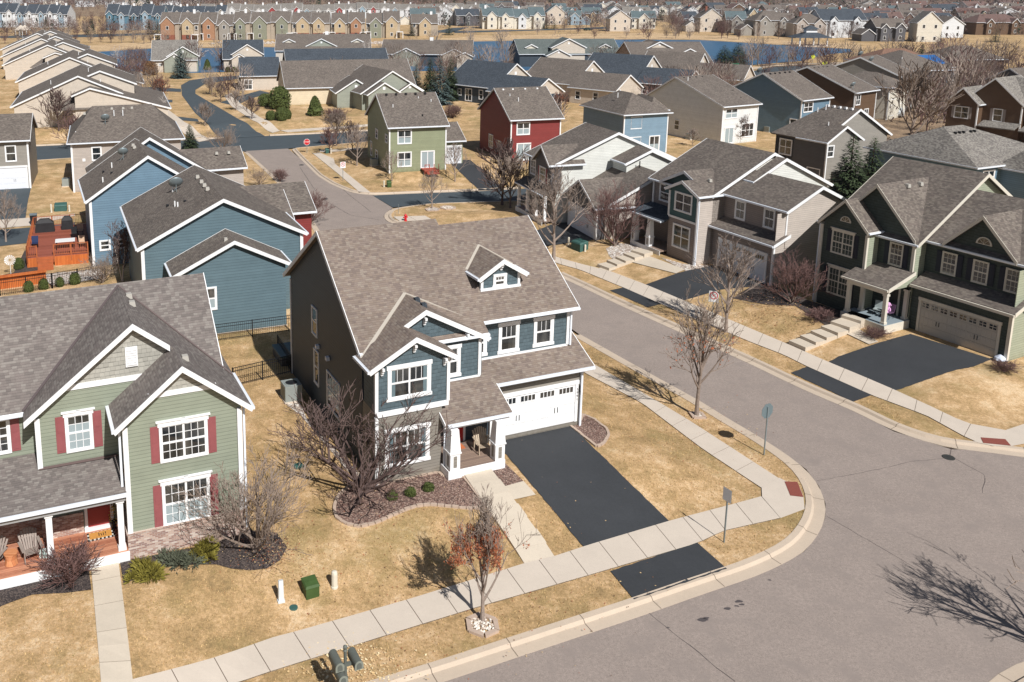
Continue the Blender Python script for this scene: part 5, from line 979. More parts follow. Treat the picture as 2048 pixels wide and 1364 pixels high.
proto('birch', skel(31, trunk=.45, nmain=15, spread=36, levels=3, r0=.016, up=.35, lean=.16, multi=3, twig=.0028, dens=1.2, mainlen=.42, clear=.3), (BIRCH, BARKD))
for i, (sd, sp, bk) in enumerate(((41, 46, BARKG), (42, 55, BARKD), (43, 40, BARKG), (44, 52, BARKR))):
    proto('mid%d' % i, skel(sd, trunk=.22, nmain=12, spread=sp, levels=3, r0=.018, up=.4, twig=.005, dens=1.25, mainlen=.75, clear=.2), bk)
proto('midleaf', skel(45, trunk=.2, nmain=12, spread=50, levels=3, r0=.018, up=.4, twig=.005, dens=1.2, leafp=7, mainlen=.75, clear=.2), BARKD, LEAFR)
proto('white', skel(46, trunk=.35, nmain=11, spread=36, levels=3, r0=.014, up=.4, lean=.12, multi=2, twig=.0035, dens=1., mainlen=.5, clear=.25), BIRCH)
def fartree(seed, n=170, w=.42):
    r = random.Random(seed); T = MB(); K = MB(); T.tube((0,0,-.02), (0,0,.5), .02, .01, 5, cap=False)
    for _ in range(n):
        a = r.uniform(0, 6.283); rr = w * math.sqrt(r.random()); z = r.uniform(.22, .92); rr *= math.sin(min(1, (z - .1) / .55) * 1.57) * math.sqrt(max(.05, 1 - ((z - .45) / .6) ** 2)) 
        p = Vector((rr * math.cos(a), rr * math.sin(a), z)); d = (Vector((p.x * 1.3, p.y * 1.3, .35 + r.random() * .4)) + Vector((r.uniform(-.3,.3), r.uniform(-.3,.3), 0))).normalized() * r.uniform(.1, .2); K.tube(p - d * .6, p + d * .5, .0065, .002, 3, cap=False)
    for _ in range(9):
        a = r.uniform(0, 6.283); rr = w * r.uniform(.5, .9); K.tube((0, 0, r.uniform(.15, .4)), (rr * math.cos(a), rr * math.sin(a), r.uniform(.5, .85)), .012, .004, 3, cap=False)
    return T, K, MB()
for i, bk in enumerate((BARKG, BARKR, BARKD, BARKL)): proto('far%d' % i, fartree(60 + i, 150, .4), bk)
def conifer(seed, n=1500, rad=.26, pw=.85, leafs=.05, low=.03):
    r = random.Random(seed); T = MB(); K = MB(); T.tube((0,0,-.02), (0,0,.95), .022, .004, 6, cap=False)
    for _ in range(n):
        z = low + (1 - low) * (1 - math.sqrt(r.random())) * .98; lay = round(z * 17) / 17 * .6 + z * .4; a = r.uniform(0, 6.283); lob = 1 + .22 * math.sin(a * 5 + lay * 40); R_ = rad * (1 - z) ** pw * lob * (1.05 - .25 * ((z * 17) % 1)); rr = R_ * (r.random() ** .4)
        p = Vector((rr * math.cos(a), rr * math.sin(a), z - rr * .25)); out = Vector((math.cos(a), math.sin(a), -.25 + r.uniform(-.2, .35))); s = leafs * r.uniform(.5, 1.1) * (.5 + .5 * (1 - z)); sd = out.cross(Vector((0,0,1))).normalized() * s * .35; ti = Vector((0,0, r.uniform(-.3,.3) * s))
        K.add([p - sd, p + out * s + ti, p + sd], [(0,1,2)])
    return T, K, MB()
proto('spruce_blue', conifer(1, 5200, .3, .8, .06), BARKD and (BARKD, NEEDB)); proto('spruce_green', conifer(2, 5200, .27, .75, .065), (BARKD, NEEDG)); proto('pine', conifer(3, 4200, .42, .5, .09, .1), (BARKD, NEEDG)); proto('spruce_far', conifer(4, 900, .3, .7, .08), (BARKD, NEEDG))
def bush(seed, n=1600, sx=1., top=1., cone=0., s0=.09):
    r = random.Random(seed); K = MB(); K.lathe([(.3*sx*(1-cone*.5), .02), (.4*sx, .25), (.38*sx*(1-cone*.4), .55), (.2*sx*(1-cone*.5), .86), (.02, .93)], 10)
    for _ in range(n):
        t = r.uniform(0, 1); z = t; rr = .46 * sx * (math.sqrt(max(0, 1 - ((t - .42) / .6) ** 2)) if cone == 0 else (1 - t) ** .6 * min(1, t * 6 + .5)); a = r.uniform(0, 6.283); rr *= r.uniform(.86, 1.06) * (1 + .09 * math.sin(a * 3 + seed) + .07 * math.sin(a * 7 + t * 9)); p = Vector((rr * math.cos(a), rr * math.sin(a), z * .96 + .01)); out = Vector((math.cos(a), math.sin(a), (t - .4) * 2 + r.uniform(-.5,.5))).normalized(); u = out.orthogonal().normalized(); u.rotate(Matrix.Rotation(r.uniform(0, 6.28), 3, out)); v = out.cross(u); s = s0 * r.uniform(.5, 1)
        K.add([p - u*s*.5 - v*s*.3, p + u*s*.5, p + v*s*.5 + out * s * .7], [(0,1,2)])
    return MB(), K, MB()
proto('bush_green', bush(5), BUSHG, crown='foliage'); proto('bush_cone', bush(6, cone=1.), BUSHG, crown='foliage'); proto('bush_brown', bush(8), plain('bronze_foliage', S(112,84,58), .8, var=.4, vs=8), crown='foliage')
def juniper(seed, n=1500, h=.55):
    r = random.Random(seed); K = MB(); cl = [(r.uniform(-.35,.35), r.uniform(-.25,.25), r.uniform(.5,1)) for _ in range(8)]
    for _ in range(n):
        cx_, cy_, k = cl[r.randrange(8)]; a = r.uniform(0, 6.283); e = r.uniform(.05, 1.35); L = r.uniform(.25, .42) * k; d = Vector((math.cos(a)*math.cos(e), math.sin(a)*math.cos(e), math.sin(e) * h * 1.3)); p = Vector((cx_, cy_, .02)) + d * L * r.uniform(.4, 1); s = .06; u = d.orthogonal().normalized() * s * .3; K.add([p - u, p + d * s * 2, p + u], [(0,1,2)])
    return MB(), K, MB()
for k_, mt in (('juniper_yellow', BUSHY), ('juniper_grey', BUSHJ)): proto(k_, juniper(9 if mt is BUSHY else 10), mt, crown='foliage')
LAND = []
for o in list(C.objects):
    if o.parent is None and o.type == 'EMPTY' and o.get('category') == 'house': LAND.append(('the ' + o.name.split('.')[0].replace('_', ' '), Vector(o.location) + Vector((math.cos(o.rotation_euler.z) * 5 - math.sin(o.rotation_euler.z) * 5, math.sin(o.rotation_euler.z) * 5 + math.cos(o.rotation_euler.z) * 5, 0))))
_used = {}
ORD = ['', 'second ', 'third ', 'fourth ', 'fifth ', 'sixth ', 'seventh ', 'eighth ', 'ninth ', 'tenth ', 'eleventh ', 'twelfth ', 'thirteenth ', 'fourteenth ', 'fifteenth ']
def place_words(p):
    nm, q = min(LAND, key=lambda l: (l[1] - p).length); d = p - q; f = Vector((p.x, p.y, 0)).normalized(); s = Vector((f.y, -f.x, 0)); a, b = d.dot(f), d.dot(s)
    rel = ('behind ' if a > 0 else 'in front of ') if abs(a) > abs(b) else ('right of ' if b > 0 else 'left of '); return rel + nm
def uniq(desc, p):
    w = place_words(Vector(p)); key = desc + w; k = _used.get(key, 0); _used[key] = k + 1
    return (desc + ' ' + w) if k == 0 else (ORD[min(k, 14)] + desc + ' ' + w)
_pr = random.Random(77)
def plant(key, p, hgt, label=None, name='bare_tree', cat='tree', wide=1., rz=None, group=None, desc=None, xy=None):
    p = Vector(p); t = empty(name, p, _pr.uniform(0, 6.28) if rz is None else rz, label or uniq(desc or 'bare grey tree', p), cat, group)
    for nme, me in PROTO[key].items():
        o = bpy.data.objects.new(nme, me); C.objects.link(o); o.parent = t
    t.scale = (hgt * wide, hgt * wide, hgt); return t
def ptree(key, bx, by, ytop, **k):
    p = G(bx, by); return plant(key, p, hpx(p, ytop), **k)
ptree('street_leaf', 965, 1243, 985, label='street tree with rust-coloured dead leaves low in its crown, in a ring of white stones', name='street_tree', rz=.4, wide=.74)
ptree('street_few', 1393, 832, 566, label='tall bare street tree with a few brown leaves behind the round sign', name='street_tree', rz=1.2, wide=.92)
ptree('street', 1452, 664, 468, label='pale bare street tree in front of the tan garage door', name='street_tree', rz=2., wide=1.)
ptree('street', 1107, 520, 326, label='bare street tree in front of the white garage', name='street_tree', rz=4., wide=1.05)
ptree('crab', 722, 990, 778, label='dark many-stemmed bare tree spreading over the red rock bed at the blue house corner', name='ornamental_tree', rz=.6, wide=1.3)
ptree('shrubtree', 512, 1102, 895, label='dense bare grey tree in the dark mulch bed beside the sage house', name='ornamental_tree', rz=1., wide=1.)
ptree('crab_red', 1230, 492, 352, label='multi-stemmed reddish bare tree in river rock left of the tan house porch', name='ornamental_tree', rz=1., wide=.8)
ptree('crab_red', 1583, 607, 494, label='reddish many-stemmed bare tree between the tan garage and the dark green house', name='ornamental_tree', rz=3., wide=.95)
ptree('twigs', 143, 1165, 1085, label='low round twiggy shrub at the porch edge beside the walk', name='bare_shrub', cat='shrub', wide=1.1)
plant('street', Vector((25.9, 27.4, .1)), 7.5, label='bare street tree just off frame whose shadow falls on the street', name='street_tree', rz=0, wide=1.)
ptree('twigs', 2008, 742, 722, label='dark red-brown low shrub by the green garage corner', name='bare_shrub', cat='shrub', wide=2.2); ptree('twigs', 1748, 675, 655, label='low brown shrub in front of the porch with the blue floor', name='bare_shrub', cat='shrub', wide=2.2); ptree('twigs', 1640, 640, 616, label='brown ground-hugging shrub under the dark green bay window', name='bare_shrub', cat='shrub', wide=2.)
ptree('birch', 245, 562, 432, label='white-stemmed birch clump left of the steel-blue house', name='birch_tree', rz=1); ptree('birch', 312, 560, 452, label='slender birch against the steel-blue siding', name='birch_tree', rz=2.6, wide=.8); ptree('shrubtree', 205, 566, 500, label='brown twiggy shrub beside the birch clump', name='bare_shrub', cat='shrub')
for x, y, t, l in ((784,362,300,'small bare tree before the lower left window of the olive house'),(910,363,284,'bare tree on the lawn beside the olive house driveway'),(864,417,338,'bare young tree in a stone ring on the corner lawn'),(714,331,246,'bare tree between sidewalk and olive house side wall')): ptree('street', x, y, t, label=l, name='street_tree')
for k, x, y, t, l in (('mid1',1004,410,272,'tall dark-trunked bare tree left of the white-sided house'),('mid0',1020,416,300,'shorter bare tree beside the tall one left of the white-sided house'),('mid3',659,306,250,'reddish bare tree by the stop sign'),('mid1',705,300,240,'bare tree at the kerb left of the olive house'),('mid0',673,292,215,'large bare tree beyond the stop sign'),('mid2',1082,300,182,'wide bare grey tree in front of the red house'),('mid1',1473,285,222,'thin bare tree in front of the grey-and-white house'),('mid2',1385,292,255,'small bare tree beside the blue hip-roofed house'),
    ('midleaf',1121,228,178,'tree with brown dead leaves behind the red house'),('midleaf',321,204,147,'tree with orange-brown leaves at the curving street'),('white',328,241,186,'white-barked tree beside the curving street'),('mid0',410,252,203,'bare tree between curving street and sidewalk'),('mid2',424,190,150,'first bare tree of the sidewalk row along the curving street'),('mid1',441,204,160,'second bare tree of the sidewalk row along the curving street'),('mid0',472,221,176,'third bare tree of the sidewalk row along the curving street'),('mid1',504,238,190,'fourth bare tree of the sidewalk row along the curving street'),
    ('street',12,484,378,'pale bare tree at the left frame edge beside the alley'),('mid1',118,262,172,'bare tree in front of the nearest cream cottage'),('mid3',150,300,225,'dark bare shrubby tree left of the beige hip-roofed house'),('white',232,132,90,'white birch beside the lake on the left'),('white',400,133,82,'tall white birch between the two lakeside cottages'),('white',735,135,78,'tall white birch right of the chimney villa'),('white',930,118,80,'small white birch at the near lakeshore'),('mid0',1820,292,118,'very large bare tree beside the brown shutter house'),('mid2',1740,330,245,'bare tree behind the charcoal house'),('mid0',1660,235,180,'bare tree between the brown and beige-fronted houses'),('mid1',1560,262,205,'bare tree beside the dark blue house'),('mid2',1600,300,262,'small pale bare tree beside the charcoal house')):
    ptree(k, x, y, t, label=l)
ptree('shrubtree', 445, 305, 248, label='dense grey bare shrub tree right of the green spruce', name='bare_shrub', cat='shrub'); ptree('shrubtree', 520, 372, 330, label='grey-brown bare shrub in the strip beside the street', name='bare_shrub', cat='shrub'); ptree('crab_red', 622, 446, 372, label='reddish bare shrub at the corner behind the steel-blue house', name='bare_shrub', cat='shrub'); ptree('twigs', 560, 362, 335, label='low brown twiggy shrub right of the small roof wing', name='bare_shrub', cat='shrub')
ptree('twigs', 905+0, 236, 205, label='bare reddish hedge shrub before the grey-green villa', name='bare_shrub', cat='shrub'); ptree('twigs', 668, 244, 212, label='wide twiggy shrub in front of the cream villa porch', name='bare_shrub', cat='shrub', wide=1.3)
for k, x, y, t, l, w in (('spruce_blue',362,156,92,'blue spruce beside the stone-based villa',1.15),('spruce_blue',880,208,114,'big blue spruce behind the olive house',1.),('spruce_green',860,196,114,'dark green spruce left of the big blue spruce',1.),('spruce_blue',832,190,126,'blue spruce at the end of the villa spruce group',1.),('spruce_green',900,200,112,'green spruce right of the big blue spruce',.9),('spruce_green',1692,425,268,'tall dark spruce beside the charcoal house',1.1),('spruce_green',1735,418,272,'second tall dark spruce right next to the first',1.),('spruce_green',1755,372,305,'shorter spruce at the right of the charcoal house pair',1.1),
    ('spruce_green',381,304,247,'green spruce by the cross street corner',1.2),('pine',1447,134,90,'broad dark pine at the lake edge',1.25),('pine',1474,134,84,'taller pine right of the broad one at the lake edge',1.05),('spruce_green',1840,136,86,'dark spruce in the far right neighbourhood',1.2),('spruce_green',1720,108,90,'small conifer at the right end of the lake',1.),('spruce_far',43,68,50,'conifer left of the park pavilion',1.3),('spruce_far',176,70,49,'round dark conifer in the far park',1.3),('spruce_far',300,68,38,'left conifer of the pair beside the orange townhouses',1.),('spruce_far',316,76,36,'right conifer of the pair beside the orange townhouses',1.),('spruce_far',467,78,57,'conifer before the grey-green townhouses',1.),('spruce_far',823,72,44,'conifer left of the yellow lakeside duplex',1.),('spruce_far',898,70,40,'broad conifer on the far lakeshore',1.3),('spruce_far',950,50,32,'bushy conifer before the long white house',1.3),('spruce_far',1093,58,35,'left conifer of the far shore pair',1.3),('spruce_far',1108,58,34,'right conifer of the far shore pair',1.3),('spruce_far',1321,40,17,'tall pine in the far neighbourhood',1.2),('spruce_far',1365,44,24,'narrow conifer in the far neighbourhood',1.2),('spruce_far',545,42,32,'pine behind the green townhouses',1.5),('spruce_far',568,50,30,'larger pine behind the green townhouses',1.5),('spruce_far',80,20,4,'conifer behind the far blue townhouses',1.4),('spruce_far',1990,84,56,'broad conifer at the far right edge',1.6),('spruce_far',1880,90,62,'conifer beside the white gabled house far right',1.4)):
    ptree(k, x, y, t, label=l, name='conifer', wide=w)
for k, x, y, t, l, w in (('bush_green',560,218,171,'big oval clipped evergreen beside the cream villa',1.),('bush_green',531,212,186,'round evergreen left of the big oval one',1.3),('bush_green',542,240,220,'left round bush on the cream villa lawn',1.15),('bush_green',563,241,213,'middle round bush on the cream villa lawn',.9),('bush_green',574,238,216,'right round bush on the cream villa lawn',.9),('bush_cone',630,231,190,'cone-shaped evergreen left of the villa porch',.9),('bush_green',456,144,133,'left bush of three before the slate gable villa',1.1),('bush_green',468,144,133,'middle bush of three before the slate gable villa',1.1),('bush_green',480,144,132,'right bush of three before the slate gable villa',1.1),('bush_brown',300,150,121,'rounded bronze evergreen beside the stone-based villa',1.1),('bush_cone',415,140,117,'narrow evergreen between the two lakeside cottages',.8),('bush_cone',486,175,142,'narrow cypress by the slate-roofed garage',.7),('bush_cone',813,198,182,'small cone evergreen at the grey-green villa',.8),('bush_cone',1331,182,170,'small cone evergreen at the cream gable villa',.9)):
    ptree(k, x, y, t, label=l, name='evergreen_bush', cat='bush', wide=w)
for x, y, l in ((784,998,'left small round green bush in the red rock bed'),(821,991,'middle small round green bush in the red rock bed'),(857,981,'right small round green bush in the red rock bed')): plant('bush_green', G(x, y), .42, label=l, name='small_bush', cat='bush', wide=1.35)
plant('juniper_yellow', G(283, 1150), .72, label='yellow-green juniper left of the grey one at the brick base', name='juniper', cat='bush', wide=.75, rz=.4); plant('juniper_grey', G(352, 1124), .62, label='grey spreading juniper in the middle of the brick base', name='juniper', cat='bush', wide=.9, rz=.3); plant('juniper_yellow', G(408, 1114), .75, label='yellow-green juniper beside the dense bare tree', name='juniper', cat='bush', wide=.62, rz=2)
# lakeside and neighbourhood trees
rr_ = random.Random(9); KINDS = [('bare grey tree', 'far0'), ('reddish-brown bare tree', 'far1'), ('dark bare tree', 'far2'), ('pale bare tree', 'far3')]
def scatter(pts, hr=(7, 11), grp=None, jx=6, jy=2):
    for x, y in pts:
        p = Vector((*gz(x + rr_.uniform(-jx, jx), y + rr_.uniform(-jy, jy), .9), .9)); ds, k = KINDS[rr_.choice((0,0,1,1,2,3))]; plant(k, p, rr_.uniform(*hr), desc=ds, group=grp, wide=rr_.uniform(.85, 1.15))
scatter([(x, 140) for x in (255,265,272,282,290,345,385,445,455,672,700,770,800,905,925,960,985,1010,1190,1215,1260)], (6, 9), 'bare trees along the near lakeshore')
scatter([(x, y) for x, y in ((1490,128),(1500,134),(1520,130),(1540,132),(1550,128),(1580,134),(1590,128),(1610,130),(1640,128),(1655,135),(1600,150),(1700,150),(1690,140),(1480,165),(1350,160))], (6, 9), 'bare trees beside the lakeside road')
scatter([(x, y) for x, y in ((1860,150),(1880,170),(1900,155),(1920,180),(1940,165),(1960,190),(1980,150),(2000,175),(2020,200),(2035,160),(1870,200),(1895,215),(1915,230),(1935,245),(1960,235),(1850,225),(1835,250),(1860,265),(1900,140),(1945,130),(1800,150),(1790,175),(1820,185),(1845,180),(1985,215),(1930,208),(1780,140),(1825,130),(1875,125),(2010,140))], (7, 11), 'bare trees in the wooded lots on the right', 8, 5)
scatter([(x, 86 + (x % 7) - 3) for x in range(10, 330, 21)] + [(x, 70) for x in range(20, 330, 26)] + [(x, 78 + x % 5) for x in (1190,1250,1300,1330,1355,1380,1450,1480,1520,1560,1600,1640,1700,1720,1750,1780)], (5, 8), 'bare trees on the far lakeshore')
scatter([(940,90),(870,100),(1000,100),(1080,70),(1130,62),(1160,66),(1180,58),(1280,52),(1290,70),(1300,60),(1210,60),(1345,62),(1360,66)], (6, 9), 'bare trees on the far lakeshore')

def free_spots(n, x0, x1, y0, y1, seed, md=11):
    q = random.Random(seed); out = []
    while len(out) < n:
        x, y = q.uniform(x0, x1), q.uniform(y0, y1); p = gz(x, y, .9)
        if all((l[1].x - p[0]) ** 2 + (l[1].y - p[1]) ** 2 > md ** 2 for l in LAND) and not any(bool(_inside([gz(*c, .9) for c in pl], np.array([p[0]]), np.array([p[1]]))[0]) for pl in (lake, B1)): out.append((x, y))
    return out
scatter(free_spots(34, 240, 1440, 122, 200, 5), (5, 8), 'bare trees between the villas', .1, .1); scatter(free_spots(26, 1300, 2030, 140, 250, 6), (6, 9), 'bare trees between the right-hand houses', .1, .1)
# ================================================================ far houses, townhouses, woodland
FC = {'w': siding('far_white', (.66,.68,.7,1)), 'b': siding('far_blue', (.28,.38,.46,1)), 't': siding('far_teal', (.1,.2,.27,1)), 'c': CREAM, 'y': siding('far_yellow', (.47,.37,.24,1)), 'o': siding('far_orange', (.36,.2,.12,1)), 'g': siding('far_green', (.24,.25,.19,1)), 'q': siding('far_tan', (.4,.34,.27,1)), 'r': siding('far_red', (.3,.05,.05,1)), 'n': DKGREY, 'e': GREYS, 'p': BEIGE, 'k': BROWN, 'm': WARMW}
FR = {'d': ROOFD, 't': ROOFT, 'b': ROOFB, 'r': shingle('roof_shingle_red', [S(112,88,80), S(124,98,90), S(102,80,74)]), 'g': shingle('roof_shingle_green', [S(90,102,104), S(100,112,112)])}
CW = {'q': 'tan', 'w': 'white', 'b': 'blue', 't': 'teal-blue', 'c': 'cream', 'y': 'yellow', 'o': 'orange', 'g': 'green', 'r': 'red', 'n': 'dark grey', 'e': 'grey', 'p': 'beige', 'k': 'brown', 'm': 'off-white'}; RW = {'d': 'slate', 't': 'taupe', 'b': 'light grey', 'r': 'reddish-brown', 'g': 'grey-green'}
WF = MB()
def fwin(h, x, y, z, w=.9, t=1.3, face='F'):
    m = MB(); fbox(m, face, y, x-w/2-.1, x+w/2+.1, z-.1, z+t+.1, -.02, .04); f = m.build('window', WHITE, h.root); g = MB(); fbox(g, face, y, x-w/2, x+w/2, z, z+t, .04, .05); g.build('pane', GLASS, f)
_hq = random.Random(31); BR2 = plain('brick_red_base', (.24,.09,.06,1), .9, var=.2)
def farhouse(x0, x1, yb, ht, wc, rc, form='gx', az=0, label=None, group=None, ng=1, gc=None, name='far_house', dp=None, face=0):
    a = gz(x0, yb, .9); b = gz(x1, yb, .9); Wd = abs(b[0] - a[0]); D = dp or max(8, min(12, Wd * .8)); wall = FC[wc]; 
    h = House(name, AUTO(wc, rc, a, b, label), AT(a[0], a[1]), az, roof=FR[rc], group=group); ze = ht * .62; rise = (ht - ze) / (D / 2)
    if form == 'gx': h.wing('x', 0, Wd, [(0, ze), (D/2, ht), (D, ze)], wall=wall, th=.3)
    elif form == 'gy': h.wing('y', 0, D, [(0, ze), (Wd/2, ht), (Wd, ze)], wall=wall, th=.3)
    else: h.hip(.4, Wd-.4, .4, D-.4, ze, ht, wall=wall)
    for i in range(ng):
        gw = min(_hq.uniform(3.2, 5.6), Wd / ng * .7); cx_ = Wd * (i + .5) / ng; gh = ze + gw * .42; 
        if form != 'gy': h.wing('y', -1.2, D*.45, [(cx_-gw/2, ze-.3), (cx_, min(gh, ht-.2)), (cx_+gw/2, ze-.3)], wall=FC[(gc or wc)[i % len(gc or wc)]], th=.25, oe=.3)
        if form != 'gy': fwin(h, cx_, -.9, ze-1.9); fwin(h, cx_, -.9, .9)
    if ht > 7.5 and _hq.random() < .7:
        sd = _hq.random() < .5; gx0, gx1 = (-5.5, .3) if sd else (Wd-.3, Wd+5.5); gy = _hq.uniform(-2, 3); h.wing('y', gy, gy+8, [(gx0, 2.9), ((gx0+gx1)/2, 5), (gx1, 2.9)], wall=wall, th=.25, oe=.3)
    if _hq.random() < .4: m = MB(); e = Wd*_hq.uniform(.3, .7); m.box(e-.45, e+.45, D/2-.4, D/2+.4, ht-1.5, ht+.9); m.build('chimney', BR2 if _hq.random() < .4 else WHITE, h.root)
    for fx in ((.28, .72) if form == 'gy' else ((.08, .92) if ng == 1 else ())): fwin(h, Wd*fx, .3, ze-2.0); fwin(h, Wd*fx, .3, .8)
    h.done(); return h
_al = {}
def AUTO(wc, rc, a, b, label):
    if label: return label
    x, y = topx((a[0]+b[0])/2, a[1], 3); hz = 'on the far shore' if x < 1700 and y > 40 else 'in the far suburb'; third = ('at the far left', 'left of the middle', 'right of the middle', 'at the far right')[min(3, max(0, int(x // 512)))]
    s_ = 'distant %s house with %s roof %s %s' % (CW[wc], RW[rc], hz, third); k = _al.get(s_, 0); _al[s_] = k + 1; return s_ if k == 0 else ORD[min(k, 14)] + s_
def block(x0, x1, yb, ht, cols, rc, label, n, gname, name='townhouse_block', gh=None, deck=False, base=None, depth=14):
    a = gz(x0, yb, .9); b = gz(x1, yb, .9); Wd = b[0] - a[0]; h = House(name, label, AT(a[0], a[1]), 0, roof=FR[rc], group=gname); D = depth; ze = ht * .62
    u = Wd / n; q0 = random.Random(int(x0) + 7); DZ = [q0.uniform(-.9, .5) for _ in range(n)]; DY = [q0.uniform(-.8, .8) for _ in range(n)]
    for i in range(n):
        h.wing('x', u*i, u*(i+1), [(DY[i], ze+DZ[i]), (D/2+DY[i], ht+DZ[i]), (D+DY[i], ze+DZ[i])], wall=FC['q'] if gname.startswith('colour') else FC[cols[0]], th=.35, orr=.05)
        if q0.random() < .6: m = MB(); e = u*(i + q0.uniform(.2, .8)); m.box(e-.5, e+.5, D/2-.4, D/2+.4, ht-1, ht+DZ[i]+1.1); m.build('chimney', WHITE, h.root)
    for i in range(n):
        w = FC[cols[i % len(cols)]]; gw = u * (.74 if deck else .6) * q0.uniform(.8, 1.1); cx_ = u * (i + q0.uniform(.42, .58)); h.wing('y', -1.6, D*.45, [(cx_-gw/2, ze-.2+DZ[i]), (cx_, min(ht-.3+DZ[i], ze + gw*.45+DZ[i])), (cx_+gw/2, ze-.2+DZ[i])], wall=w, th=.3, oe=.3)
        if w.name in h.walls and w is not (FC['q'] if gname.startswith('colour') else FC[cols[0]]): q_ = h.walls.pop(w.name); q_[1].build('gable_wall', q_[0], h.root)
        fwin(h, cx_, -1.3, ze-2.2); fwin(h, cx_, -1.3, 1.0); fwin(h, u*(i+.5) + (-u*.38 if i % 2 == 0 else u*.38), .3, ze-2.2)
        if deck: m = MB(); e = cx_ + (gw*.62 if i % 2 else -gw*.62); m.box(e-1.4, e+1.4, -3, 0.2, 2.6, 2.75); [m.box(e+q-.12, e+q+.12, -2.9, -2.7, -.3, 2.6) for q in (-1.3, 1.3)]; m.build('deck', WHITE, h.root)
        if base: h.w(base).box(cx_-gw/2+.25, cx_+gw/2-.25, -1.34, 0, -.5, 2.5)
    h.done(); return h
BR2 = plain('brick_red_base', (.24,.09,.06,1), .9, var=.2)
block(-30, 136, 55, 12, 'wb', 'd', 'white and pale blue townhouse block with slate roofs at the top left corner', 8, 'far townhouse blocks')
block(212, 328, 60, 12.5, 'tb', 'd', 'teal-blue townhouse block with slate roofs left of the pair of conifers', 5, 'far townhouse blocks'); block(322, 452, 46, 10, 'wewb', 'd', 'white and grey gabled townhouse block with slate roofs right of the teal one', 6, 'far townhouse blocks')
block(320, 398, 82, 11, 'oyo', 't', 'orange-gabled lakeside townhouses with brick base, first of the row', 2, 'colourful lakeside townhouses', deck=True, base=BR2, depth=12); block(400, 500, 80, 11, 'oeg', 't', 'orange and grey-green lakeside townhouses, second of the row', 3, 'colourful lakeside townhouses', deck=True, depth=12)
block(502, 582, 79, 11, 'gg', 't', 'green-gabled lakeside townhouses with white porch windows', 2, 'colourful lakeside townhouses', deck=True, depth=12); block(584, 660, 78, 11, 'yy', 't', 'yellow-orange gabled lakeside townhouses right of the green ones', 2, 'colourful lakeside townhouses', deck=True, base=BR2, depth=12); block(662, 730, 77, 11, 'yo', 't', 'golden lakeside townhouses with red-brown base', 2, 'colourful lakeside townhouses', deck=True, base=BR2, depth=12); block(732, 800, 76, 11, 'gy', 't', 'green and yellow lakeside townhouses at the right end of the row', 2, 'colourful lakeside townhouses', deck=True, depth=12)
block(822, 876, 72, 10, 'y', 't', 'yellow duplex standing apart right of the lakeside row', 1, 'colourful lakeside townhouses', depth=10)
block(400, 560, 41, 10, 'wrwe', 'b', 'grey-roofed white and red townhouse row behind the coloured ones', 6, 'grey-roofed townhouse rows'); block(562, 690, 39, 10, 'wrbw', 'b', 'grey-roofed white, red and blue townhouse row left of the pines', 6, 'grey-roofed townhouse rows'); block(692, 800, 37, 10, 'wbr', 'b', 'grey-roofed pale townhouse row near the distant trees', 5, 'grey-roofed townhouse rows')
block(965, 1090, 58, 10.5, 'mmw', 'g', 'long white house with grey-green roof facing the far lakeshore', 4, 'far townhouse blocks'); block(800, 960, 34, 9, 'wm', 'b', 'row of white gabled houses under the distant woods', 5, 'grey-roofed townhouse rows')
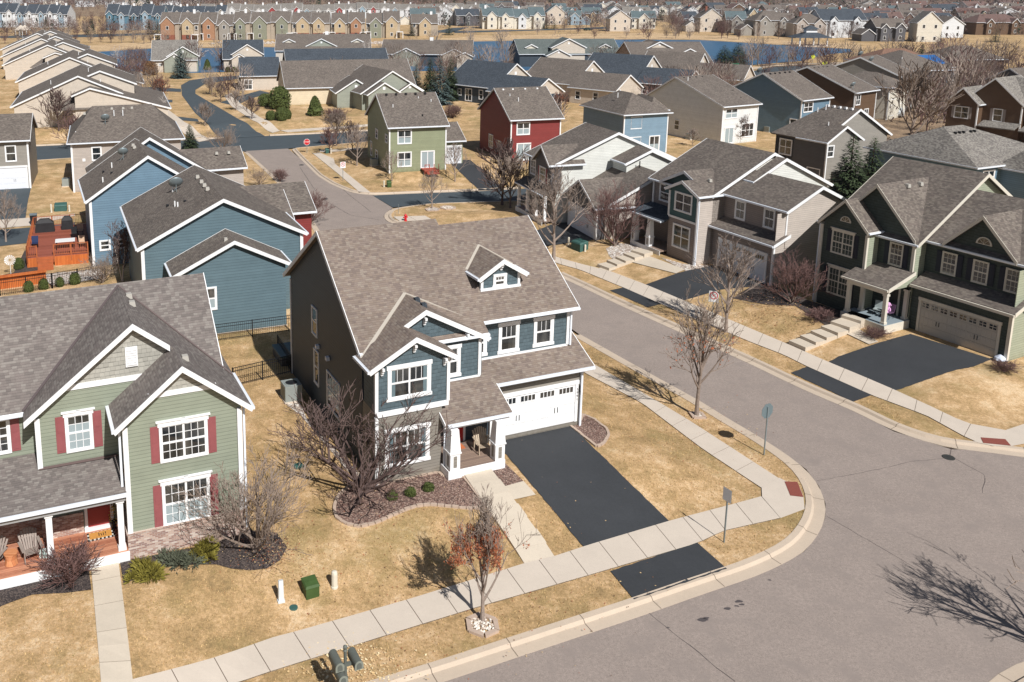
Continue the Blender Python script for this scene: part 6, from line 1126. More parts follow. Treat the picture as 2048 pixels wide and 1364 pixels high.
F_ = [(820,872,50,9,'m','g','gx'),(874,908,50,10,'w','b','gy'),(912,962,52,9,'n','d','gx'),(840,880,40,8,'w','t','gx'),(880,918,34,8,'w','b','gy'),(975,1030,26,8,'n','t','gx'),(1092,1130,50,11,'c','g','gy'),(1135,1162,50,8,'b','g','gx'),(1165,1205,47,9,'y','g','gx'),(1218,1262,63,10,'c','t','gy'),(1262,1310,58,9,'m','g','gx'),(1215,1245,38,8,'w','g','gy'),(1255,1300,36,8,'m','g','gx'),(1300,1318,32,7,'w','d','gx'),
 (1366,1398,60,9,'w','d','gx'),(1398,1446,64,11,'c','t','gy'),(1450,1490,66,10,'e','g','gx'),(1492,1520,64,11,'y','g','gy'),(1508,1582,72,11,'e','t','hip'),(1584,1650,76,10,'p','t','hip'),(1640,1738,76,12,'w','d','gx'),(1750,1812,83,9,'n','t','gx'),(1830,1880,84,12,'m','b','gy'),(1880,1932,76,9,'w','t','gy'),
 (1430,1470,34,8,'w','t','gx'),(1472,1492,26,7,'b','t','gx'),(1370,1400,38,8,'w','d','gy'),(1500,1530,30,8,'k','t','gx'),(1532,1570,34,8,'n','t','gx'),(1580,1620,36,8,'p','r','gx'),(1600,1640,46,9,'c','d','gx'),(1650,1700,40,8,'c','t','gx'),(1690,1730,45,9,'y','r','gy'),(1720,1780,50,9,'p','r','gx'),(1740,1770,36,8,'b','t','gx'),(1780,1822,36,8,'w','g','gx'),(1800,1860,56,9,'k','t','gx'),(1832,1880,50,9,'r','r','gy'),(1870,1930,42,10,'c','d','gx'),(1920,1960,58,8,'p','t','gx'),(1915,1975,48,9,'y','r','gx'),(1965,2000,36,8,'b','b','gx'),(1985,2048,50,9,'w','t','gy'),(1950,2060,70,9,'k','r','hip'),(2010,2060,38,8,'c','r','gx'),(1700,1740,28,7,'w','t','gx'),(1760,1800,26,7,'p','t','gx'),(1830,1870,30,8,'w','r','gx'),(1880,1915,24,7,'m','r','gx'),(1935,1970,24,7,'w','t','gx'),(1640,1680,28,7,'c','r','gx'),(1560,1600,24,7,'w','t','gx'),(1480,1515,20,7,'m','r','gx'),(1330,1360,30,7,'w','t','gx'),(1100,1140,26,7,'w','r','gx'),(1050,1090,22,7,'m','t','gx'),(1160,1200,24,7,'m','t','gx'),(1230,1260,22,7,'b','t','gx'),(1380,1420,24,7,'m','r','gx'),
 (60,92,6,8,'w','t','gy'),(96,130,10,8,'m','t','gx'),(150,176,14,8,'w','b','gx'),(176,206,10,8,'p','t','gx'),(210,246,15,8,'w','t','gx'),(248,270,12,8,'c','t','gy'),(275,300,10,8,'m','t','gx'),(330,362,12,8,'w','t','gx'),(380,400,11,8,'c','t','gx'),(262,290,18,9,'c','t','gy'),(0,40,8,8,'w','t','gx'),(1690,1760,12,8,'m','t','gx'),(2000,2048,16,8,'m','r','gx'),(1810,1850,14,8,'w','t','gx')]
_q = random.Random(21)
for _ in range(52):
    x = _q.uniform(1400, 2040); y = _q.uniform(22, 66); w_ = _q.uniform(26, 44) * (.7 + y / 110); F_.append((x, x + w_, y, _q.uniform(7, 9.5), _q.choice('wcmpekyne'), _q.choice('trtrdtg'), _q.choice(('gx', 'gy', 'hip', 'gx'))))
for _ in range(22):
    x = _q.uniform(830, 1380); y = _q.uniform(20, 42); w_ = _q.uniform(26, 40); F_.append((x, x + w_, y, _q.uniform(7, 9), _q.choice('wwcmpne'), _q.choice('tdbg'), _q.choice(('gx', 'gy', 'gx'))))
for i, (x0, x1, yb, ht, wc, rc, fm) in enumerate(F_): farhouse(x0, x1, yb, ht, wc, rc, fm, az=rr_.uniform(-14, 14) if i > 23 else (0, -8, 6)[i % 3], ng=1 if x1 - x0 < 60 else 2)
block(1300 - 0, 1420, 30, 7, 'm', 't', 'low white row under the distant woods right of the middle', 3, 'grey-roofed townhouse rows')
# scattered trees among the far houses
scatter([(rr_.uniform(1340, 2048), rr_.uniform(26, 78)) for _ in range(90)], (6, 10), 'bare trees among the far houses', 3, 1); scatter([(rr_.uniform(820, 1340), rr_.uniform(22, 56)) for _ in range(36)], (5, 9), 'bare trees among the far houses', 3, 1); scatter([(rr_.uniform(130, 215), rr_.uniform(40, 64)) for _ in range(16)] + [(rr_.uniform(0, 460), rr_.uniform(56, 66)) for _ in range(20)], (4, 7), 'bare trees among the far townhouses', 3, 1)
# the woods on the skyline: nobody could count these
def woods(name, region, n, hr, cols, seed, label=None, conif=.06):
    r = random.Random(seed); M_ = MB(); 
    for _ in range(n):
        x, y = region(r); hh = r.uniform(*hr); k = r.randrange(len(cols) - 1); cf = r.random() < conif; cx_, cy_ = gz(x, y, .9); 
        for _ in range(46 if not cf else 60):
            a = r.uniform(0, 6.283); t = r.random(); rad = hh * (.42 * math.sin(min(1, .25 + t) * 2.6) if not cf else .26 * (1 - t)) * math.sqrt(r.random()); p = Vector((cx_ + rad * math.cos(a), cy_ + rad * math.sin(a), .9 + hh * (t * .9 + .06))); s = hh * r.uniform(.03, .085); d = Vector((r.uniform(-1,1), r.uniform(-1,1), r.uniform(-.3,1.6))).normalized() * s * (2.4 if not cf else 1); u = d.orthogonal().normalized(); u.rotate(Matrix.Rotation(r.uniform(0, 6.28), 3, d.normalized())); u = u * s * (.3 if not cf else 1.1)
            M_.add([p - u, p + d, p + u], [(0,1,2)], len(cols) - 1 if cf else k)
    me = bpy.data.meshes.new(name); me.from_pydata(M_.v, [], M_.f); [me.materials.append(c) for c in cols]; me.polygons.foreach_set('material_index', M_.m); me.update(); o = bpy.data.objects.new(name, me); C.objects.link(o); tag(o, label or 'wide band of bare brown woodland on the skyline beyond the last houses', 'woodland', kind='stuff'); return o
WC = [plain('wood_far_a', S(112,98,96), .9), plain('wood_far_b', S(96,80,78), .9), plain('wood_far_c', S(128,114,108), .9), plain('wood_far_d', S(112,86,78), .9), plain('wood_far_e', S(44,56,40), .9)]
woods('woodland', lambda r: (r.uniform(-80, 2130), r.choice((r.uniform(-20, 4), r.uniform(-12, 14), r.uniform(2, 22)))), 3800, (10, 17), WC, 4)
woods('woodland', lambda r: (r.uniform(1380, 2120), r.uniform(12, 70)), 900, (6, 9), WC, 8, 'loose thicket of bare trees between the brown-roofed houses at the upper right', .1)
woods('woodland', lambda r: (r.uniform(820, 1400), r.uniform(14, 56)), 420, (5, 8.5), WC, 18, 'loose bare trees between the white and slate-roofed houses past the lake', .08)
woods('woodland', lambda r: (r.uniform(-20, 460), r.choice((r.uniform(8, 30), r.uniform(60, 72)))), 330, (4, 7.5), WC, 19, 'loose bare trees around the far left townhouses', .08)
woods('woodland', lambda r: (r.uniform(300, 1340), r.uniform(42, 92) if r.random() < .35 else r.uniform(36, 60)), 150, (3.5, 6.5), WC, 23, 'thin scatter of small bare trees and brush along the far bank', .1)
woods('thicket', lambda r: (lambda t: (1780 + 300 * t + r.uniform(-30, 30), 120 + r.uniform(0, 150)))(r.random()), 60, (4, 7), WC, 14, 'tangle of bare brown brush in the wooded lots behind the brown shutter house', .03)
SCRUB = grass('woodland_floor', [S(112,96,80), S(128,108,88), S(144,122,98), S(160,136,108)], 2.)
def gfar(pts, z, name, mat): return gridcut([gz(x, y, z) for x, y in pts], None, 0, name, mat, flat=z)
gfar([(-200,34),(820,30),(1300,40),(1400,54),(2200,74),(2600,0),(2600,-24),(-400,-24)], .93, 'far_ground', SCRUB); gridcut([(62,128),(70,122),(120,118),(190,170),(160,262),(112,262),(98,215),(104,180),(78,150)], None, 0, 'wooded_ground', SCRUB, flat=.93)
REED = grass('lakeshore_grass', [S(150,124,96), S(178,150,116), S(196,168,130), S(206,180,142)], 3.); gfar([(100,94),(150,92),(300,84),(640,84),(800,82),(960,72),(1120,68),(1290,66),(1450,72),(1560,80),(1720,90),(1730,100),(1690,97),(1620,93),(1500,85),(1400,79),(1260,78),(1100,79),(900,83),(800,91),(640,96),(520,93),(300,96),(150,104),(90,106)], .945, 'lakeshore', REED)
for x0, y0, x1, y1 in ((420, 96, 800, 92),):
    m = MB(); r = random.Random(3)
    for _ in range(140):
        t = r.random(); p = gz(x0 + (x1-x0)*t + r.uniform(-4,4), 88 + r.uniform(-3, 1), .9); s = r.uniform(.3, .8); m.lathe([(s*.8, -.1), (s, .2), (s*.5, s*.8)], 6, (p[0], p[1], .9))
    o = m.build('shore_boulders', RIVER); tag(o, 'pale boulders strewn along the bank below the coloured townhouses', 'rocks', kind='stuff')
# ================================================================ street furniture and yard things
REDP = plain('sign_red', S(190,36,44), .4); SIGNW = plain('sign_white', (.75,.75,.75,1), .4); SIGNB = plain('sign_back', S(134,152,158), .4, .6); SIGNY = plain('sign_yellow', S(214,226,50), .4); GREENU = plain('utility_green', S(62,84,44), .6, var=.15); TEALU = plain('utility_teal', S(58,92,86), .6, var=.1); PVC = plain('pedestal_cream', S(206,200,184), .6, var=.04); PVCW = plain('pedestal_white', S(206,212,214), .5, var=.03)
def up(o, *names): return o
def th(name, p, az, label, cat, group=None): return empty(name, p, R(az), label, cat, group)
def signpost(p, az, hgt, shape, label, mat_face, mat_back, size=.75, txt=None, w=None, cat='sign', name='road_sign', dz=0):
    t = th(name, p, az, label, cat); m = MB(); m.box(-.03, .03, .0, .045, -.3, hgt + size*.3); m.build('post', METAL, t); zc = hgt
    def panel(y0, y1, mat, nm, k=1.):
        m = MB(); s = size / 2 * k
        if shape == 8: pts = [(s/math.cos(R(22.5))*math.cos(R(22.5+45*i)), s/math.cos(R(22.5))*math.sin(R(22.5+45*i))) for i in range(8)]
        elif shape == 'd': pts = [(0,-s*1.2),(s*1.2,0),(0,s*1.2),(-s*1.2,0)]
        else: hw = (w or size) / 2 * k; pts = [(-hw,-s),(hw,-s),(hw,s),(-hw,s)]
        m.prism([(x, y0, zc + z) for x, z in pts], (0, y1 - y0, 0)); return m.build(nm, mat, t)
    b = panel(-.018, -.004, mat_back, 'panel'); 
    if shape == 8 and txt: panel(-.022, -.0185, SIGNW, 'border', .98); panel(-.026, -.0225, mat_face, 'face', .9)
    else: panel(-.024, -.0185, mat_face, 'face', .97)
    if txt == 'P':
        m = MB(); n = 24; r1, r2 = size*.34, size*.27
        m.add([(r*math.cos(6.283*i/n), -.028, zc + .08 + r*math.sin(6.283*i/n)) for r in (r1, r2) for i in range(n)], [(i, (i+1)%n, n+(i+1)%n, n+i) for i in range(n)]); m.prism([(-r2*.75, -.029, zc+.08+r2*.6), (-r2*.6, -.029, zc+.08+r2*.75), (r2*.75, -.029, zc+.08-r2*.6), (r2*.6, -.029, zc+.08-r2*.75)], (0, .002, 0)); m.build('symbol', REDP, t); text(None, 'P', size*.42, (0, -.0265, zc+.08), (R(90), 0, 0), BLACKM, t, 'lettering', .001)
    elif txt: text(None, txt, size*.36, (0, -.0275, zc), (R(90), 0, 0), SIGNW, t, 'lettering', .001)
    return t
def gp_(x, y): return G(x, y)
p = G(1527, 910); signpost(p, 206, hpx(p, 822), 8, 'back of an octagonal sign on a pole at the kerb corner', REDP, SIGNB, .78, 'STOP')
p = G(1447, 1085); signpost(p, -63, hpx(p, 990), 4, 'back of a small dark rectangular sign on a pole beside the street', SIGNW, plain('sign_back_dark', S(70,74,78), .5, .3), .6, None, .45)
p = G(614, 306); signpost(p, 12, hpx(p, 284), 8, 'red stop sign at the cross street', REDP, SIGNB, .9, 'STOP'); p = G(686, 361); signpost(p, 20, hpx(p, 330), 4, 'white no-parking sign at the sidewalk left of the olive house', SIGNW, SIGNB, .8, 'P', .7); p = G(1424, 640); signpost(p, -24, hpx(p, 593), 4, 'white no-parking sign behind the bare trees across the street', SIGNW, SIGNB, .85, 'P', .68)
for x, y, t_, l in ((1648, 140, 126, 'right yellow-green pedestrian sign by the lakeside road'), (1625, 126, 113, 'left yellow-green pedestrian sign by the lakeside road')): p = Vector((*gz(x, y, .9), .9)); signpost(p, 5, hpx(p, t_), 'd', l, SIGNY, SIGNY, 1.3)
p = Vector((*gz(1470, 146, .9), .9)); signpost(p, 5, hpx(p, 128), 4, 'green street-name sign near the lake', plain('sign_green', S(20,110,80), .4), SIGNB, .5, None, 1.8)
# mailbox cluster
MBX = plain('mailbox_grey', S(94,98,92), .6, .0, var=.08); MBF = plain('mailbox_door', S(128,132,122), .5, var=.08)
p = G(691, 1398); t = th('mailbox_cluster', p, 22, 'grey-green post carrying three domed mailboxes at the near kerb', 'mailbox'); m = MB(); m.tube((0,0,-.2), (0,0,.62), .07, .06, 12); m.lathe([(.055, .6), (.08, .64), (.05, .7), (.042, 1.0), (.042, 1.42), (.06, 1.44), (.03, 1.48), (.055, 1.52), (.055, 1.56), (.01, 1.6)], 12); m.box(-.32, .34, -.04, .04, .98, 1.06); m.box(-.02, .02, -.04, .3, .75, .82); m.build('post', MBX, t)
for x, z in ((-.25, 1.12), (.27, 1.02), (-.16, .72)):
    n = 9; w_ = .11; pr = [(-w_, 0), (w_, 0)] + [(w_*math.cos(math.pi*i/n), .12 + w_*math.sin(math.pi*i/n)) for i in range(n+1)]
    m = MB(); m.prism([(x + a, -.28, z + b) for a, b in pr], (0, .55, 0)); b = m.build('mailbox', MBX, t); m = MB(); m.prism([(x + a*1.08, -.3, z + b*1.05) for a, b in pr], (0, .018, 0)); m.build('door', MBF, b); m = MB(); m.prism([(x + a*.6, -.308, z + .03 + b*.72) for a, b in pr], (0, .007, 0)); m.build('door_panel', MBX, b)
t.scale = (1.32,) * 3
# utility boxes
def box_util(x, y, az, sx, sy, sz, mat, label, name='transformer_box', lid=True):
    t = th(name, G(x, y), az, label, 'utility box'); m = MB(); a, b = sx/2, sy/2; m.hexa([(-a,-b,-.1),(a,-b,-.1),(a,b,-.1),(-a,b,-.1),(-a,-b,sz*.7),(a,-b,sz*.7),(a,b,sz*.9),(-a,b,sz*.9)]); m.build('cabinet', mat, t)
    m = MB(); m.hexa([(-a-.03,-b-.03,sz*.7),(a+.03,-b-.03,sz*.7),(a+.03,b+.03,sz*.92),(-a-.03,b+.03,sz*.92),(-a*.9,-b*.9,sz*.85),(a*.9,-b*.9,sz*.85),(a*.9,b*.9,sz),(-a*.9,b*.9,sz)]); m.box(-a*.95, a*.95, -.015, .015, sz*.86, sz*.955); m.build('lid', mat, t); return t
def pedestal(x, y, h_, label, mat=PVC, r=.09, square=False, az=20):
    t = th('utility_pedestal', G(x, y), az, label, 'utility post'); m = MB()
    if square: m.hexa([(-.11,-.08,-.1),(.11,-.08,-.1),(.11,.08,-.1),(-.11,.08,-.1),(-.09,-.06,h_),(.09,-.06,h_),(.09,.06,h_*.97),(-.09,.06,h_*.97)]); m.box(-.14, .14, -.1, .1, -.05, .08); m.box(-.06, .06, -.085, -.07, h_*.3, h_*.72)
    else: m.lathe([(r*1.15, -.1), (r*1.15, .05), (r, .07), (r, h_*.85), (r*.85, h_*.96), (r*.4, h_)], 12)
    m.build('housing', mat, t); return t
pedestal(562, 1203, .95, 'tall narrow white utility pedestal left of the green box', PVCW, square=True); box_util(621, 1186, 24, .55, .55, .6, GREENU, 'mottled green utility box between the white and cream pedestals', 'utility_box'); pedestal(669, 1174, .72, 'short cream cylinder pedestal right of the green box', PVC, .13)
def lid(x, y, r, mat, label, name='access_cover', cat='cover', z=None):
    p = G(x, y); m = MB(); m.lathe([(r, -.03), (r, .02), (r*.9, .028), (.02, .03)], 20); m.lathe([(r*.2, .03), (r*.2, .04)], 10); o = m.build(name, mat, loc=(p.x, p.y, p.z if z is None else z)); tag(o, label, cat)
lid(587, 1215, .17, TEALU, 'small round green access cover in the lawn'); box_util(597, 935, 30, .4, .3, .16, TEALU, 'small teal box lying in the grass beside the grey tree', 'valve_box')
lid(650, 398, .34, METALD, 'dark manhole cover at the middle of the side intersection', 'manhole_cover', z=.0); lid(603, 330, .34, METALD, 'dark manhole cover near the stop sign', 'manhole_cover', z=.0); lid(1897, 915, .3, METALD, 'round drain cover at the right kerb line', 'manhole_cover', z=.0)
box_util(1159, 498, -65, 1.3, .9, .85, TEALU, 'large green transformer on the lawn before the tan house'); pedestal(1137, 492, .85, 'cream pedestal left of the large green transformer'); pedestal(1170, 503, .65, 'cream pedestal right of the large green transformer')
pedestal(768, 374, .8, 'cream pedestal on the olive house lawn'); box_util(778, 374, 14, .5, .5, .8, GREENU, 'green pedestal box on the olive house lawn', 'utility_box'); pedestal(662, 307, .8, 'cream pedestal near the stop sign'); box_util(655, 306, 14, .6, .5, .7, TEALU, 'teal utility box near the stop sign', 'utility_box')
pedestal(103, 425, .9, 'cream pedestal left of the small transformer on the left lawn'); box_util(122, 421, 14, 1.2, .8, .8, TEALU, 'green transformer on the narrow lawn left of the sky-blue house'); pedestal(139, 423, .7, 'cream pedestal right of the small transformer on the left lawn')
p = G(811, 442); t = th('fire_hydrant', p, 30, 'red fire hydrant on the small corner verge', 'hydrant'); m = MB(); m.lathe([(.2, -.05), (.2, .05), (.13, .06), (.12, .5), (.17, .53), (.15, .62), (.08, .72), (.03, .76)], 12); m.build('barrel', REDP, t)
for s_ in (-1, 1): m = MB(); m.tube((0,0,.4), (.26*s_,0,.4), .07, .07, 8); m.build('outlet', REDP, t)
for x, y, t_, l in ((797, 427, 408, 'left thin marker rod at the corner verge'), (944, 395, 362, 'thin marker rod beside the side street'), (796-6, 440, 424, 'short marker rod beside the hydrant')):
    p = G(x, y); m = MB(); m.tube((0,0,-.1), (0,0,hpx(p, t_)), .025, .02, 6); tag(m.build('marker_rod', METAL, loc=p), l, 'marker')
# stone rings round street trees
def ring(x, y, r, label, inner=True):
    p = G(x, y); t = th('stone_ring', p, 0, label, 'stone ring'); m = MB(); q = random.Random(int(x)); n = int(r * 11)
    for i in range(n):
        a = 6.283*i/n; m2 = [(math.cos(a+e)*(r+d), math.sin(a+e)*(r+d)) for e, d in ((-.9*3.14/n, -.1), (.9*3.14/n, -.1), (.9*3.14/n, .1), (-.9*3.14/n, .1))]; m.prism([(u, v, -.1) for u, v in m2], (0, 0, .2 + q.uniform(-.02, .02)))
    m.build('edging', EDGEST, t); m = MB()
    for _ in range(int(260 * r)):
        a = q.uniform(0, 6.28); d = (r - .1) * math.sqrt(q.random()); s = q.uniform(.03, .065); m.lathe([(s*.7, -.02), (s, s*.3), (s*.5, s*.8)], 5, (d*math.cos(a), d*math.sin(a), .03 + q.uniform(0, .03)), q.randrange(3))
    o = m.build('stones', [plain('stone_a', S(206,196,184), .8), plain('stone_b', S(228,222,212), .8), plain('stone_c', S(170,152,136), .8)], t); o['kind'] = 'stuff'
ring(965, 1252, .58, 'ring of pale stones round the leafy street tree'); ring(1395, 832, .42, 'ring of pale stones round the tall bare street tree'); ring(896, 416, .8, 'distant ring of stones round the young corner tree')
# black fences
def fence(pts, h_, label, step=2.2, gap=.13, name='metal_fence'):
    P_ = [G(*a) for a in pts]; t = th(name, P_[0], 0, label, 'fence'); o = P_[0]; pk = MB(); rl = MB()
    for a, b in zip(P_, P_[1:]):
        d = Vector((b.x-a.x, b.y-a.y, 0)); L = d.length; d.normalize(); n = max(1, round(L/step)); u = Vector((-d.y, d.x, 0))
        for k in range(n + 1):
            q = a.lerp(b, k/n) - o; m = MB(); m.box(q.x-.035, q.x+.035, q.y-.035, q.y+.035, q.z-.2, q.z+h_+.06); m.build('post', BLACKM, t)
        for z in (.12, h_-.2, h_): A_ = a - o + Vector((0,0,z)); B_ = b - o + Vector((0,0,z)); w_ = u*.016; v = Vector((0,0,.035)); rl.hexa([A_-w_, B_-w_, B_+w_, A_+w_, A_-w_+v, B_-w_+v, B_+w_+v, A_+w_+v])
        for k in range(int(L/gap)): q = a.lerp(b, (k+.5)/int(L/gap)) - o; pk.box(q.x-.009, q.x+.009, q.y-.009, q.y+.009, q.z+.05, q.z+h_)
    rl.build('rail', BLACKM, t); s_ = pk.build('pickets', BLACKM, t); s_['kind'] = 'stuff'
fence([(425, 684), (583, 663)], 1.15, 'black picket fence behind the yard between the sage and blue houses'); fence([(466, 774), (583, 746)], 1.15, 'black picket fence with gate beside the air conditioner'); fence([(-30, 596), (0, 592), (105, 577), (156, 568), (211, 558)], 1.2, 'long black picket fence behind the sage house at the left'); fence([(583, 746), (556, 705)], 1.15, 'short black fence run at the blue house back corner')
# air conditioners
p = G(583, 798); acunit(p.x, p.y, 21.8, 'grey air conditioner in the rock strip beside the blue house', .98); 
for x, y, a, l in ((1380, 279, 27, 'air conditioner at the shaded wall of the grey-and-white house'), (748, 331, 14, 'air conditioner at the olive house side wall'), (1536, 264, 32, 'air conditioner at the dark blue house wall'), (133, 372, 16, 'air conditioner left of the beige hip-roofed house'), (1431, 278, 27, 'small white unit at the grey-and-white house corner')): p = G(x, y); acunit(p.x, p.y, a, l, .9)
# spa lid behind the blue house
SPA = plain('spa_cover', S(84,104,112), .6, var=.05); t = th('hot_tub', G(585, 716), 21.8, 'covered blue-grey hot tub in the shade behind the blue house', 'hot tub'); m = MB(); m.box(-1, 1, -1, 1, -.1, .55); m.build('shell', DKGREY, t); m = MB(); m.box(-1.05, -.01, -1.05, 1.05, .55, .66); m.box(.01, 1.05, -1.05, 1.05, .55, .66); m.build('cover', SPA, t)
# chairs
def adiron(parent_root, loc, az, mat, label):
    M4 = parent_root.matrix_world if 0 else None; base = Vector(parent_root.location); a0 = parent_root.rotation_euler.z; l = Vector(loc); p = base + Vector((l.x*math.cos(a0) - l.y*math.sin(a0), l.x*math.sin(a0) + l.y*math.cos(a0), l.z))
    t = th('adirondack_chair', p, math.degrees(a0) + az, label, 'chair'); m = MB()
    for k in range(6): y = -.42 + k*.11; z = .38 - k*.022; m.hexa([(-.27,y,z-.02),(.27,y,z-.02),(.27,y+.1,z-.04),(-.27,y+.1,z-.04),(-.27,y,z),(.27,y,z),(.27,y+.1,z-.02),(-.27,y+.1,z-.02)])
    m.build('seat', mat, t); m = MB()
    for k in range(7):
        x = -.3 + k*.1; top = 1.02 - abs(k-3)**2*.018; f = 1.12; m.hexa([(x*.8-.035,.2,.25),(x*.8+.035,.2,.25),(x*.8+.035,.22,.25),(x*.8-.035,.22,.25),(x*f-.042,.52,top),(x*f+.042,.52,top),(x*f+.042,.54,top),(x*f-.042,.54,top)])
    m.box(-.3, .3, .4, .43, .66, .72); m.build('backrest', mat, t)
    for s_ in (-1, 1):
        m = MB(); m.box(s_*.36-.06, s_*.36+.06, -.45, .38, .56, .585); m.build('armrest', mat, t)
        for y in (-.4, .3): m = MB(); m.box(s_*.33-.02, s_*.33+.02, y-.05, y+.05, 0, .56); m.build('leg', mat, t)
    return t
CHG = plain('chair_greige', S(176,160,140), .6, var=.06); CHG2 = plain('chair_grey', S(150,138,130), .6, var=.06)
adiron(main.root, (5.85, .35, .45), -8, CHG, 'weathered tan adirondack chair on the blue house porch'); adiron(sage.root, (-3.75, .95, .47), 12, CHG2, 'grey-brown adirondack chair on the sage house porch'); adiron(sage.root, (-5.15, .9, .47), -30, CHG2, 'second grey adirondack chair cut by the left frame edge')
def onp(root, loc): a0 = root.rotation_euler.z; l = Vector(loc); return Vector(root.location) + Vector((l.x*math.cos(a0) - l.y*math.sin(a0), l.x*math.sin(a0) + l.y*math.cos(a0), l.z))
m = MB(); m.lathe([(.2, 0), (.26, .02), (.22, .25), (.25, .46), (.27, .47), (.27, .5)], 16); tag(m.build('side_table', woodp('table_wood', S(186,120,80), S(206,142,100), .1, 1), loc=onp(sage.root, (-4.5, .75, .47))), 'round drum side table between the two porch chairs', 'table')
m = MB(); m.box(-.17, .17, -.12, .12, 0, .3); t = m.build('gift_bag', plain('bag_teal', S(190,210,206), .7, var=.2, vs=8), loc=onp(sage.root, (-3.25, .75, .47))); tag(t, 'small pale teal-patterned bag on the porch beside the column', 'bag')
# door mats
MATO = plain('mat_coir', S(196,140,70), .95, var=.1, vs=20); MATB = plain('mat_black', (.02,.02,.02,1), .9); MATW = plain('mat_white', (.6,.58,.52,1), .9)
t = th('door_mat', onp(sage.root, (-.98, 1.4, .472)), AZ, 'coir door mat with script lettering over a black and white checked rug', 'door mat'); m = MB(); 
for i in range(14):
    for j in range(5): m.box(-.56 + i*.08, -.48 + i*.08, -.3 + j*.12, -.18 + j*.12, .0, .008, (i + j) % 2)
m.build('checked_rug', [MATB, MATW], t); m = MB(); m.box(-.48, .42, -.19, .26, .0085, .022); b = m.build('mat', MATO, t); text(None, 'hi!', .36, (.05, .03, .024), (0, 0, 0), MATB, t, 'lettering', .001)
t = th('door_mat', onp(main.root, (4.75, 1.1, PF + .004)), AZ, 'plain orange-brown door mat before the red door', 'door mat'); m = MB(); m.box(-.42, .42, -.26, .26, 0, .018); m.build('mat', plain('mat_rust', S(190,108,66), .95), t); m = MB()
for k in range(1, 4): m.box(-.42 + k*.21 - .008, -.42 + k*.21 + .008, -.25, .25, .018, .021)
m.build('mat_grooves', plain('mat_dark', S(140,76,46), .95), t)
m = MB(); m.lathe([(.12, 0), (.16, .28), (.15, .3), (.02, .3)], 12); q = random.Random(4); t = th('porch_planter', onp(sage.root, (-.42, 1.75, .47)), 0, 'potted plant with yellow blooms beside the sage house door', 'plant'); m.build('pot', BLACKM, t); m = MB()
for _ in range(140): a = q.uniform(0, 6.28); z = q.uniform(.25, 1.2); r_ = .17 * math.sin(min(1, z) * 2.2 + .5); c_ = Vector((r_*math.cos(a), r_*math.sin(a), z)); e = Vector((q.uniform(-1,1), q.uniform(-1,1), q.uniform(-1,1))) * .05; f = Vector((q.uniform(-1,1), q.uniform(-1,1), q.uniform(-1,1))) * .05; m.add([c_, c_+e, c_+e+f, c_+f], [(0,1,2,3)], q.randrange(2))
m.build('foliage', [BUSHG, plain('bloom_yellow', S(214,178,90), .8)], t)
# green house porch: chairs and plush toy
def pchair(root, loc, az, mat, label):
    t = th('porch_chair', onp(root, loc), math.degrees(root.rotation_euler.z) + az, label, 'chair'); m = MB(); m.box(-.25, .25, -.25, .25, .4, .45); m.build('seat', mat, t); m = MB(); m.hexa([(-.26,.22,.45),(.26,.22,.45),(.26,.26,.45),(-.26,.26,.45),(-.28,.32,.95),(.28,.32,.95),(.28,.36,.95),(-.28,.36,.95)]); m.build('backrest', mat, t)
    for x in (-.23, .23):
        for y in (-.22, .22): m = MB(); m.tube((x, y, 0), (x, y, .42), .018, .018, 6); m.build('leg', BLACKM, t)
    return t
pchair(green.root, (5.55, .2, .6), 0, plain('chair_mauve', S(92,70,92), .6), 'dark mauve porch chair holding the pink plush toy'); pchair(green.root, (4.85, .1, .6), 20, plain('chair_pale', S(150,160,160), .6), 'pale porch chair left of the pink plush toy')
PINK = plain('plush_pink', S(212,160,206), .9, var=.08, vs=10); t = th('plush_toy', onp(green.root, (5.55, .12, 1.05)), -63.8, 'pink plush toy with floppy ears sitting on the porch chair', 'plush toy')
m = MB(); m.lathe([(.08, 0), (.17, .06), (.19, .18), (.13, .32), (.09, .36), (.14, .44), (.16, .54), (.1, .66), (.02, .7)], 14); m.build('body', PINK, t, smooth=True)
for s_ in (-1, 1):
    m = MB(); m.tube((s_*.08, 0, .62), (s_*.2, 0, .5), .05, .04, 8); m.build('ear', PINK, t); m = MB(); m.tube((s_*.15, -.02, .3), (s_*.24, -.14, .14), .055, .045, 8); m.build('arm', PINK, t); m = MB(); m.tube((s_*.09, -.1, .06), (s_*.14, -.32, .05), .07, .06, 8); m.build('leg', PINK, t)
p = G(1999, 722); m = MB(); m.lathe([(.2, 0), (.34, .1), (.3, .25), (.12, .38), (.05, .42)], 9); m.lathe([(.15, 0), (.22, .12), (.1, .26)], 8, (.35, .1, 0)); tag(m.build('garbage_bag', plain('bag_white', S(196,204,220), .4, var=.25, vs=7), loc=p), 'lumpy white bag at the dark green house garage corner', 'bag')
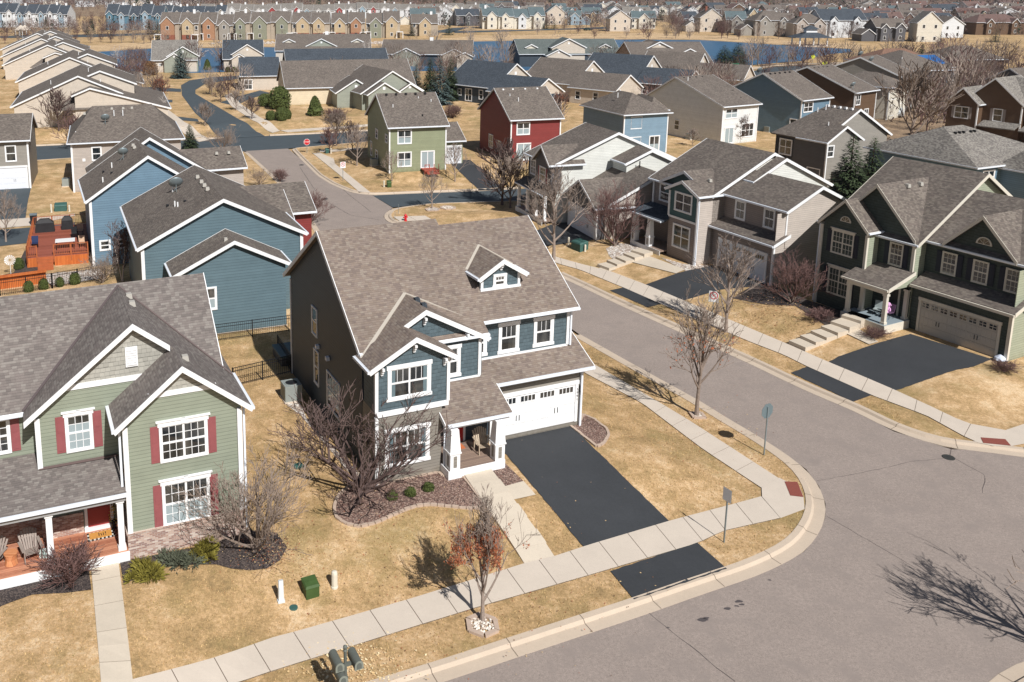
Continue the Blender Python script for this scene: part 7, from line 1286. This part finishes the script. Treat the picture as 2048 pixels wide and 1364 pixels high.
# deck beside the sky-blue house
t = th('wood_deck', G(120, 520), 17, 'raised reddish wood deck with railing, steps and cedar skirting at the far left', 'deck'); base = Vector(t.location); ca, sa = math.cos(-t.rotation_euler.z), math.sin(-t.rotation_euler.z)
def dl(px_, py_, z): x, y = gz(px_, py_, base.z + z); dx, dy = x - base.x, y - base.y; return (dx*ca - dy*sa, dx*sa + dy*ca)
FZ = .85; fl = [dl(55, 512, FZ), dl(176, 510, FZ), dl(155, 452, FZ), dl(53, 452, FZ)]; x0, x1 = fl[0][0], fl[1][0]; y0 = (fl[0][1] + fl[1][1]) / 2; y1 = (fl[2][1] + fl[3][1]) / 2
m = MB(); m.box(x0, x1, y0, y1, FZ-.08, FZ); m.build('deck_floor', DECKB, t); m = MB(); sx0 = x0 + (x1-x0)*.16; sx1 = x0 + (x1-x0)*.44
m.box(sx1, x1, y0-.04, y0, -.3, FZ-.05); m.box(x0, sx0, y0-.04, y0, -.3, FZ-.05); m.box(x0-.04, x0, y0, y1, -.3, FZ-.05); m.build('skirting', CEDAR, t)
RAILW = plain('deck_rail', S(164,92,56), .7, var=.12)
def rail(xa, ya, xb, yb):
    m = MB(); n = max(1, round(math.dist((xa,ya),(xb,yb))/1.6))
    for k in range(n+1): x = xa+(xb-xa)*k/n; y = ya+(yb-ya)*k/n; m.box(x-.05, x+.05, y-.05, y+.05, FZ-.5, FZ+1.0)
    m.box(min(xa,xb)-.03, max(xa,xb)+.03, min(ya,yb)-.05, max(ya,yb)+.05, FZ+.94, FZ+.98); m.box(min(xa,xb)-.015, max(xa,xb)+.015, min(ya,yb)-.015, max(ya,yb)+.015, FZ+.1, FZ+.15)
    L = math.dist((xa,ya),(xb,yb)); 
    for k in range(int(L/.14)): x = xa+(xb-xa)*k/int(L/.14); y = ya+(yb-ya)*k/int(L/.14); m.box(x-.012, x+.012, y-.012, y+.012, FZ+.1, FZ+.95)
    m.build('railing', RAILW, t)
rail(sx1, y0, x1, y0); rail(x0, y0, sx0, y0); rail(x0, y0, x0, y1); rail(x0, y1, x1, y1)
for k in range(4): m = MB(); m.box(sx0+.06, sx1-.06, y0-.3*(k+1), y0-.3*k, FZ-.2*(k+1)-.05, FZ-.2*(k+1)+.0); m.box(sx0+.06, sx1-.06, y0-.3*k-.03, y0-.3*k, FZ-.2*(k+1), FZ-.2*k-.02); m.build('step', RAILW, t)
def dw(x, y): return base + Vector((x*math.cos(t.rotation_euler.z) - y*math.sin(t.rotation_euler.z), x*math.sin(t.rotation_euler.z) + y*math.cos(t.rotation_euler.z), FZ))
COVER = plain('grill_cover', (.02,.02,.022,1), .6, var=.2)
for i, (fx, fy, w_, l) in enumerate(((.22, .82, 1.7, 'large black-covered grill on the wood deck'), (.62, .86, 1.05, 'smaller black-covered kettle grill on the wood deck'))):
    m = MB(); a = w_/2; m.hexa([(-a,-.35,0),(a,-.35,0),(a,.35,0),(-a,.35,0),(-a*.92,-.3,.85),(a*.92,-.3,.85),(a*.92,.3,.85),(-a*.92,.3,.85)]); m.hexa([(-a*.92,-.3,.85),(a*.92,-.3,.85),(a*.92,.3,.85),(-a*.92,.3,.85),(-a*.45,-.15,1.2),(a*.45,-.15,1.2),(a*.45,.2,1.2),(-a*.45,.2,1.2)]); o = m.build('covered_grill', COVER, loc=dw(x0+(x1-x0)*fx, y0+(y1-y0)*fy)); o.rotation_euler.z = t.rotation_euler.z; tag(o, l, 'grill')
tb = th('patio_table', dw(x0+(x1-x0)*.62, y0+(y1-y0)*.2), 17, 'patio table under a white cloth behind the deck railing', 'table'); m = MB(); m.box(-.8, .8, -.5, .5, .7, .76); m.build('table_top', SIGNW, tb); 
for x in (-.7, .7):
    for y in (-.4, .4): m = MB(); m.box(x-.03, x+.03, y-.03, y+.03, 0, .7); m.build('leg', BLACKM, tb)
CUSH = plain('cushion_beige', S(190,160,136), .9, var=.15, vs=6)
for i, (fx, fy, az_, mt, l) in enumerate(((.86, .62, 100, CUSH, 'cushioned patio chair at the back of the deck'), (.76, .52, 60, BLACKM, 'black patio chair in the middle of the deck'), (.9, .2, 60, CUSH, 'patio chair with a pale striped cushion by the blue house'), (.1, .3, -60, plain('tarp_navy', S(34,48,84), .6), 'navy-covered chair at the left of the deck'))): pchair(t if 0 else tb, (0,0,0), 0, mt, l).location = dw(x0+(x1-x0)*fx, y0+(y1-y0)*fy); 
p = G(68, 449); m = MB(); m.hexa([(-.27,-.27,0),(.27,-.27,0),(.27,.27,0),(-.27,.27,0),(-.32,-.32,1.0),(.32,-.32,1.0),(.32,.32,1.0),(-.32,.32,1.0)]); t2 = th('wheelie_bin', p, 15, 'black wheeled bin behind the deck', 'bin'); m.build('body', COVER, t2); m = MB(); m.box(-.34, .34, -.36, .34, 1.0, 1.07); m.build('lid', METAL, t2)
p = G(22, 550); t2 = th('garden_spinner', p, 20, 'round white metal wind spinner on a white pole by the cedar wall', 'garden ornament'); m = MB(); m.tube((0,0,-.1), (0,0,1.5), .03, .03, 8); m.build('pole', SIGNW, t2); m = MB()
for k in range(16): a = 6.283*k/16; m.prism([(.1*math.cos(a), -.02, 1.75+.1*math.sin(a)), (.6*math.cos(a-.12), -.02, 1.75+.6*math.sin(a-.12)), (.6*math.cos(a+.12), -.05, 1.75+.6*math.sin(a+.12))], (0, .01, 0))
m.build('blades', SIGNW, t2); t2.scale = (.72,) * 3
A_, B_ = G(-30, 583), G(93, 566); t2 = th('cedar_screen', A_, math.degrees(math.atan2(B_.y-A_.y, B_.x-A_.x)), 'long low orange cedar wall behind the black fence', 'garden wall'); L = (B_-A_).length; m = MB(); m.box(0, L, 0, .12, -.2, .95); m.build('boards', CEDAR, t2); m = MB(); m.box(-.05, L+.05, -.2, .3, .95, 1.03); m.build('cap', CEDAR, t2)
bed([(92,548),(200,538),(212,556),(105,572),(94,566)], RIVER, 'river_rock_bed', edge=False); bed([(28,545),(50,500),(60,515),(92,548),(0,552)], MULCH, 'mulch_bed', edge=False)
for x, y, s_, k in ((38, 538, 1.0, 'left'), (88, 578, .9, 'second'), (120, 573, .8, 'third'), (150, 568, 1.0, 'fourth'), (58, 583, .9, 'nearest')): plant('bush_green', G(x, y), s_, label=k + ' small dark shrub along the left black fence', name='small_bush', cat='bush', wide=.9)
# cars
TYRE = plain('tyre', (.015,.015,.015,1), .8); CGL = glass('car_glass', (.02,.025,.03,1))
def car(p, az, col, label, suv=False):
    t = th('parked_car', p, az, label, 'car'); cm = plain('car_paint', col, .25); k = 1.15 if suv else 1.; m = MB(); m.hexa([(-2.2,-.86,.3),(2.2,-.86,.3),(2.2,.86,.3),(-2.2,.86,.3),(-2.25,-.88,.85*k),(2.15,-.84,.78*k),(2.15,.84,.78*k),(-2.25,.88,.85*k)]); m.hexa([(-2.0 if suv else -1.5,-.8,.84*k),(.9,-.8,.8*k),(.9,.8,.8*k),(-2.0 if suv else -1.5,.8,.84*k),(-1.8 if suv else -1.0,-.65,1.42*k),(.3,-.65,1.42*k),(.3,.65,1.42*k),(-1.8 if suv else -1.0,.65,1.42*k)]); m.build('body', cm, t)
    m = MB(); m.hexa([(-1.8 if suv else -1.3,-.79,.9*k),(.75,-.79,.88*k),(.75,.79,.88*k),(-1.8 if suv else -1.3,.79,.9*k),(-1.7 if suv else -1.0,-.7,1.34*k),(.35,-.7,1.34*k),(.35,.7,1.34*k),(-1.7 if suv else -1.0,.7,1.34*k)]); m.build('windows', CGL, t)
    for x in (-1.4, 1.4):
        for y in (-.8, .8): m = MB(); m.tube((x, y-.12, .33), (x, y+.12, .33), .33, .33, 14); m.build('wheel', TYRE, t)
    for y in (-.6, .6): m = MB(); m.box(2.15, 2.2, y-.15, y+.15, .6, .72); m.build('headlight', SIGNW, t)
P9 = lambda x, y: Vector((*gz(x, y, .9), .93))
car(P9(1806, 213), 40, S(214,214,216), 'white car half hidden by the wooded lots on the right'); car(P9(78, 73), 10, S(40,44,52), 'dark off-road car in the far left park', True); car(P9(120, 77), 5, S(90,120,150), 'blue-grey car in the far left park'); car(P9(925, 52), 0, S(40,44,52), 'dark car before the navy house on the far shore'); car(P9(1176, 61), 20, S(40,60,60), 'dark car on the far road near the lake'); car(P9(1795, 232), 60, S(200,206,210), 'white pickup behind the brown shutter house trees', True)
# gazebo by the lake
p = P9(1618, 92); t2 = th('gazebo', p, 0, 'small white two-tiered gazebo on the far lakeshore', 'gazebo'); m = MB(); m.box(-6, 6, -4, 4, -.1, .3); m.build('floor', CONC, t2)
for x in (-5, 0, 5):
    for y in (-3.2, 3.2): m = MB(); m.box(x-.2, x+.2, y-.2, y+.2, .3, 3.2); m.build('post', WHITE, t2)
m = MB(); m.hexa([(-6.5,-4.5,3.2),(6.5,-4.5,3.2),(6.5,4.5,3.2),(-6.5,4.5,3.2),(-2,-1.2,5),(2,-1.2,5),(2,1.2,5),(-2,1.2,5)]); m.hexa([(-2.6,-1.8,6.2),(2.6,-1.8,6.2),(2.6,1.8,6.2),(-2.6,1.8,6.2),(-.3,-.2,7.6),(.3,-.2,7.6),(.3,.2,7.6),(-.3,.2,7.6)]); m.build('roof', ROOFD, t2); m = MB(); m.box(-2, 2, -1.2, 1.2, 5, 6.2); m.build('cupola', WHITE, t2)
p = P9(128, 70)
for i, (x, l) in enumerate(((122, 'left park pavilion roof'), (130, 'right park pavilion roof'))):
    t2 = th('pavilion', P9(43 + i*8, 71), 0, 'pale ' + l + ' at the far left', 'pavilion'); m = MB(); m.lathe([(3.4, 2.4), (.1, 4.6)], 6); m.build('roof', CREAM, t2)
    for a in range(6): m = MB(); m.tube((3*math.cos(a*1.047), 3*math.sin(a*1.047), -.1), (3*math.cos(a*1.047), 3*math.sin(a*1.047), 2.5), .12, .12, 6); m.build('post', WHITE, t2)
m = MB(); q = gz(1782, 3, .9)
for k in range(3): a = k*2.094; m.tube((1.2*math.cos(a), 1.2*math.sin(a), 0), (.5*math.cos(a), .5*math.sin(a), 60), .35, .3, 4)
tag(m.build('radio_mast', REDP, loc=(q[0], q[1], .9)), 'thin red radio mast on the far horizon', 'mast')
# cracks, stains, leaves
CRK = plain('tar_line', S(84,76,74), .8); STN = plain('oil_stain', S(84,78,78), .5)
def crack(pix, w=.02, seed=1):
    P_ = [Vector((*gz(*a), 0)) for a in pix]; q = random.Random(seed); pts = resample(P_, max(8, int(sum((b-a).length for a, b in zip(P_, P_[1:])) / .35))); pts = [p + Vector((q.uniform(-.03,.03), q.uniform(-.03,.03), 0)) for p in pts]; m = MB()
    for a, b in zip(pts, pts[1:]): d = (b-a).normalized(); u = Vector((-d.y, d.x, 0)) * w * q.uniform(.5, 1.2); z = Vector((0, 0, .005)); m.add([a-u+z, a+u+z, b+u+z, b-u+z], [(0,1,2,3)])
    tag(m.build('street_crack', CRK), kind='structure')
crack(P8((1110,592),(1640,900),(2027,1130)), .013, 1); crack(P8((200,985),(680,1364)), .016, 2); crack(P8((1060,425),(1300,380),(1500,335),(1660,318)), .011, 3); crack(P8((1690,225),(1680,315)), .02, 4); crack([(600,335),(640,395),(700,430),(760,440)], .03, 5); crack(P8((1700,318),(1850,400),(1830,480)), .015, 6); crack(PM((300,560),(420,690),(560,800)), .03, 8)
for x, y, r_ in P8((528,1075),)[0:1] and [(1406,1240,.16),(1412,1236,.1),(1454,1217,.12),(1478,1203,.14),(1484,1209,.1),(1474,1212,.08),(1335,1255,.06),(1539,1160,.07)]:
    q = random.Random(x); c_ = gz(x, y); m = MB(); m.add([(c_[0] + r_*q.uniform(.6,1.2)*math.cos(k*.6283)*1.3, c_[1] + r_*q.uniform(.6,1.2)*math.sin(k*.6283)*.7, .0045) for k in range(10)], [tuple(range(10))]); tag(m.build('oil_spot', STN), kind='structure')
SCORE = plain('drive_stain', S(92,96,98), .8)
def leaves(n, region, seed, mats, nm, lab, s0=.035):
    q = random.Random(seed); m = MB(); P_ = [region(q) for _ in range(n)]; W_ = [gz(x, y, .6) for x, y in P_]; Z_ = hts([w[0] for w in W_], [w[1] for w in W_])
    for (x, y), z in zip(W_, Z_): 
        s = s0 * q.uniform(.5, 1.3); a = q.uniform(0, 6.28); u = Vector((math.cos(a), math.sin(a), q.uniform(-.3,.3))) * s; v = Vector((-math.sin(a), math.cos(a), q.uniform(-.3,.3))) * s * .6; c_ = Vector((x, y, z + .035 + s*.3)); m.add([c_-u, c_-v, c_+u, c_+v], [(0,1,2,3)], q.randrange(len(mats)))
    tag(m.build(nm, mats), lab, 'leaf litter', kind='stuff')
LM = [LEAFR, plain('leaf_tan', S(206,176,130), .9), plain('leaf_dark', S(110,80,60), .9)]
leaves(900, lambda q: (q.gauss(900, 170), q.gauss(1130, 80)), 3, LM, 'fallen_leaves', 'scattered brown leaves on the front lawn round the leafy street tree'); leaves(700, lambda q: (q.gauss(700, 60), q.gauss(1310, 30)), 5, [LM[1], LM[1], plain('leaf_pale', S(224,204,164), .9)], 'dry_grass_clumps', 'pale dry grass tufts round the mailboxes', .05); leaves(500, lambda q: (q.gauss(1390, 60), q.gauss(850, 40)), 6, LM, 'fallen_leaves', 'few brown leaves along the verge under the tall street tree'); leaves(600, lambda q: (q.gauss(540, 40), q.gauss(1110, 24)), 7, LM, 'fallen_leaves', 'russet leaves in the dark mulch bed'); leaves(900, lambda q: (q.gauss(1560, 70), q.gauss(620, 26)), 8, LM, 'fallen_leaves', 'russet leaf litter under the reddish tree by the tan garage', .05)

# short dry grass over the near lawns: nobody could count these blades
def blades(n, x0, x1, y0, y1, seed, s0=.05):
    g = np.random.default_rng(seed); X = g.uniform(x0, x1, n); Y = g.uniform(y0, y1, n); bad = np.zeros(n, bool)
    for p in HARD + ROADS:
        a = np.array(p); 
        if a[:, 0].max() < x0 or a[:, 0].min() > x1 or a[:, 1].max() < y0 or a[:, 1].min() > y1: continue
        bad |= _inside(p, X, Y)
    for o in list(C.objects):
        if o.parent is None and o.get('category') == 'house' and (o.location.x - 5) ** 2 + (o.location.y - 40) ** 2 < 60 ** 2:
            dx, dy = X - o.location.x, Y - o.location.y; c_, s_ = math.cos(o.rotation_euler.z), math.sin(o.rotation_euler.z); u, v = dx * c_ + dy * s_, -dx * s_ + dy * c_
            fx = (-9.5, 4.8) if o.name == 'sage_house' else (0, 12.8); bad |= (u > fx[0]) & (u < fx[1]) & (v > -.9 if o.name != 'sage_house' else v > -.2) & (v < 13.6)
    X, Y = X[~bad], Y[~bad]; Z = hts_raw(X, Y); k = Z > .125; X, Y, Z = X[k], Y[k], Z[k]; n = len(X)
    a = g.uniform(0, 6.283, n); L = s0 * g.uniform(.5, 1.4, n); w = L * .28; tilt = g.uniform(.3, 1.2, n); b = g.uniform(0, 6.283, n)
    P0 = np.stack([X - w*np.cos(a), Y - w*np.sin(a), Z], 1); P1 = np.stack([X + w*np.cos(a), Y + w*np.sin(a), Z], 1); P2 = np.stack([X + L*np.cos(b)*np.sin(tilt), Y + L*np.sin(b)*np.sin(tilt), Z + L*np.cos(tilt) + .01], 1)
    V = np.stack([P0, P1, P2], 1).reshape(-1, 3); me = bpy.data.meshes.new('grass'); me.vertices.add(3*n); me.vertices.foreach_set('co', V.ravel()); me.loops.add(3*n); me.loops.foreach_set('vertex_index', np.arange(3*n)); me.polygons.add(n); me.polygons.foreach_set('loop_start', np.arange(0, 3*n, 3)); 
    cl = [plain('blade_straw', S(200,170,122), .95), plain('blade_tan', S(172,140,96), .95), plain('blade_olive', S(140,124,78), .95), plain('blade_brown', S(150,114,80), .95)]; [me.materials.append(c) for c in cl]; me.polygons.foreach_set('material_index', g.choice(4, n, p=[.4, .3, .18, .12]).astype(np.int32)); me.update(calc_edges=True); me.validate()
    o = bpy.data.objects.new('grass', me); C.objects.link(o); tag(o, 'short dormant straw-coloured grass blades of the front lawns', 'grass', kind='stuff')
blades(190000, -24, 30, 25, 66, 3, .055)

# thin air over the whole place
zt = NT('haze_air'); zt.t.nodes.remove(zt.b); pv = zt.n('VolumePrincipled'); pv.inputs['Color'].default_value = (.86, .9, 1, 1); pv.inputs['Density'].default_value = .00008; pv.inputs['Anisotropy'].default_value = .2
zt.l(pv.outputs[0], zt.t.nodes['Material Output'].inputs['Volume']); m = MB(); m.box(-2700, 3500, -70, 5300, -1.2, 64); tag(m.build('haze', zt.mat), 'thin pale haze over the far suburb', 'haze', kind='stuff')
